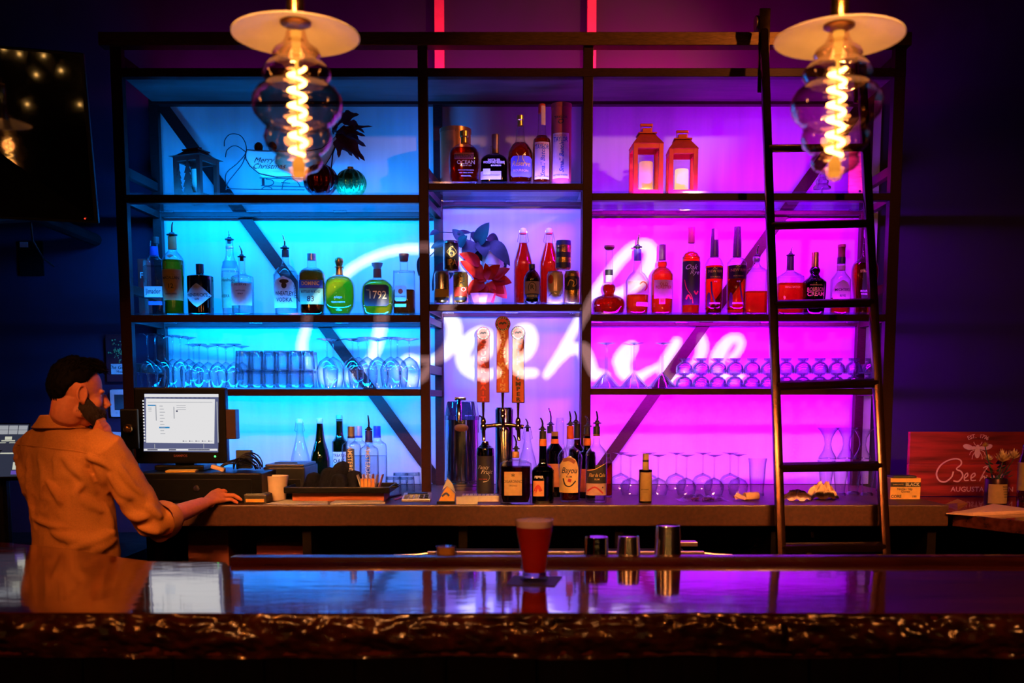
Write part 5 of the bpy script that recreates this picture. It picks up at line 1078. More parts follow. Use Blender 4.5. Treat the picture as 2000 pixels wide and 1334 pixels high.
# ------------------------------------------------------------------ pendants
PGLASS = G('amber_glow_bulb', (.94, .80, .68), (.75, .42, .16), .8, .13, .015, 2.0, gcol=(1, .93, .88))  # amber tint and orange rim put the filament's glow into the glass colour
DISC = M('white_enamel_disc', (.78, .74, .72), .45, 0, 20, .06)
FIL = E('glowing_filament', (1, .50, .11), 22)
def pendant(u, vd, Y, label):
    c = P(u, vd, Y); s = S(u, vd, Y); p = thing('pendant_lamp', label, 'pendant lamp', c, 'spiral filament pendants over the bar')
    MB().lathe([(.001, .034), (.025, .032), (.06, .022), (123*s, .0), (123.5*s, -.0025), (122*s, -.003), (.06, .016), (.03, .024), (.001, .026)], seg=64, cap0=False, cap1=False).build('disc_shade', DISC, p, smooth=30)
    MB().lathe([(.012, .20), (.016, .19), (.016, .13), (.013, .125), (.013, .10), (.017, .095), (.018, .03), (.016, .028)][::-1], seg=24).build('brass_socket', M('aged_brass', (.55, .33, .12), .25, 1, 40, .2), p, smooth=40)
    MB().lathe([(.026, .018), (.030, .02), (.030, .027), (.020, .03)], seg=24).build('shade_holder', M('dark_brass', (.2, .09, .04), .4, .9, 40, .2), p, smooth=40)
    MB().tube([(0, 0, .19), (0, 0, ZT-c.z)], .004, 8).build('cord', RUBBER, p)
    # bulb: four stacked bulges hanging below the disc
    zz = lambda v: P(u, v, Y).z-c.z; off = 10
    pr = [(17, 52), (22, 72), (30, 84), (44, 94), (47, 103), (43, 111), (42, 114), (56, 122), (66, 134), (67, 146), (60, 156), (60, 160), (77, 172), (87, 188), (88.5, 203), (84, 220), (68, 238), (60, 243), (63, 252), (67, 266), (62, 282), (48, 295), (42, 299), (46, 306), (47, 316), (38, 327), (22, 333), (15, 338), (14, 345), (8, 349), (.5, 350)]
    MB().lathe([(r*s, zz(v+off-6)) for r, v in pr][::-1], seg=56, cap0=False, cap1=False).build('bulb_glass', PGLASS, p, smooth=180)
    pts = []
    for i in range(190):
        a = i/189; ang = a*2*PI*5.9; rr = 16*s
        pts.append((math.cos(ang)*rr, math.sin(ang)*rr*.45, zz(132+(305-132)*a)))
    MB().tube(pts, .0036, 8).build('filament', FIL, p, smooth=80)
    MB().tube([(0, 0, zz(62)), (0, 0, zz(118))], [.011, .006], 14).build('glass_stem', E('stem_glow', (1, .42, .06), 1.3), p, smooth=60)
    MB().tube([(0, 0, zz(118)), (0, 0, zz(334))], .0028, 8).build('support_rod', E('rod_glow', (1, .40, .05), 2.2), p, smooth=60)
    MB().lathe([(.010, zz(345)), (.012, zz(335)), (.012, zz(318)), (.006, zz(308))], seg=16).build('lower_collar', E('collar_glow', (1, .38, .05), 1.2), p, smooth=60)
    for zz_, pw in ((zz(170), 3.0), (zz(270), 3.0)):
        l = bpy.data.lights.new('pendant_light', 'POINT'); l.energy = pw*.20; l.color = (1, .34, .08); l.shadow_soft_size = .03
        o = bpy.data.objects.new('pendant_light', l); COL.objects.link(o); o.location = c+Vector((0, 0, zz_))
    return p
pendant(578, 68, 2.10, 'glass spiral filament pendant with pale disc hanging before the blue lit bay')
pendant(1638, 74, 2.10, 'glass spiral filament pendant with pale disc hanging in front of the ladder')
pendant(-480, 68, 2.10, 'glass spiral filament pendant left of the photo edge, mirrored in the television')

# strings of small warm bulbs over the guests' side, seen only as reflections
FB = E('fairy_bulb', (1, .50, .12), 45)
sl = thing('string_lights', 'strings of tiny warm bulbs over the guest side, mirrored as dots in the glass', 'string lights', (0, 0, 3.2))
random.seed(11); mbulb = MB(); 
for k in range(7):
    y = -3.6+.18*(k % 2); pts = []
    for i in range(26):
        x = -3.0+i*.24; z_ = -1.55+k*.24-.16*abs(math.sin(i*.61+k*1.7)); pts.append((x, y, z_+.03))
        if random.random() < .55: mbulb.ball((x+random.uniform(-.08, .08), y, z_+random.uniform(-.05, 0)), .012, 8, 6)
    MB().tube(pts, .003, 5).build('cord', RUBBER, sl)
bb = mbulb.build('bulbs', FB, sl, smooth=80); bb['kind'] = 'stuff'

# ------------------------------------------------------------------ name projector: lamp shining through a cut-out plate
LP = Vector((.10, -.75, 1.50)); GD = .16
pj = thing('gobo_projector', 'small black projector throwing the white script name onto the glowing board', 'projector', LP)
aim = (P(1015, 610, YW)-LP).normalized()
xa = aim.cross(Vector((0, 0, 1))).normalized(); ya = xa.cross(aim)
STROKES = [
 ([(850, 488), (815, 486), (770, 490), (735, 500), (700, 517), (668, 541), (640, 566), (617, 592), (604, 615), (598, 640), (590, 672), (592, 692), (605, 712), (625, 732), (648, 742), (675, 738), (700, 727), (720, 708), (733, 684), (741, 650), (746, 618), (752, 590)], [19, 18, 17, 17, 18, 19, 18, 17, 16, 17, 19, 20, 19, 21, 21, 18, 16, 18, 22, 24, 24, 22]),
 ([(850, 488), (885, 495), (908, 515), (912, 545), (895, 580), (868, 600)], [19, 18, 18, 18, 18, 18]),
 ([(866, 610), (880, 622), (888, 642), (886, 662), (876, 682), (860, 697), (838, 706), (815, 703), (797, 703), (783, 716), (785, 733), (802, 743), (822, 738), (834, 722)], [20, 26, 30, 30, 26, 22, 16, 14, 20, 22, 22, 20, 18, 16]),
 ([(930, 703), (950, 690), (958, 670), (950, 652), (932, 652), (914, 668), (903, 692), (908, 714), (922, 728), (942, 735), (963, 729)], [18, 20, 22, 22, 24, 27, 28, 26, 22, 19, 17]),
 ([(1008, 706), (1028, 690), (1038, 668), (1034, 646), (1018, 643), (1002, 662), (993, 690), (998, 714), (1014, 729), (1043, 728)], [18, 22, 24, 22, 20, 22, 24, 22, 19, 17]),
 ([(1068, 732), (1082, 712), (1097, 690), (1108, 668), (1122, 642), (1136, 618), (1150, 592), (1172, 558), (1196, 528), (1218, 500), (1238, 484), (1262, 480), (1274, 496), (1268, 518), (1252, 543), (1226, 566), (1196, 578), (1162, 592)], [14, 18, 20, 18, 18, 18, 20, 20, 21, 21, 20, 24, 26, 27, 24, 20, 18, 18]),
 ([(1094, 700), (1110, 686), (1128, 680), (1142, 690), (1150, 710), (1160, 730), (1180, 734)], [16, 18, 22, 26, 26, 24, 19]),
 ([(1234, 678), (1222, 692), (1215, 708), (1222, 730), (1244, 738), (1266, 726), (1288, 714)], [22, 34, 34, 26, 19, 13, 10]),
 ([(1322, 668), (1312, 686), (1300, 705), (1295, 726), (1308, 742), (1330, 738), (1352, 722), (1366, 700), (1372, 678), (1370, 660)], [18, 19, 20, 20, 20, 18, 17, 19, 22, 16]),
 ([(1424, 702), (1438, 690), (1447, 672), (1441, 661), (1425, 665), (1410, 682), (1400, 704), (1406, 726), (1424, 738), (1446, 737)], [8, 14, 15, 17, 20, 25, 27, 24, 19, 17]),
]
caps_ = []
for pts, ws in STROKES:
    cp = ribbon([Vector(p) for p in pts], ws, 5)
    for i in range(len(cp)-1): caps_.append((cp[i][0], cp[i+1][0], cp[i][1]/2, cp[i+1][1]/2))
# each wall pixel maps linearly to the plate, so the plate is cut on a grid of wall pixels
UU0, UU1, VV0, VV1, ST = 540, 1490, 440, 780, 2.5
def plate(u, v):
    wpt = P(u, v, YW); d = wpt-LP; return LP+d*(GD/d.dot(aim))
nu, nv = int((UU1-UU0)/ST), int((VV1-VV0)/ST)
hole = [[False]*nu for _ in range(nv)]
for a, b, ra_, rb_ in caps_:
    m_ = max(ra_, rb_)
    i0 = max(0, int((min(a.x, b.x)-m_-UU0)/ST)); i1 = min(nu-1, int((max(a.x, b.x)+m_-UU0)/ST)+1)
    j0 = max(0, int((min(a.y, b.y)-m_-VV0)/ST)); j1 = min(nv-1, int((max(a.y, b.y)+m_-VV0)/ST)+1)
    d = b-a; dd = max(1e-9, d.dot(d))
    for j in range(j0, j1+1):
        for i in range(i0, i1+1):
            if hole[j][i]: continue
            p = Vector((UU0+(i+.5)*ST, VV0+(j+.5)*ST)); t_ = min(1, max(0, (p-a).dot(d)/dd))
            if (p-a-d*t_).length < ra_+(rb_-ra_)*t_: hole[j][i] = True
gm = MB()
def gq(ua, ub, va, vb):
    gm.add([plate(ua, va)-LP, plate(ub, va)-LP, plate(ub, vb)-LP, plate(ua, vb)-LP], [(0, 1, 2, 3)])
for j in range(nv):
    i = 0
    while i < nu:
        if hole[j][i]: i += 1; continue
        k = i
        while k < nu and not hole[j][k]: k += 1
        gq(UU0+i*ST, UU0+k*ST, VV0+j*ST, VV0+(j+1)*ST); i = k
BG = 1400
gq(UU0-BG, UU1+BG, VV0-BG, VV0); gq(UU0-BG, UU1+BG, VV1, VV1+BG); gq(UU0-BG, UU0, VV0, VV1); gq(UU1, UU1+BG, VV0, VV1)
MB_mat = M('matt_black_metal', (.01, .01, .01), .7, .2, 30, .2)
gm.build('stencil_plate', MB_mat, pj)
Rm = Matrix((xa, aim, ya)).transposed(); hb = MB()
for (c_, d_) in (((0, -.03, .14), (.27, .42, .01)), ((0, -.03, -.14), (.27, .42, .01)), ((.14, -.03, 0), (.01, .42, .29)), ((-.14, -.03, 0), (.01, .42, .29)), ((0, -.24, 0), (.29, .01, .29))):
    hb.box(Rm @ Vector(c_), d_, Rm)
hb.build('housing', MB_mat, pj)
MB().tube([Rm @ Vector((0, -.03, .145)), Rm @ Vector((0, -.03, .145))+Vector((0, 0, ZT-LP.z-.15))], .012, 10).build('mount_pole', MB_mat, pj)
lo_ = spot('projector_lamp', LP, LP+aim, (1, .97, .93), 2800, 60, .0003, 0)
lo_.data.use_soft_falloff = False

# ------------------------------------------------------------------ television at the upper left
tv = thing('television', 'large dark wall television mirroring warm bar lights, cut by the photo edge', 'television', (0, 0, 0))
c4 = [P(193, 437, 4.02), P(-330, 412, 3.77), P(-330, 60, 3.65), P(163, 103, 3.90)]
cc = sum(c4, Vector())/4; tv.location = cc
ex = (c4[0]-c4[1]).normalized(); nrm = ex.cross(c4[3]-c4[0]).normalized()
if nrm.y > 0: nrm = -nrm
TVG = M('tv_glass', (.004, .004, .005), .04, 0, 10, .1, coat=1)
MB().add([p-cc+nrm*.0 for p in c4]+[p-cc-nrm*.045 for p in c4], [(0, 1, 2, 3), (7, 6, 5, 4)]+[(i, i+4, (i+1) % 4+4, (i+1) % 4) for i in range(4)]).build('housing', BLACKP, tv, bevel=.004)
ins = [c4[i]+(cc-c4[i])*.035 for i in range(4)]
MB().add([p-cc+nrm*.0015 for p in ins]+[p-cc+nrm*.0003 for p in ins], [(0, 1, 2, 3), (7, 6, 5, 4)]+[(i, i+4, (i+1) % 4+4, (i+1) % 4) for i in range(4)]).build('screen', TVG, tv)
q = P(166, 427, 3.99)-cc+nrm*.003; MB().ball(q, .003, 8, 6).build('standby_light', E('red_light', (1, .05, .02), 1.5), tv)
q = (c4[1]+c4[0])/2-cc-nrm*.05
MB().tube([q, q+Vector((0, .5, .1)), Vector((q.x, Y1-.02-cc.y, q.z+.1))], .03, 10).build('wall_bracket', DARK, tv)
a = P(60, 434, 4.0)
simple('loose_cable', 'thin black cable hanging below the television', 'cable', MB().tube([a, P(64, 470, 4.1), P(85, 505, 4.3), P(105, 520, 4.6)], .004, 6), RUBBER, smooth=60)
p = P(62, 505, Y1)
t = thing('wall_outlet', 'dark wall outlet plate with pale sticker below the television', 'outlet', (p.x, Y1-.004, p.z)); s = S(62, 505, Y1)
MB().box((0, 0, 0), (48*s, .008, 66*s), bev=.002).build('plate', BLACKP, t)
MB().box((-12*s, -.006, 26*s), (16*s, .004, 10*s), bev=.001).build('sticker', COLR('mauve_sticker', (.5, .3, .35), .5), t)

# ------------------------------------------------------------------ left wall bits near the first post
p = P(232, 716, 4.75)
t = thing('framed_card', 'framed dark picture of glittering foliage above a pale name card by left post', 'picture', (p.x, Y1-.012, P(232, 700, Y1).z)); s = S(232, 700, Y1)
t.location.x = P(232, 700, Y1).x
MB().box((0, 0, 0), (44*s, .02, 92*s), bev=.003).build('frame', M('dark_maroon_frame', (.06, .01, .02), .4, 0, 20, .2), t)
m = MB(); random.seed(2)
for k in range(60): m.ball((random.gauss(4, 7)*s, -.012, (12+random.gauss(0, 10))*s), random.uniform(.002, .005), 6, 4)
m.build('foliage_print', M('gold_green_leaf', (.35, .42, .15), .35, .4, 20, .3), t)['kind'] = 'stuff'
MB().box((6*s, -.012, -21*s), (36*s, .004, 20*s)).build('name_card', L_WHITE, t); flat_text(t, 'The Golden', 6*s, -.0145, -18*s, 7*s, INK, shear=.3); flat_text(t, 'Hour', 6*s, -.0145, -26*s, 5*s, INK)
p = P(246, 788, Y1); s = S(246, 788, Y1)
t = thing('thermostat', 'pale rounded wall thermostat with grey display left of the monitor', 'thermostat', (p.x, Y1-.014, p.z))
MB().box((0, 0, 0), (56*s, .026, 54*s), bev=.012).build('case', COLR('pale_plastic', (.65, .68, .68), .4, trans=.0), t, smooth=40)
MB().box((2*s, -.0135, 2*s), (40*s, .003, 30*s), bev=.001).build('display', M('grey_green_display', (.05, .08, .09), .2, 0, 20, .2), t)
for k in range(5): MB().box((-14*s+k*7*s, -.0135, -18*s), (4*s, .003, 4*s)).build('button', L_GREY, t)
p = P(232, 862, Y1); s = S(232, 862, Y1)
t = thing('notice', 'pale printed community notice pinned to the wall behind the bartender', 'notice', (p.x, Y1-.002, P(232, 872, Y1).z))
MB().box((0, 0, 0), (52*s, .002, 56*s), Matrix.Rotation(.05, 3, 'Y')).build('sheet', L_WHITE, t)
flat_text(t, 'COMMUNITY', 0, -.003, 18*s, 8*s, INK, f=lambda a, b: (a*math.cos(.35)-b*math.sin(.35), -.003, 16*s+a*math.sin(.35)+b*math.cos(.35)))
for k in range(4): MB().box((0, -.002, -2*s-k*6*s), (36*s, .001, 1.4*s)).build('printed_line', INK, t)
p = P(250, 838, 4.1); t = thing('brass_knob', 'round brass knob on a black plate left of the monitor', 'knob', p)
MB().box((0, .02, 0), (.07, .02, .16), bev=.006).build('back_plate', BLACKP, t); MB().tube([(0, .02, -.08), (0, .02, ZC-p.z)], .012, 10).build('stem', BLACKP, t); MB().lathe([(.004, .012), (.014, .010), (.02, .0), (.014, -.012)], (0, -.004, 0), 24, axis=Matrix.Rotation(PI/2, 3, 'X')).build('knob', M('red_brass', (.6, .28, .08), .25, .9, 30, .2), t, smooth=60)

# order screen behind the bartender's back
q4 = [P(-60, 932, 3.92), P(40, 930, 3.98), P(57, 829, 4.12), P(-60, 829, 4.06)]
cc = sum(q4, Vector())/4; t = thing('order_screen', 'lit touch screen with grey keys and pink tiles behind the bartender', 'screen', (cc.x, cc.y, .885))
o3 = Vector((cc.x, cc.y, .885)); nn_ = (q4[1]-q4[0]).cross(q4[3]-q4[0]).normalized(); nn_ = nn_ if nn_.y < 0 else -nn_
def sq(pts, off, nm, mat, th=.002):
    a = [p-o3+nn_*off for p in pts]; b = [p-o3+nn_*(off-th) for p in pts]; n = len(a)
    return MB().add(a+b, [tuple(range(n)), tuple(range(n, 2*n))[::-1]]+[(i, i+n, (i+1) % n+n, (i+1) % n) for i in range(n)]).build(nm, mat, t)
big = [c_+(c_-cc)*.05 for c_ in q4]
sq(big, -.001, 'housing', BLACKP, .02)
MB().tube([(0, .02, 0), (0, .02, cc.z-.885)], .03, 12).build('stand', BLACKP, t)
sq(q4, .001, 'screen', E('screen_navy', (.035, .04, .07), .8))
def B4(a, b): return q4[0].lerp(q4[1], a).lerp(q4[3].lerp(q4[2], a), b)
def tile(a0, b0, a1, b1, nm, mat, off=.003): sq([B4(a0, b0), B4(a1, b0), B4(a1, b1), B4(a0, b1)], off, nm, mat, .001)
for r_ in range(2):
    for c_ in range(6): tile(.02+c_*.163, .80+r_*.09, .17+c_*.163, .88+r_*.09, 'grey_key', E('key_grey', (.32, .33, .36), 1))
PK = E('tile_pink', (.75, .02, .42), 1); CR = E('tile_cream', (.55, .55, .45), 1); PU = E('tile_purple', (.12, .07, .4), 1)
tile(.88, .38, 1.0, .62, 'pink_tile', PK); tile(.88, .30, .99, .37, 'cream_tile', CR); tile(.82, .12, .98, .26, 'cream_tile', CR); tile(.80, .03, .97, .10, 'purple_tile', PU)
tile(.50, .42, .84, .64, 'outlined_tile', CR); tile(.51, .44, .83, .62, 'dark_tile', E('tile_dark', (.03, .03, .05), 1), .005); tile(.56, .66, .80, .68, 'key_line', CR, .004); tile(.62, .69, .74, .75, 'bell_icon', CR, .004)

# ------------------------------------------------------------------ wooden tavern sign at the right
Ys = 4.75; zz = lambda v, u=1880: P(u, v, Ys).z; xx = lambda u: P(u, 900, Ys).x
sg = thing('tavern_sign', 'red stained wooden sign with pale bee emblem and script lettering', 'sign', (xx(1890), Ys, ZR))
SX = xx(1890); RS = lambda u, v: (P(u, v, Ys).x-SX, P(u, v, Ys).z-ZR)
REDW = M('red_stained_wood', (.36, .020, .012), .45, 0, 4, .8, stretch=(.6, 6, 6), bump=.1)
zb0 = 0.001; 
zt0 = RS(1775, 843)[1]
x0, x1 = RS(1776, 900)[0], RS(2040, 900)[0]
for k in range(2):
    MB().box(((x0+x1)/2, .015, zb0+(zt0-zb0)*(k+.5)/2), (x1-x0, .026, (zt0-zb0)/2-.0015), bev=.002).build('board', REDW, sg)
SPK = COLR('salmon_paint', (.95, .55, .45), .5)
def paint(vsfs, nm='lettering', y=-.0005): MB().add([(a, y, b) for a, b in vsfs[0]], vsfs[1]).build(nm, SPK, sg)
def spx(pts, w_): 
    s_ = S(1880, 900, Ys); return stroke_geo([RS(*p) for p in pts], [q*s_ for q in w_] if isinstance(w_, list) else w_*s_, 6)
# bee emblem
bx, bz = RS(1909, 882); s_ = S(1909, 880, Ys)
m = MB(); n_ = 20
def ell(cx, cz, rx, rz, rot):
    return [(cx+rx*math.cos(a)*math.cos(rot)-rz*math.sin(a)*math.sin(rot), -.0005, cz+rx*math.cos(a)*math.sin(rot)+rz*math.sin(a)*math.cos(rot)) for a in [2*PI*i/n_ for i in range(n_)]]
for k_, (cx, cz, rx, rz, rot) in enumerate(((0, -2, 5.6, 11, 0), (0, 9.5, 3.6, 4, 0), (-19, 9, 10, 5.2, -.28), (19, 9, 10, 5.2, .28), (-9, 7, 7, 3.4, .1), (9, 7, 7, 3.4, -.1))):
    m.add([(a_, -.0006-.0002*k_, c_) for a_, b_, c_ in ell(bx+cx*s_, bz+cz*s_, rx*s_, rz*s_, rot)], [tuple(range(n_))])
for sgn in (-1, 1):
    for pl_ in ([(4, 12), (7, 16), (8, 19)], [(6, 3), (13, -1), (15, -7)], [(5, -1), (9, -8), (10, -15)]):
        vs, fs = stroke_geo([(bx+sgn*a*s_, bz+b*s_) for a, b in pl_], 1.3*s_, 3); m.add([(a, -.0005, b) for a, b in vs], fs)
m.build('bee_emblem', SPK, sg)
for j, ch in enumerate('EST. 1796'):
    if ch == ' ': continue
    a = 2.02-j*.113*1.05; cx, cz = RS(1908, 888); rr = 36*s_; vs, fs = text_geo(ch, 8.5*s_*1.3, bold=.01); ca, sa = math.cos(a-PI/2), math.sin(a-PI/2)
    m = MB().add([(cx+math.cos(a)*rr*1.1+px*ca-py*sa, -.0005, cz+math.sin(a)*rr+px*sa+py*ca) for px, py in vs], fs).build('lettering', SPK, sg)
paint(spx([(1862, 921), (1858, 932), (1846, 941), (1834, 938), (1829, 925), (1836, 910), (1850, 900), (1866, 896), (1876, 899), (1877, 907), (1868, 916), (1877, 921), (1880, 930), (1872, 940), (1862, 939)], [3, 3, 3, 3, 3.4, 3, 2.6, 2.6, 3, 3, 2.6, 3, 3, 3, 2.6]), 'script_lettering')
paint(spx([(1884, 934), (1890, 929), (1889, 924), (1884, 929), (1884, 938), (1892, 938)], 2.4), 'script_lettering')
paint(spx([(1897, 934), (1904, 929), (1903, 924), (1897, 929), (1897, 938), (1906, 938)], 2.4), 'script_lettering')
paint(spx([(1913, 940), (1922, 922), (1930, 910), (1920, 914)], 2.4), 'script_lettering'); paint(spx([(1915, 936), (1922, 930), (1924, 938)], 2.4), 'script_lettering')
paint(spx([(1928, 928), (1926, 936), (1932, 938), (1940, 926), (1942, 938), (1950, 926), (1952, 936), (1960, 930), (1958, 926), (1954, 934), (1962, 938)], 2.2), 'script_lettering')
vs, fs = text_geo('AUGUSTA TAVERN', 10.5*s_*1.3, bold=.008); cx, cz = RS(1918, 956); k_ = 1.0
wd = max(a for a, b in vs)-min(a for a, b in vs); k_ = (RS(1978, 956)[0]-RS(1856, 956)[0])/wd
paint(([(cx+a*k_, cz+b) for a, b in vs], fs))
# flower tin
p = onz(1953, 988, ZR); s = S(1953, 970, p.y); zz = lambda v: P(1953, v, p.y).z-ZR
t = thing('flower_tin', 'tin can with tan label holding cream and red flowers before the sign', 'flower vase', (p.x, p.y+.045, ZR))
MB().lathe([(20*s, 0), (21*s, .004), (21*s, zz(938)), (20*s, zz(936)), (20*s, .01)], seg=36, cap1=False).build('tin', M('dark_tin', (.05, .015, .02), .3, .6, 30, .2), t, smooth=40)
ps = [(21*s, 0), (21*s, zz(938))]
patch(ps, -19*s, 20.3*s, zz(984), zz(946), 2, 1).build('paper_label', lab((.70, .42, .22), 'tan_kraft_label'), t, smooth=60)
for k in range(5): wrap_text(ps, 'handmade'[k:], 12*s, zz(951+k*5), 4*s, 2, 1).build('lettering', INK, t)
random.seed(8)
def flower(cx, cy, cz, rr, mat, nm, n=42):
    m = MB()
    for k in range(n):
        a = 2*PI*k*.381966; e = PI/2*(1-.75*(k/n)**.7); d = Vector((math.cos(a)*math.cos(e), math.sin(a)*math.cos(e), math.sin(e))); L = rr*(.75+.3*random.random())
        side = d.cross(Vector((0, 0, 1))).normalized() if abs(d.z) < .99 else Vector((1, 0, 0)); c_ = Vector((cx, cy, cz)); wq = rr*.13
        m.add([c_, c_+d*L*.5+side*wq, c_+d*L, c_+d*L*.5-side*wq], [(0, 1, 2, 3)])
        m.v[-2] = tuple(Vector(m.v[-2])+Vector((0, 0, rr*.1)))
    return m.build(nm, mat, t)
CRM = M('cream_petals', (.85, .60, .32), .6, 0, 60, .12); DRD = M('dark_red_petals', (.28, .02, .02), .6, 0, 60, .2); GRN = M('dark_green_leaf', (.05, .10, .04), .5, 0, 30, .3)
STEMM = MB()
for (u, v, dy, rr, mt, nm) in ((1962, 897, -.03, 24, CRM, 'cream_bloom'), (1990, 892, 0, 20, CRM, 'cream_bloom'), (1945, 896, .02, 14, CRM, 'cream_bloom'), (1975, 905, .0, 17, DRD, 'red_bloom'), (1981, 882, .03, 7, DRD, 'red_bloom'), (1974, 884, .03, 6, DRD, 'red_bloom'), (1950, 925, -.02, 13, DRD, 'red_bloom'), (1930, 868, -.02, 10, M('golden_buds', (.8, .5, .1), .4, .3, 40, .3), 'golden_sprig')):
    c_ = Vector((P(u, v, p.y).x-p.x, dy, zz(v+6))); flower(c_.x, c_.y, c_.z, rr*s, mt, nm)
    STEMM.tube([(0, 0, .02), (c_.x*.4, c_.y*.5, zz(930)), tuple(c_)], .0022, 6)
STEMM.build('stems', GRN, t, smooth=60)
m = MB()
for k in range(26):
    a = random.random()*6.28; r0 = random.uniform(5, 26)*s; z_ = random.uniform(zz(936), zz(900)); c_ = Vector((math.cos(a)*r0, math.sin(a)*r0*.6, z_)); d = Vector((math.cos(a), math.sin(a), .5))*12*s; sd = Vector((-math.sin(a), math.cos(a), 0))*4*s
    m.add([c_-d*.3, c_+sd, c_+d, c_-sd], [(0, 1, 2, 3)])
m.build('leaves', GRN, t)
sheet('crumpled sheet of paper lying on the glossy counter before the flower tin', [(1848, 1004), (1900, 1008), (1960, 1006), (2010, 1003), (2000, 994), (1940, 990), (1895, 996)], .003, COLR('pinkish_paper', (.75, .42, .30), .7), z0=ZR, wav=.01)
sheet('crumpled receipt lying on the glossy counter between sign and counter end', [(1846, 986), (1870, 990), (1890, 984), (1870, 981)], .003, COLR('brown_paper', (.35, .12, .05), .6), z0=ZR, wav=.012)
p = P(1999, 868, 4.5); t = thing('purple_glass', 'purple lit glass bottle cut by the right edge beside the flowers', 'bottle', (p.x+.01, 4.5, ZR)); s = S(1999, 900, 4.5); 
MB().lathe([(12*s, 0), (12*s, P(1999, 900, 4.5).z-ZR), (6*s, P(1999, 885, 4.5).z-ZR), (6*s, P(1999, 868, 4.5).z-ZR)], seg=24).build('glass_body', G('purple_glass', (.5, .2, .6), (.4, .3, .5), .5, .1, .02, 2), t, smooth=50)
MB().lathe([(12.3*s, .05), (12.3*s, P(1999, 903, 4.5).z-ZR)], seg=24, cap0=False, cap1=False).build('paper_label', L_YEL, t, smooth=50)

# ------------------------------------------------------------------ things on the bar and the ledge behind it
p = onz(1044, 1140, ZB); s = S(1044, 1080, p.y+.03); Yb = p.y+.035; zz = lambda v: P(1044, v, Yb).z-ZB
t = thing('coaster', 'black square paper coaster under the pint of beer', 'coaster', (p.x, Yb, ZB))
q = [onz(988, 1144, ZB), onz(1083, 1146, ZB), onz(1098, 1127, ZB), onz(1003, 1126, ZB)]
MB().add([(a.x-p.x, a.y-Yb, z_) for z_ in (.0003, .002) for a in q], [(0, 3, 2, 1), (4, 5, 6, 7), (0, 1, 5, 4), (1, 2, 6, 5), (2, 3, 7, 6), (3, 0, 4, 7)]).build('card', M('black_card', (.02, .012, .03), .6, 0, 40, .2), t)
t = thing('pint_glass', 'full footed pint of red beer with pinkish foam on a black coaster', 'beer glass', (p.x, Yb, ZB+.002))
H = zz(1016)
gp = [(26, 0), (28, .003), (28, .009), (24, .014), (23, .020), (25, .030), (27, H*.45), (33, H*.72), (35, H*.80), (36, H*.9), (37, H), (36, H)]
MB().lathe([(r*s, z_) for r, z_ in gp], seg=48, cap1=False).build('glass_wall', G('pint_glass', (.95, .96, .96), (.45, .4, .42), .5, .05, .02, 2.2), t, smooth=60)
MB().lathe([(22*s, .010), (23*s, .016), (22*s, .0215)], seg=40).build('thick_base', G('clear_thick_base', (.8, .75, .8), (.6, .5, .6), .6, .25, .05, 1.6), t, smooth=50)
BEER = M('red_beer', (.98, .045, .010), .35, 0, 8, .2, trans=.75)
MB().lathe([(20*s, .022), (23*s, .030), (25.8*s, H*.45), (31.8*s, H*.72), (33.8*s, H*.80), (34.6*s, H*.88)], seg=48).build('beer', BEER, t, smooth=60)
MB().lathe([(34.6*s, H*.88), (35.4*s, H*.94), (35.6*s, H*.985), (33*s, H*.992), (.001, H*.99)], seg=48, cap1=False).build('foam', M('pale_foam', (.95, .72, .78), .7, 0, 90, .06, bump=.3, trans=.45), t, smooth=60)
def ledge_item(nm, label, cat, u, v_t, hw_t, hw_b, mat, part='body', Y=2.80, base_z=None, cap=True, group=None):
    s = S(u, v_t, Y); pt = P(u, v_t, Y); t = thing(nm, label, cat, (pt.x, Y, ZL), group); h = pt.z-ZL
    MB().lathe([(hw_b*s, 0), (hw_b*s, .003), (hw_b*s*.99, .006), (hw_t*s, h-.004), (hw_t*s*.96, h), (hw_t*s*.9, h-.002)], seg=40, cap1=cap).build(part, mat, t, smooth=35)
    return t, s, h
SHK = M('shaker_steel', (.72, .62, .55), .16, 1, 30, .05)
ledge_item('shaker_tin', 'shorter upside down steel shaker tin between dark glass and tall tin', 'shaker', 1228, 1047, 21, 29, SHK)
ledge_item('shaker_tin', 'taller upside down steel shaker tin nearest the middle of the bar edge', 'shaker', 1305, 1026, 23.5, 30, SHK)
t, s, h = ledge_item('mixing_glass', 'dark upside down mixing glass with lilac lit base behind the bar', 'glass', 1165, 1049, 23, 26, G('smoky_mixing_glass', (.10, .09, .14), (.5, .4, .6), .7, .12, .03, 1.6), 'glass_wall')
MB().lathe([(22*s, h-.018), (23*s, h-.006), (22*s, h+.001)], seg=32).build('thick_base', G('lilac_base', (.6, .5, .8), (.6, .5, .8), .6, .3, .05, 1.6), t, smooth=50)
t, s, h = ledge_item('garnish_jar', 'small amber faceted jar of garnish standing behind the bar lip', 'jar', 871, 1068, 17, 23, COLR('amber_garnish', (.75, .38, .08), .4, trans=.3))
MB().lathe([(22*s, h-.02), (19*s, h-.006), (20*s, h+.002)], seg=32).build('glass_rim', GCLEAR, t, smooth=50)
t, s, h = ledge_item('garnish_dish', 'very low orange dish right of the garnish jar, just above the lip', 'dish', 917, 1088, 18, 16, COLR('orange_dish', (.6, .2, .06), .4))
t = thing('bar_puck', 'pink purple rounded cap of a tool behind the bar lip before the ladder', 'cap', (P(1484, 1090, 2.8).x, 2.8, ZL)); h = P(1484, 1089, 2.8).z-ZL
MB().lathe([(.02, 0), (.02, h-.02), (.026, h-.018), (.024, h-.008), (.014, h-.001), (.001, h)], seg=28, cap1=False).build('body', COLR('pink_cap', (.6, .2, .5), .3), t, smooth=60)
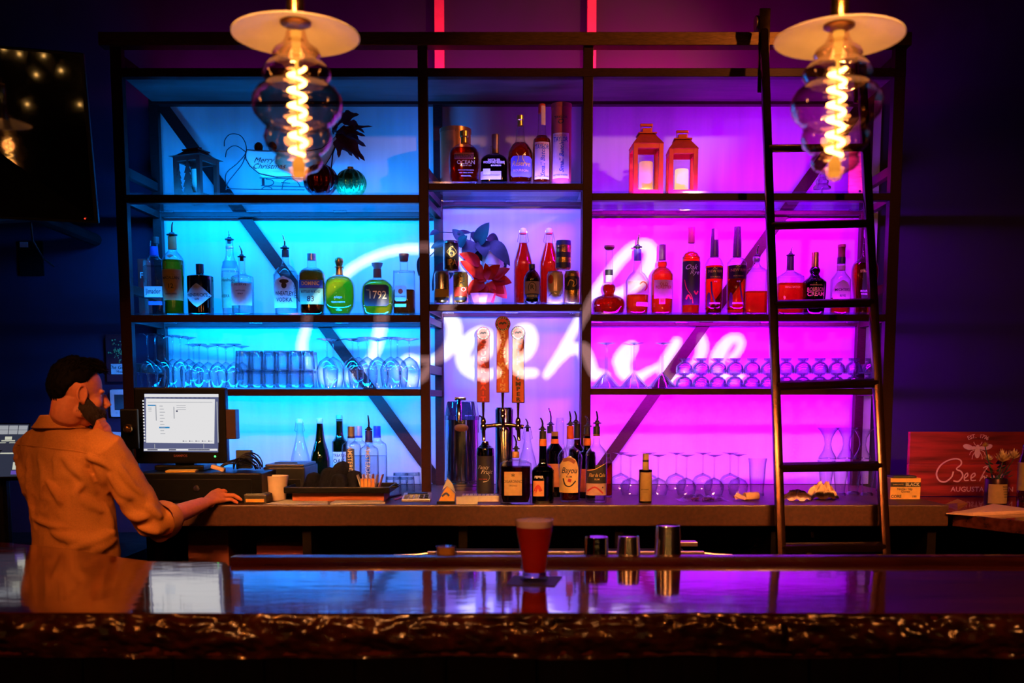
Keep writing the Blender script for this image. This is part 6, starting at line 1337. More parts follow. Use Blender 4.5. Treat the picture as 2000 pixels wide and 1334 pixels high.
# steel ice well edge with clips, further back under the counter
t = thing('speed_rail', 'long brushed steel rail with clips under the back counter edge', 'rail', (P(1120, 1081, 3.35).x, 3.35, 0)); ox = t.location.x
STR = M('warm_steel', (.75, .55, .35), .3, 1, 30, .15, stretch=(.3, 4, 4))
z_ = P(1120, 1080, 3.35).z
x0, x1 = P(835, 1080, 3.35).x-ox, P(1375, 1080, 3.35).x-ox
MB().box(((x0+x1)/2, 0, z_), (x1-x0, .02, .012), bev=.002).build('front_rail', STR, t)
MB().box(((x0+x1)/2, .22, z_-.17), (x1-x0, .44, .25), bev=.003).build('well', DARK, t)
for x in (x0+.05, x1-.05): MB().box((x, .2, (z_-.26)/2), (.04, .3, z_-.26)).build('leg', M('dark_steel_tray', (0, 0, 0)), t)
for u in (1083, 1107, 1131): MB().box((P(u, 1082, 3.35).x-ox, -.016, z_-.018), (.012 if u == 1107 else .03, .012, .045 if u == 1107 else .016), bev=.002).build('clip', STR, t)
MB().tube([(x0, -.01, z_), (x0-.03, -.012, z_-.004), (x0-.11, -.012, z_-.006)], .004, 8).build('hose_tail', STR, t)
MB().tube([(x1, -.01, z_), (x1+.03, -.012, z_-.003), (x1+.09, -.012, z_-.006)], .005, 8).build('hose_tail', STR, t)
MB().box((x1-.075, .03, z_+.028), (.11, .05, .014), bev=.002).build('tray_edge', STR, t)
# dim boxes on the shelf under the counter
for (u0, u1, vt, vb, lbl, c_) in ((366, 444, 1036, 1083, 'dim reddish carton under the counter, nearer the bartender', (.22, .05, .03)), (500, 606, 1060, 1091, 'low dim reddish carton under the counter between two uprights', (.22, .04, .03))):
    Y_ = 4.2; a = P(u0, vb, Y_); b = P(u1, vt, Y_); zs = .636
    t = thing('storage_carton', lbl, 'carton', ((a.x+b.x)/2, Y_+.12, zs)); MB().box((0, 0, (b.z-zs)/2), (b.x-a.x, .22, b.z-zs), bev=.003).build('box', COLR('dim_red_carton_%d' % u0, c_, .6), t); MB().box((0, -.111, (b.z-zs)*.85), (b.x-a.x-.01, .003, .02)).build('lid_edge', COLR('dim_red_carton_%d' % u0, c_, .6), t)
for (u0, u1, lbl) in ((1466, 1508, 'glittering stacked foil packets under the counter left of ladder stile'), (1535, 1592, 'glittering stacked foil packets under the counter between the ladder stiles')):
    a = P(u0, 1080, 4.3); b = P(u1, 1040, 4.3); t = thing('foil_packets', lbl, 'packets', ((a.x+b.x)/2, 4.3, .636)); m = MB(); random.seed(u0)
    for k in range(70): m.box((random.uniform(-.5, .5)*(b.x-a.x), random.uniform(-.06, .06), random.uniform(.0, b.z-.636)), (.03, .02, .012), Matrix.Rotation(random.random()*3, 3, 'X') @ Matrix.Rotation(random.random()*3, 3, 'Y'))
    m.build('packets', M('foil', (.6, .4, .35), .15, 1, 50, .3), t)['kind'] = 'stuff'
# ------------------------------------------------------------------ Christmas things on the topmost blue shelf
z = SHZ['L1']
def at(u, v, Y, o): return P(u, v, Y)-o
def lantern(label, u, vtop, vroof0, vroof1, u0, u1, Y, zb, mat, hint=None, rz=0):
    s = S(u, vroof1, Y); t = thing('candle_lantern', label, 'lantern', (P(u, vroof1, Y).x, Y, zb), None, rz); zz = lambda v: P(u, v, Y).z-zb; w_ = (u1-u0)*s/2; h = zz(vroof1)
    f = MB()
    for sx in (-1, 1):
        for sy in (-1, 1): f.box((sx*(w_-.010), sy*(w_-.010), h/2), (.020, .020, h), bev=.001)
    for zq, hh in ((.013, .026), (h-.010, .020)):
        for k in (-1, 1): f.box((0, k*(w_-.008), zq), (2*w_-.02, .014, hh)); f.box((k*(w_-.008), 0, zq), (.014, 2*w_-.02, hh))
    f.box((0, 0, .004), (2*w_-.01, 2*w_-.01, .008)); f.build('frame', mat, t, bevel=.001)
    a, b = w_*1.05, w_*.5; zt = zz(vroof0)
    MB().add([(sx*a, sy*a, h) for sx, sy in ((-1, -1), (1, -1), (1, 1), (-1, 1))]+[(sx*b, sy*b, zt) for sx, sy in ((-1, -1), (1, -1), (1, 1), (-1, 1))],
             [(3, 2, 1, 0), (4, 5, 6, 7)]+[(i, (i+1) % 4, (i+1) % 4+4, i+4) for i in range(4)]).build('roof', mat, t, bevel=.002)
    MB().box((0, 0, zt+.003), (2*b+.016, 2*b+.016, .006), bev=.001).build('roof_plate', mat, t)
    zh = zz(vtop)
    MB().box((0, 0, (zt+.006+zt+(zh-zt)*.5)/2), (b*1.2, b*1.2, (zh-zt)*.5), bev=.001).build('chimney', mat, t)
    hm = MB(); hm.box((0, 0, zh-(zh-zt)*.12), (b*1.7, .012, (zh-zt)*.24), bev=.002); hm.box((-b*.75, 0, (zt+zh)/2), (.003, .003, (zh-zt)*.9)); hm.box((b*.75, 0, (zt+zh)/2), (.003, .003, (zh-zt)*.9)); hm.build('handle', mat, t)
    return t, w_, h, s
LRED = M('red_lacquered_tin', (.50, .045, .02), .35, .3, 30, .15)
for (u, vt, r0, r1, u0, u1, lbl, fr, es, rz) in ((1262, 242, 265, 287, 1233, 1291, 'taller of two red candle lanterns on the top magenta shelf', .70, .9, .04), (1332, 255, 276, 297, 1304, 1360, 'shorter red candle lantern with brightly lit yellow candle, right of the taller one', .62, 2.6, -.04)):
    t, w_, h, s = lantern(lbl, u, vt, r0, r1, u0, u1, 4.76, SHZ['R1'], LRED, rz=rz)
    MB().lathe([(w_*.46, .009), (w_*.48, .012), (w_*.47, h*fr-.004), (w_*.44, h*fr), (w_*.2, h*fr-.006)], seg=28).build('candle', M('lit_wax_%d' % u, (.85, .6, .45), .5, 0, 20, .05, emis=(1, .55, .22), es=es*.55, trans=.3), t, smooth=50)
    for k in (-1, 1): MB().box((0, k*(w_-.004), h/2), (2*w_-.04, .0012, h-.05)).build('pane', G('lantern_pane', (.96, .95, .96), (.6, .6, .6), .3, .04, .03, 3), t)
DRED = M('dark_red_tin', (.16, .012, .010), .45, .2, 30, .2)
t, w_, h, s = lantern('small dark red house lantern with fir tree cut-outs, leftmost on the top shelf', 383, 289, 297, 311, 352, 414, 4.80, z, DRED, rz=-.35)
def fir(cx, wd, h0, h1, n=5):
    L = [(cx, h1)]
    for i in range(n): zq = h1-(h1-h0)*(i+1)/n; L.append((cx+wd*(.35+.65*(i+1)/n), zq)); L.append((cx+wd*(.15+.5*(i+1)/n), zq))
    return L+[(2*cx-a, b) for a, b in L[:0:-1]]
MB().prism(fir(.006, w_*.42, .022, h-.014), -w_-.001, -w_+.001).build('fir_tree', DRED, t); MB().prism(fir(-w_*.58, w_*.30, .022, h*.72), -w_-.001, -w_+.001).build('fir_tree', DRED, t)
MB().box((0, -w_, .018), (2*w_-.02, .002, .014)).build('snow_band', DRED, t)
MB().lathe([(.022, .009), (.022, h*.75), (.01, h*.73)], seg=20).build('candle', M('plain_wax', (.75, .62, .5), .5, 0, 20, .05, trans=.3), t, smooth=50)
MB().add([(-w_*1.2, -w_*1.2, h+.002), (w_*1.2, -w_*1.2, h+.002), (w_*1.2, w_*1.2, h+.002), (-w_*1.2, w_*1.2, h+.002)]+[(0, 0, h+.02)], [(3, 2, 1, 0), (0, 1, 4), (1, 2, 4), (2, 3, 4), (3, 0, 4)]).build('eaves', DRED, t)

# sleigh planter
Y = 4.80; o = Vector((P(560, 350, Y).x, Y, z)); s = S(560, 340, Y)
sl_ = thing('sleigh_planter', 'cream metal sleigh planter with black greeting script and curled iron runners', 'planter', o)
def pz(u, v): q = P(u, v, Y)-o; return (q.x, q.z)
IRON = M('black_wrought_iron', (.012, .010, .014), .45, .5, 40, .2)
CREAM = M('cream_enamel', (.72, .55, .46), .45, 0, 14, .12, trans=.0)
out = [(486, 303), (489, 298), (510, 300), (545, 301), (600, 302), (632, 296), (650, 282), (664, 268), (660, 288), (650, 312), (640, 328), (618, 344), (590, 351), (545, 352), (512, 345), (494, 330), (486, 316)]
MB().prism([pz(*q) for q in out], -.055, .055).build('sleigh_body', CREAM, sl_, bevel=.004)
MB().tube([Vector((pz(*q)[0], -.056, pz(*q)[1])) for q in out], .0018, 6, closed=True).build('rim_wire', IRON, sl_)
for tx, u, v, sz in (('Merry', 520, 319, 13), ('Christmas', 530, 331, 13), ('wishes', 545, 341, 5)):
    cx, cz = pz(u, v); flat_text(sl_, tx, cx, -.0565, cz, sz*s*.8, IRON if sz > 6 else L_GREY, 'script_lettering', shear=.45, bold=-.004, sx=1.1)
for yy in (-.057,):
    for pl in ([(445, 292), (446, 280), (454, 270), (466, 268), (478, 273), (486, 287), (487, 303), (480, 325), (465, 345), (452, 362), (448, 376)],
               [(447, 313), (450, 300), (460, 292), (470, 292), (481, 299), (486, 306), (470, 325), (452, 340), (447, 352), (450, 368), (462, 374), (600, 376)],
               [(513, 353), (600, 355), (650, 356)], [(516, 368), (620, 371)], [(525, 355), (538, 358), (539, 365), (526, 369)], [(555, 362), (572, 363)], [(556, 376), (560, 360), (572, 355), (585, 360), (592, 371)], [(516, 375), (524, 370), (534, 371), (538, 376)]):
        cp = ribbon([Vector(pz(*q)) for q in pl], 1, 5); MB().tube([(p.x, yy, max(.003, p.y)) for p, _ in cp], .0022, 6).build('iron_scroll', IRON, sl_, smooth=60)
    MB().box((pz(520, 361)[0], yy, pz(520, 361)[1]), (5*s, .004, 13*s)).build('iron_scroll', IRON, sl_)
t = sl_
BRC = M('brown_pine_cone', (.14, .05, .02), .6, 0, 60, .4)
def standalone_cone(label, u, v, rr, Y_):
    global t
    q = P(u, v, Y_); t = thing('pine_cone', label, 'pine cone', q); ob = flower(0, 0, -rr*s*.3, rr*s, BRC, 'cone_scales', 60)
    MB().ball((0, 0, 0), (rr*s*.6, rr*s*.55, rr*s*.7), 12, 8).build('cone_core', BRC, t, smooth=60)
standalone_cone('brown pine cone at the left end of the sleigh planter', 505, 288, 14, 4.79); standalone_cone('brown pine cone in the sleigh planter behind the pendant bulb', 532, 287, 14, 4.81)
def leaf(m, b, tip, w_, nrm, sag=.15, fold=.25, n=9, shape=.75, pts=0):
    b, tip = Vector(b), Vector(tip); d = tip-b; L = d.length; d.normalize(); nr = Vector(nrm); nr = (nr-d*nr.dot(d)).normalized(); sd = d.cross(nr)
    vs = []; 
    for i in range(n+1):
        q = i/n; w2 = w_/2*math.sin(PI*q**shape)**.8 if 0 < q < 1 else 0
        if pts and 0 < q < 1: w2 *= 1+.35*math.cos(q*PI*2*pts)
        c = b+d*L*q-nr*sag*L*q*q+Vector((0, 0, sag*L*math.sin(PI*q)*.5))
        vs += [c+sd*w2+nr*fold*w2, c, c-sd*w2+nr*fold*w2]
    fs = []
    for i in range(n): k = 3*i; fs += [(k, k+1, k+4, k+3), (k+1, k+2, k+5, k+4)]
    return m.add(vs, fs)
def plant_leaf(par, o_, b, tip, wpx, dy, mat, nm, Y_, seed, pts=0, nrm=None, s_=None):
    random.seed(seed); bb = P(b[0], b[1], Y_+dy[0])-o_; tt = P(tip[0], tip[1], Y_+dy[1])-o_
    n_ = nrm or (random.uniform(-.3, .3), -1, random.uniform(.1, .7))
    m = leaf(MB(), bb, tt, wpx*(s_ or S(b[0], b[1], Y_)), n_, sag=random.uniform(.02, .16), fold=random.uniform(.1, .4), pts=pts)
    return m.build(nm, mat, par, smooth=70)
DPO = M('dark_maroon_leaf', (.10, .008, .015), .5, 0, 30, .3, trans=.25)
o = P(665, 262, 4.74); t = thing('poinsettia_spray', 'dark maroon poinsettia spray rising behind the sleigh and ornaments', 'artificial flower', (o.x, o.y, z)); oo = Vector(t.location)
for k, (b, tp, w_) in enumerate((((655, 262), (728, 243), 12), ((660, 235), (700, 222), 20), ((668, 240), (714, 256), 18), ((655, 258), (713, 262), 20), ((655, 262), (716, 284), 22), ((660, 262), (713, 313), 22), ((662, 265), (688, 305), 20), ((665, 262), (661, 306), 20), ((650, 255), (675, 215), 22), ((655, 262), (702, 309), 18), ((660, 240), (648, 262), 24), ((664, 250), (700, 270), 22))):
    plant_leaf(t, oo, b, tp, w_, (0, -.03 if k % 2 else .03), DPO, 'leaf', 4.74, k+3, pts=2)
MB().tube([(P(640, 340, 4.74).x-oo.x, 0, .002), (P(650, 300, 4.74).x-oo.x, 0, P(650, 300, 4.74).z-z), (0, 0, o.z-z)], .003, 8).build('stem', IRON, t)
def bauble(label, u, v, rpx, Y_, mat, cap=True):
    s_ = S(u, v, Y_); r_ = rpx*s_; t = thing('bauble', label, 'ornament', (P(u, v, Y_).x, Y_, z))
    m = MB()
    def f(a, b):
        an = a*2*PI; ph = PI*b; k = 1+.035*math.cos(an*14); return Vector((math.sin(ph)*math.cos(an)*r_*k, math.sin(ph)*math.sin(an)*r_*k, r_*.96-math.cos(ph)*r_*.95))
    m.grid(f, 112, 28).build('ball', mat, t, smooth=40)
    MB().lathe([(r_*.2, r_*1.86), (r_*.2, r_*2.02), (r_*.05, r_*2.05)], seg=16).build('cap', GOLDCAP, t)
    return t
bauble('large ribbed dark red bauble in front of the sleigh planter', 626, 344, 33, 4.70, M('dark_red_mercury_glass', (.30, .02, .03), .12, .85, 90, .5, bump=.4))
bauble('ribbed green glitter bauble right of the dark red one', 685, 350, 30, 4.74, M('green_mercury_glass', (.08, .34, .10), .14, .8, 90, .6, bump=.6))
# right end of the top magenta shelf
zr = SHZ['R1']; p = P(1605, 374, 4.74); s = S(1605, 360, 4.74)
t = thing('crystal_ornament', 'small crystal glass tree on a stem below the right pendant', 'ornament', (p.x, 4.74, zr)); h = P(1605, 334, 4.74).z-zr
MB().lathe([(10*s, 0), (10*s, .003), (2*s, .006), (2*s, h*.3), (17*s, h*.32), (17*s, h*.40), (12*s, h*.5), (13*s, h*.6), (8*s, h*.75), (9*s, h*.82), (2*s, h)], seg=9).build('glass_tree', G('crystal', (.85, .8, .9), (.25, .2, .35), .8, .2, .02, 1.4), t)
p = P(1674, 372, 4.86); s = S(1674, 340, 4.86)
t = thing('wooden_board', 'upright rounded wooden board behind the right ladder stile on the top shelf', 'board', (p.x, 4.86, zr)); h = P(1674, 292, 4.86).z-zr
MB().box((0, 0, h/2), (36*s, .018, h), bev=.008).build('board', M('honey_wood', (.62, .33, .10), .5, 0, 4, .4, stretch=(3, 1, 14)), t, smooth=40)
MB().lathe([(.006, -.0105), (.006, .0105)], (4*s, 0, .05), 14, axis=Matrix.Rotation(PI/2, 3, 'X')).build('hole', IRON, t)
# red booklet at the far left of the bottle shelf
z2 = SHZ['L2']; p = P(283, 560, 4.92); t = thing('red_carton', 'small red carton marked with a white F behind the clear tequila bottle', 'carton', (p.x, 4.92, z2)); s = S(283, 540, 4.92)
h = P(283, 507, 4.92).z-z2; MB().box((0, 0, h/2), (19*s, .05, h), bev=.002).build('body', COLR('matt_red_card', (.5, .03, .03), .5), t); flat_text(t, 'F', -2*s, -.026, h*.72, 12*s, WINK)

# ------------------------------------------------------------------ plants on the middle shelf
z = SHZ['C2']; Yp = 4.86
LG = M('dark_pothos_leaf', (.012, .022, .030), .45, 0, 25, .4, spec=.25); LR = M('red_poinsettia_leaf', (.60, .012, .008), .5, 0, 30, .35, trans=.12)
t = thing('pothos_plant', 'leafy dark pothos in a ribbed pale pot behind the beer cans', 'potted plant', (P(962, 560, Yp).x, Yp+.01, z)); oo = Vector(t.location); s = S(962, 560, Yp)
h = P(962, 492, Yp).z-z
MB().lathe([(16*s, 0), (18*s, .004), (21*s, h*.5), (22*s, h*.85), (21.5*s, h*.86), (22.5*s, h), (20*s, h), (19*s, h*.9)], seg=36).build('pot', M('pale_ribbed_pot', (.65, .62, .70), .5, 0, 30, .06), t, smooth=30)
for k in range(4): MB().lathe([(22.6*s, h*(.3+.15*k)), (22.9*s, h*(.3+.15*k)+.003), (22.6*s, h*(.3+.15*k)+.006)], seg=36, cap0=False, cap1=False).build('pot_rib', M('pale_ribbed_pot', (0, 0, 0)), t)
for k, (b, tp, w_) in enumerate((((930, 480), (955, 434), 32), ((908, 474), (883, 447), 20), ((893, 454), (922, 454), 9), ((896, 482), (912, 460), 24), ((955, 472), (996, 515), 30), ((930, 478), (958, 518), 28), ((968, 484), (990, 532), 24), ((930, 474), (903, 500), 34), ((940, 470), (948, 500), 30), ((872, 474), (841, 483), 16), ((868, 478), (850, 524), 26), ((858, 452), (839, 459), 13), ((880, 515), (846, 566), 36), ((828, 497), (817, 540), 18), ((925, 470), (928, 450), 16), ((960, 505), (972, 550), 18), ((915, 495), (925, 530), 30), ((888, 500), (870, 540), 26), ((950, 466), (978, 478), 26))):
    plant_leaf(t, oo, b, tp, w_, (0, [-.05, .02, .05, -.03][k % 4]), LG, 'leaf', Yp-.02, k+40)
for pl in ([(962, 494), (945, 470), (925, 474)], [(955, 494), (915, 470), (895, 455), (858, 453)], [(960, 494), (900, 480), (870, 476)], [(920, 453), (919, 470), (940, 485)], [(965, 492), (968, 475), (955, 470)], [(862, 478), (840, 500), (828, 497)]):
    MB().tube([P(u, v, Yp)-oo for u, v in pl], .0022, 6).build('stem', LG, t, smooth=60)
Yq = 4.745; t = thing('poinsettia_plant', 'red poinsettia in pink foil wrapped pot beside the beer cans', 'potted plant', (P(940, 585, Yq).x, Yq+.01, z)); oo = Vector(t.location); s = S(940, 570, Yq)
MB().lathe([(17*s, 0), (18*s, .004), (27*s, P(940, 574, Yq).z-z), (25*s, P(940, 574, Yq).z-z)], seg=9, cap1=True).build('pot', M('pink_foil_wrap', (.72, .30, .28), .35, .4, 30, .1), t, smooth=20)
MB().tube([(0, 0, .03), (.01, 0, P(945, 545, Yq).z-z)], .006, 8).build('stem', LG, t)
for k, (b, tp, w_) in enumerate((((938, 520), (899, 494), 24), ((945, 545), (900, 508), 26), ((950, 550), (918, 527), 26), ((955, 548), (948, 514), 18), ((958, 545), (996, 524), 26), ((962, 548), (1000, 552), 26), ((955, 552), (992, 582), 32), ((946, 552), (911, 574), 28), ((952, 545), (974, 518), 22), ((952, 552), (962, 592), 26), ((938, 540), (925, 512), 24), ((948, 556), (930, 588), 26), ((965, 540), (985, 545), 22), ((960, 560), (985, 572), 26))):
    plant_leaf(t, oo, b, tp, w_, (0, [-.045, -.02, .02, -.035][k % 4]), LR, 'bract', Yq, k+80)

# ------------------------------------------------------------------ the bartender
PH = R(57); HC = P(154, 771, 3.57); HS = .875
tilt = R(8)
Fv = Vector((math.sin(PH)*math.cos(tilt), math.cos(PH)*math.cos(tilt), -math.sin(tilt))); Rv = Vector((math.cos(PH), -math.sin(PH), 0)); Uv = Rv.cross(Fv)
HM = Matrix((Fv, Rv, Uv)).transposed()       # columns: forward, right, up
if Uv.z < 0: Uv = -Uv; HM = Matrix((Fv, Rv, Uv)).transposed()
PO = P(150, 1080, 3.62); PO.z = 0
def H(f, r, u): return HC + (Fv*f + Rv*r + Uv*u)*HS - PO
def L(u, v, Y): return P(u, v, Y)-PO
person = thing('person', 'bearded person with short dark hair in an orange brown shirt using the till', 'person', PO)
body = MB()
def hb(c, r): body.ball(H(*c), tuple(q*HS for q in r), 24, 16, HM)
hb((-.012, 0, .035), (.096, .077, .092)); hb((.030, 0, -.020), (.062, .062, .102)); hb((.045, 0, -.078), (.042, .046, .036)); hb((.074, 0, -.100), (.020, .026, .020))
for q in (-1, 1):
    hb((.006, q*.050, -.062), (.036, .016, .030)); hb((.058, q*.038, -.024), (.026, .026, .026)); hb((.078, q*.028, .024), (.012, .022, .009)); hb((.100, q*.011, -.036), (.011, .009, .009))
    ear = [H(-.004+.018*math.cos(a)-.010*0, q*(.080+.008*math.sin(a)*0+.010*(1 if math.cos(a) < 0 else .2)), .002+.032*math.sin(a)) for a in [2*PI*i/14 for i in range(14)]]
    body.tube(ear, .0046, 8, closed=True); body.ball(H(-.004, q*.080, .0), (.012, .006, .023), 12, 10, HM); body.ball(H(.004, q*.079, -.030), (.008, .006, .010), 10, 8, HM)
body.tube([H(.090, 0, .014), H(.104, 0, -.012), H(.116, 0, -.031)], [.009, .011, .012], 12); body.tube([H(.088, -.024, -.060), H(.100, 0, -.056), H(.088, .024, -.060)], .0065, 10); body.tube([H(.084, -.020, -.071), H(.096, 0, -.070), H(.084, .020, -.071)], .007, 10)
NK = L(125, 835, 3.62)
body.tube([H(-.030, 0, -.02), H(-.036, 0, -.08), NK, NK+Vector((0, .02, -.08))], [.058, .055, .058, .060], 20)
PT = R(33); TR = Vector((math.cos(PT), -math.sin(PT), 0)); TF = Vector((math.sin(PT), math.cos(PT), 0))
def torso_rings(mb, rings, grow=0, seg=36, cap=True):
    vs = []; fs = []
    for (u, v, hw, hd, Y) in rings:
        c = L(u, v, Y)
        for k in range(seg):
            a = 2*PI*k/seg; ca, sa = math.cos(a), math.sin(a); e = (abs(ca)**2.5+abs(sa)**2.5)**(-1/2.5)
            vs.append(c+TR*ca*e*(hw+grow)+TF*sa*e*(hd+grow))
    for i in range(len(rings)-1):
        for k in range(seg): fs.append((i*seg+k, i*seg+(k+1) % seg, (i+1)*seg+(k+1) % seg, (i+1)*seg+k))
    if cap: fs.append(tuple(range(seg))[::-1]); fs.append(tuple((len(rings)-1)*seg+k for k in range(seg)))
    mb.add(vs, fs)
RG = [(125, 814, .066, .060, 3.60), (125, 828, .095, .074, 3.61), (124, 842, .150, .086, 3.62), (124, 856, .182, .098, 3.62), (125, 880, .186, .112, 3.62), (127, 925, .184, .120, 3.62), (137, 975, .164, .117, 3.62), (145, 1025, .160, .116, 3.62), (149, 1075, .166, .120, 3.62), (150, 1130, .172, .124, 3.62), (150, 1165, .176, .126, 3.62)]
torso_rings(body, RG[3:], -.036)
SR = L(201, 874, 3.53); ER = L(303, 1020, 3.67); WR = L(398, 984, 3.93)
SL = L(60, 874, 3.72); EL = L(112, 958, 3.88); WL = L(184, 872, 3.66)
body.tube([SR, SR.lerp(ER, .5), ER, ER.lerp(WR, .3), ER.lerp(WR, .75), WR], [.040, .038, .037, .039, .031, .0265], 18)
body.tube([SL, SL.lerp(EL, .5), EL, EL.lerp(WL, .35), WL], [.040, .038, .036, .036, .027], 18)
# right hand resting on the mouse
KN = [L(433, 956, 4.075), L(437, 960, 4.05), L(438, 968, 4.025), L(436, 977, 4.00)]
MJ = [L(448, 954, 4.09), L(455, 960, 4.07), L(456, 967, 4.04), L(452, 975, 4.01)]
TP = [L(456, 965, 4.10), L(465, 971, 4.08), L(471, 976, 4.05), L(463, 982, 4.02)]
for i in range(4):
    body.tube([WR+Vector((0, (1.5-i)*.010, 0)), WR.lerp(KN[i], .55)+Vector((0, 0, .006)), KN[i]], [.020, .017, .0115], 12)
    body.tube([KN[i], MJ[i], MJ[i].lerp(TP[i], .5), TP[i]], [[.0108, .011, .0105, .0092][i]]+[[.0092, .0095, .0090, .0080][i]]*2+[.0068], 12)
    body.ball(KN[i], .0118, 10, 8); body.ball(TP[i], .0068, 10, 8)
body.ball(WR.lerp((KN[1]+KN[2])/2, .6)-Vector((0, 0, .008)), (.035, .030, .018), 14, 10)
body.tube([WR+Vector((.02, .02, -.004)), L(420, 968, 4.08), L(434, 972, 4.105), L(443, 975, 4.11)], [.015, .0125, .0105, .0085], 12)
# left fist under the chin
FC = L(200, 840, 3.585)
hk = [L(185+7.5*i, 830+6*i, 3.665) for i in range(4)]
body.tube([WL, WL.lerp(FC, .6), FC], [.026, .030, .030], 14); body.ball(FC, (.030, .030, .032), 16, 12)
for i in range(4):
    k0 = L(202+5*i, 820+9.5*i, 3.575); m0 = L(192+5.5*i, 823+10*i, 3.545); tp = L(186+6*i, 838+8*i, 3.555)
    body.tube([FC+(k0-FC)*.5, k0, m0, tp], [.012, .0088, .0084, .0074], 12); body.ball(k0, .0092, 10, 8); body.ball(tp, .0078, 10, 8)
body.tube([FC+Vector((-.01, -.005, -.005)), L(196, 818, 3.60), L(203, 812, 3.60)], [.014, .011, .008], 12)
# hips and legs, hidden behind the bar
hip = L(150, 1165, 3.62)
for q in (-1, 1):
    h0 = hip+TR*q*.085; kn = Vector((h0.x+.01*q, h0.y+.02, .50)); an = Vector((kn.x, kn.y-.03, .10))
    body.tube([h0+Vector((0, 0, .02)), h0.lerp(kn, .5), kn, kn.lerp(an, .45), an, Vector((an.x, an.y, .05))], [.088, .078, .058, .054, .038, .036], 16)
    body.tube([Vector((an.x, an.y-.03, .045)), an+TF*.12+Vector((0, 0, -.06)), an+TF*.19+Vector((0, 0, -.07))], [.036, .034, .024], 12)
def remesh(o, vox, sm=4, disp=None):
    m = o.modifiers.new('remesh', 'REMESH'); m.mode = 'VOXEL'; m.voxel_size = vox; m.use_smooth_shade = True
    s_ = o.modifiers.new('smooth', 'SMOOTH'); s_.factor = .5; s_.iterations = sm
    if disp:
        tx = bpy.data.textures.new('wrinkle', 'CLOUDS'); tx.noise_scale = disp[0]; tx.noise_depth = 2
        d_ = o.modifiers.new('displace', 'DISPLACE'); d_.texture = tx; d_.strength = disp[1]; d_.mid_level = .5; d_.texture_coords = 'LOCAL'
SKIN = M('warm_skin', (.56, .17, .08), .55, 0, 60, .10, bump=.15)
SKIN.node_tree.nodes['Principled BSDF'].inputs['Subsurface Weight'].default_value = .12
SKIN.node_tree.nodes['Principled BSDF'].inputs['Subsurface Radius'].default_value = (.01, .004, .002)
remesh(body.build('body', SKIN, person), .0034, 3)
# shirt
sh = MB(); torso_rings(sh, [(124, 836, .100, .076, 3.615)]+RG[2:], 0)
sh.tube([SR+TR*-.03, SR, SR.lerp(ER, .5)+Vector((0, 0, -.003)), ER+Vector((-.008, 0, -.006)), ER.lerp(WR, .16)], [.068, .070, .064, .062, .060], 22)
sh.tube([SL+TR*.03, SL, SL.lerp(EL, .5), EL, EL.lerp(WL, .12)], [.062, .062, .058, .056, .052], 22)
bv = BVHTree.FromPolygons([Vector(q) for q in sh.v], [list(f) for f in sh.f])
def fold(pts, r, inset=.15):
    cp = ribbon([Vector(q) for q in pts], 1, 5); out = []
    for p_, _ in cp:
        a = Vector((0, 0, EYE))-PO; b = L(p_.x, p_.y, 3.5)-a; hit = bv.ray_cast(a, b.normalized())
        if hit[0] is not None: out.append(hit[0]+b.normalized()*r*inset)
    if len(out) > 2:
        n = len(out); rr = [r*1.7*(.25+.75*math.sin(PI*(i+.5)/n)) for i in range(n)]; sh.tube(out, rr, 10)
for pts, r in (([(116, 884), (140, 905), (165, 932), (186, 965)], .014), ([(112, 884), (112, 905), (108, 935)], .009), ([(128, 884), (158, 900), (188, 915)], .009), ([(56, 884), (57, 930), (62, 985), (70, 1040)], .008),
               ([(140, 965), (175, 985), (205, 1000)], .012), ([(150, 1000), (150, 960), (170, 940)], .009), ([(130, 1075), (165, 1062), (200, 1050), (225, 1040)], .015), ([(100, 1040), (140, 1052), (170, 1050)], .012), ([(175, 1075), (200, 1065), (232, 1050)], .013),
               ([(60, 1010), (95, 1025), (135, 1030)], .008), ([(215, 925), (235, 955), (262, 975)], .012), ([(228, 900), (252, 940), (280, 965)], .010), ([(235, 985), (262, 1005), (290, 1010)], .015), ([(222, 958), (245, 985), (262, 1015)], .012), ([(285, 985), (300, 1000), (318, 1012)], .012), ([(270, 1028), (295, 1035), (318, 1040)], .011),
               ([(185, 905), (200, 935), (207, 965)], .011), ([(30, 890), (45, 930), (50, 975)], .011), ([(90, 935), (110, 960), (120, 990)], .009), ([(75, 890), (85, 930), (80, 975)], .008), ([(200, 985), (212, 1010), (220, 1035)], .012), ([(160, 890), (190, 898), (215, 915)], .008)):
    fold(pts, r)
SHIRT = M('orange_brown_shirt', (.58, .23, .06), .85, 0, 220, .10, bump=.25, spec=.2)
shirt = sh.build('shirt', SHIRT, person); remesh(shirt, .0062, 2, (.06, .013))
# yoke seam, collar, rolled cuffs
def surf_line(pts, r, off=0):
    cp = ribbon([Vector(q) for q in pts], 1, 5); out = []
    for p_, _ in cp:
        a = Vector((0, 0, EYE))-PO; b = L(p_.x, p_.y, 3.5)-a; hit = bv.ray_cast(a, b.normalized())
        if hit[0] is not None: out.append(hit[0]-b.normalized()*off)
    return out
sl2 = surf_line([(32, 868), (70, 872), (115, 877), (155, 882), (195, 892)], .002, .001)
if len(sl2) > 2: MB().tube(sl2, .0026, 6).build('yoke_seam', SHIRT, shirt, smooth=60)
cs = MB(); seg = 48; vs = []; fs = []
c_top = L(124, 812, 3.595); c_bot = L(120, 836, 3.61)
prof_c = [(c_bot, .103, .092), (c_bot.lerp(c_top, .06), .105, .094), (c_bot.lerp(c_top, .5), .092, .084), (c_top, .081, .076), (c_top+Vector((0, 0, .003)), .078, .073), (c_top, .074, .069), (c_bot.lerp(c_top, .3), .078, .070)]
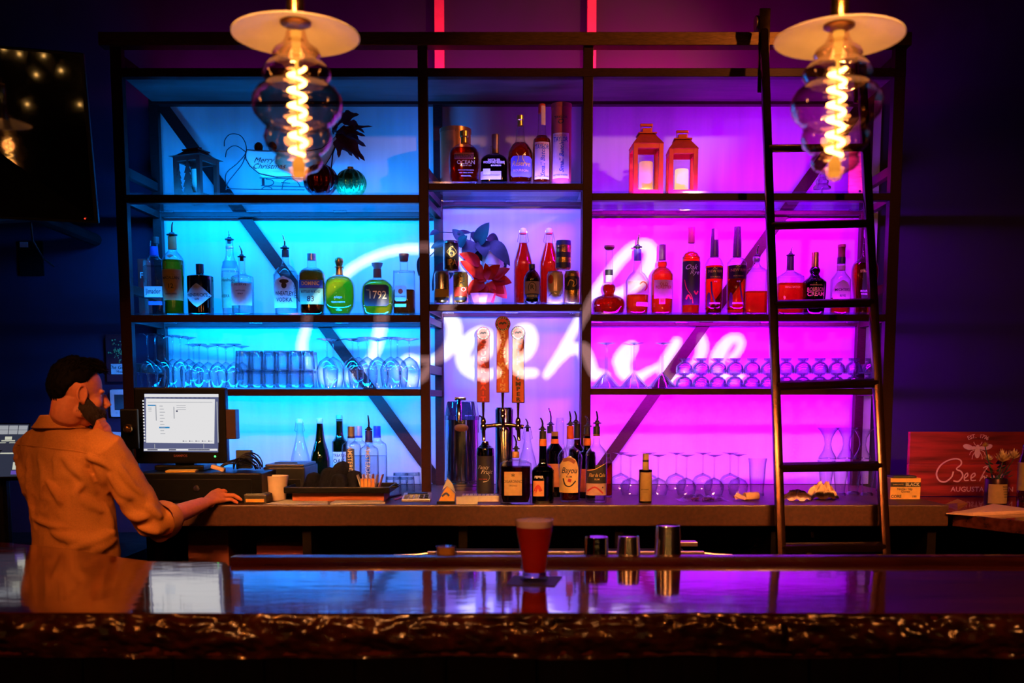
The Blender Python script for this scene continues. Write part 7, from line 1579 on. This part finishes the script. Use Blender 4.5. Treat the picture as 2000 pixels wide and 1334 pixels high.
for (c, hw, hd) in prof_c:
    for k in range(seg):
        a = 2*PI*k/seg; d_ = .020*max(0, math.sin(a))**2
        vs.append(c+TR*math.cos(a)*hw+TF*math.sin(a)*hd-Vector((0, 0, d_*1.2)))
for i in range(len(prof_c)-1):
    for k in range(seg): fs.append((i*seg+k, i*seg+(k+1) % seg, (i+1)*seg+(k+1) % seg, (i+1)*seg+k))
cs.add(vs, fs).build('collar', SHIRT, person, smooth=50)
def cuff(a, b, r0, r1, par):
    d = (b-a).normalized(); q = Matrix((d.orthogonal().normalized(), d.cross(d.orthogonal().normalized()), d)).transposed(); L_ = (b-a).length
    m = MB(); 
    def f(u, v):
        an = u*2*PI; zq = v
        if v < .5: rr = r0+(r1-r0)*v*2+.004; zl = L_*v*2
        else: rr = r1-.006-(v-.5)*.02; zl = L_*(1-(v-.5)*1.2)
        rr *= 1+.05*math.sin(an*3+1)+.03*noise.noise(Vector((math.cos(an)*2, math.sin(an)*2, v*3)))
        zl += .006*math.sin(an*2)
        return a+q @ Vector((math.cos(an)*rr, math.sin(an)*rr, zl))
    m.grid(f, 40, 12).build('rolled_cuff', SHIRT, par, smooth=60)
cuff(ER.lerp(WR, .04), ER.lerp(WR, .27), .070, .066, person); cuff(EL.lerp(WL, .02), EL.lerp(WL, .2), .055, .050, person)
# trousers and shoes
tr = MB(); torso_rings(tr, [(150, 1140, .160, .112, 3.62), (150, 1190, .165, .118, 3.62)], 0)
for q in (-1, 1):
    h0 = hip+TR*q*.085; kn = Vector((h0.x+.01*q, h0.y+.02, .50)); an = Vector((kn.x, kn.y-.03, .09)); tr.tube([h0+Vector((0, 0, .03)), h0.lerp(kn, .5), kn, an], [.102, .092, .078, .066], 20)
remesh(tr.build('trousers', M('dark_trousers', (.02, .02, .03), .8, 0, 90, .2), person), .012, 3)
shm = M('black_shoe', (.015, .013, .012), .4, 0, 40, .2)
for q in (-1, 1):
    h0 = hip+TR*q*.085; an = Vector((h0.x+.01*q, h0.y-.01, 0))
    m = MB(); m.box(an+TF*.07+Vector((0, 0, .012)), (.10, .29, .022), Matrix.Rotation(-PT, 3, 'Z'), bev=.008); m.ball(an+TF*.12+Vector((0, 0, .035)), (.046, .10, .035), 16, 10, Matrix.Rotation(-PT, 3, 'Z')); m.ball(an+TF*.0+Vector((0, 0, .05)), (.045, .06, .048), 16, 10, Matrix.Rotation(-PT, 3, 'Z'))
    m.build('shoe', shm, person, smooth=60)
# eyes, hair, beard
for q in (-1, 1): MB().ball(H(.0690, q*.030, .006), .0095, 14, 10).build('eye', COLR('eye_white', (.7, .68, .66), .2), person, smooth=80)
HAIR = M('near_black_hair', (.0025, .0015, .001), .7, 0, 90, .4, bump=.4, stretch=(1, 1, .3), spec=.05); BEARD = M('dark_brown_beard', (.020, .009, .006), .8, 0, 160, .5, bump=.8)
def lerp_tab(tab, x):
    for i in range(len(tab)-1):
        if tab[i][0] <= x <= tab[i+1][0]: q = (x-tab[i][0])/(tab[i+1][0]-tab[i][0]); return tab[i][1]+(tab[i+1][1]-tab[i][1])*q
    return tab[-1][1]
HL = [(0, 40), (35, 38), (60, 24), (75, 8), (86, 4), (98, 6), (112, -12), (128, -40), (180, -50)]
def hair_f(a, b):
    az = a*2*PI; el = -PI/2+PI*b; d = Vector((math.cos(az)*math.cos(el), math.sin(az)*math.cos(el), math.sin(el)))
    ad = abs((math.degrees(az)+180) % 360-180); lim = lerp_tab(HL, ad); e = math.degrees(el)-lim
    k = max(0, min(1, (e+4)/9))
    rad = Vector((.106, .086, .103+.012*max(0, d.z)))
    n_ = .006*noise.noise(d*7)+.004*noise.noise(d*18)+.0025*noise.noise(d*45)
    p_ = Vector((d.x*rad.x, d.y*rad.y, d.z*rad.z))*(.80+.20*k) + d*n_*k
    p_.x += .012*max(0, d.x)*max(0, d.z)*k
    return H(p_.x-.016, p_.y, p_.z+.036)
hair = MB().grid(hair_f, 120, 80).build('hair', HAIR, person, smooth=80)
random.seed(21); tuft = MB()
for k in range(260):
    az = random.gauss(0, .75); el = random.uniform(.55, 1.15); d = Vector((math.cos(az)*math.cos(el), math.sin(az)*math.cos(el), math.sin(el))); b = Vector((d.x*.10-.016, d.y*.084, d.z*.112+.036))
    side = random.uniform(-.012, .016); Lh = random.uniform(.02, .045)
    p1 = b+Vector((Lh*.5, side*.5, .012)); p2 = b+Vector((Lh, side+.006, random.uniform(-.008, .014)))
    tuft.tube([H(*b), H(*p1), H(*p2)], [.0024, .0018, .0005], 5)
for k in range(420):
    az = random.uniform(-PI, PI); ad = abs(math.degrees(az)); el = R(random.uniform(lerp_tab(HL, ad)+1, 85)); d = Vector((math.cos(az)*math.cos(el), math.sin(az)*math.cos(el), math.sin(el)))
    b = Vector((d.x*.103-.016, d.y*.084, d.z*.108+.036)); tdir = Vector((-.2, 0, -1)); tdir = (tdir-d*tdir.dot(d)).normalized() if el < 1.1 else Vector((.7, .7, 0))
    p1 = b+tdir*.010+d*.003; p2 = b+tdir*.020+d*.002; tuft.tube([H(*b), H(*p1), H(*p2)], [.0018, .0014, .0004], 4)
tuft.build('hair_strands', HAIR, person, smooth=60)
def beard_f(a, b):
    az = (a*2-1)*R(112); q = b                                       # q 0 at the lower jaw, 1 at the upper edge
    ad = abs(math.degrees(az)); top = lerp_tab([(0, -.040), (25, -.034), (60, -.030), (85, -.004), (100, .012), (112, .0)], ad)
    bot = lerp_tab([(0, -.128), (50, -.118), (80, -.095), (112, -.060)], ad)
    zq = bot+(top-bot)*q; rx = lerp_tab([(-.13, .045), (-.115, .060), (-.09, .068), (-.05, .070), (0, .068), (.02, .066)], zq)
    edge = min(1, min(q, 1-q)*6+.0); ea = min(1, (112-ad)/14)
    thick = (.006+.003*noise.noise(Vector((az*6, zq*90, 0)))+.002*noise.noise(Vector((az*20, zq*260, 3))))*edge*ea
    rf = (rx*1.28+thick if ad < 90 else rx*1.0+thick); cx = .018
    x = cx+math.cos(az)*(rx*1.02+thick)*(1.15 if ad < 90 else 1); y = math.sin(az)*(rx*.98+thick+.003)
    m_ = 1-.5*(1-edge)*.3
    return H(x-(1-edge)*.006, y*m_, zq)
bd = MB().grid(beard_f, 90, 26)
random.seed(4)
for k in range(380):
    a = random.random(); b = random.random()**.8; p_ = beard_f(a, b*.96); c = H(.015, 0, -.06); d = (p_-c).normalized()
    bd.tube([p_-d*.001, p_+d*.004+Vector((0, 0, -.005)), p_+d*.005+Vector((0, 0, -.010))], [.0013, .0010, .0003], 4)
bd.build('beard', BEARD, person, smooth=70)
# mouse
p = P(449, 978, 4.055); ms = thing('computer_mouse', 'black computer mouse under the hand of the bartender', 'mouse', (p.x, 4.06, ZC))
m = MB(); m.lathe([(.001, 0), (.030, .0), (.033, .006), (.030, .016), (.018, .024), (.001, .026)], seg=24, dr=.62, cap0=False, cap1=False).build('shell', BLACKP, ms, smooth=60)
MB().tube([(-.0, .018, .004), (.02, .05, .004), (.05, .09, .003)], .002, 6).build('cord', RUBBER, ms)
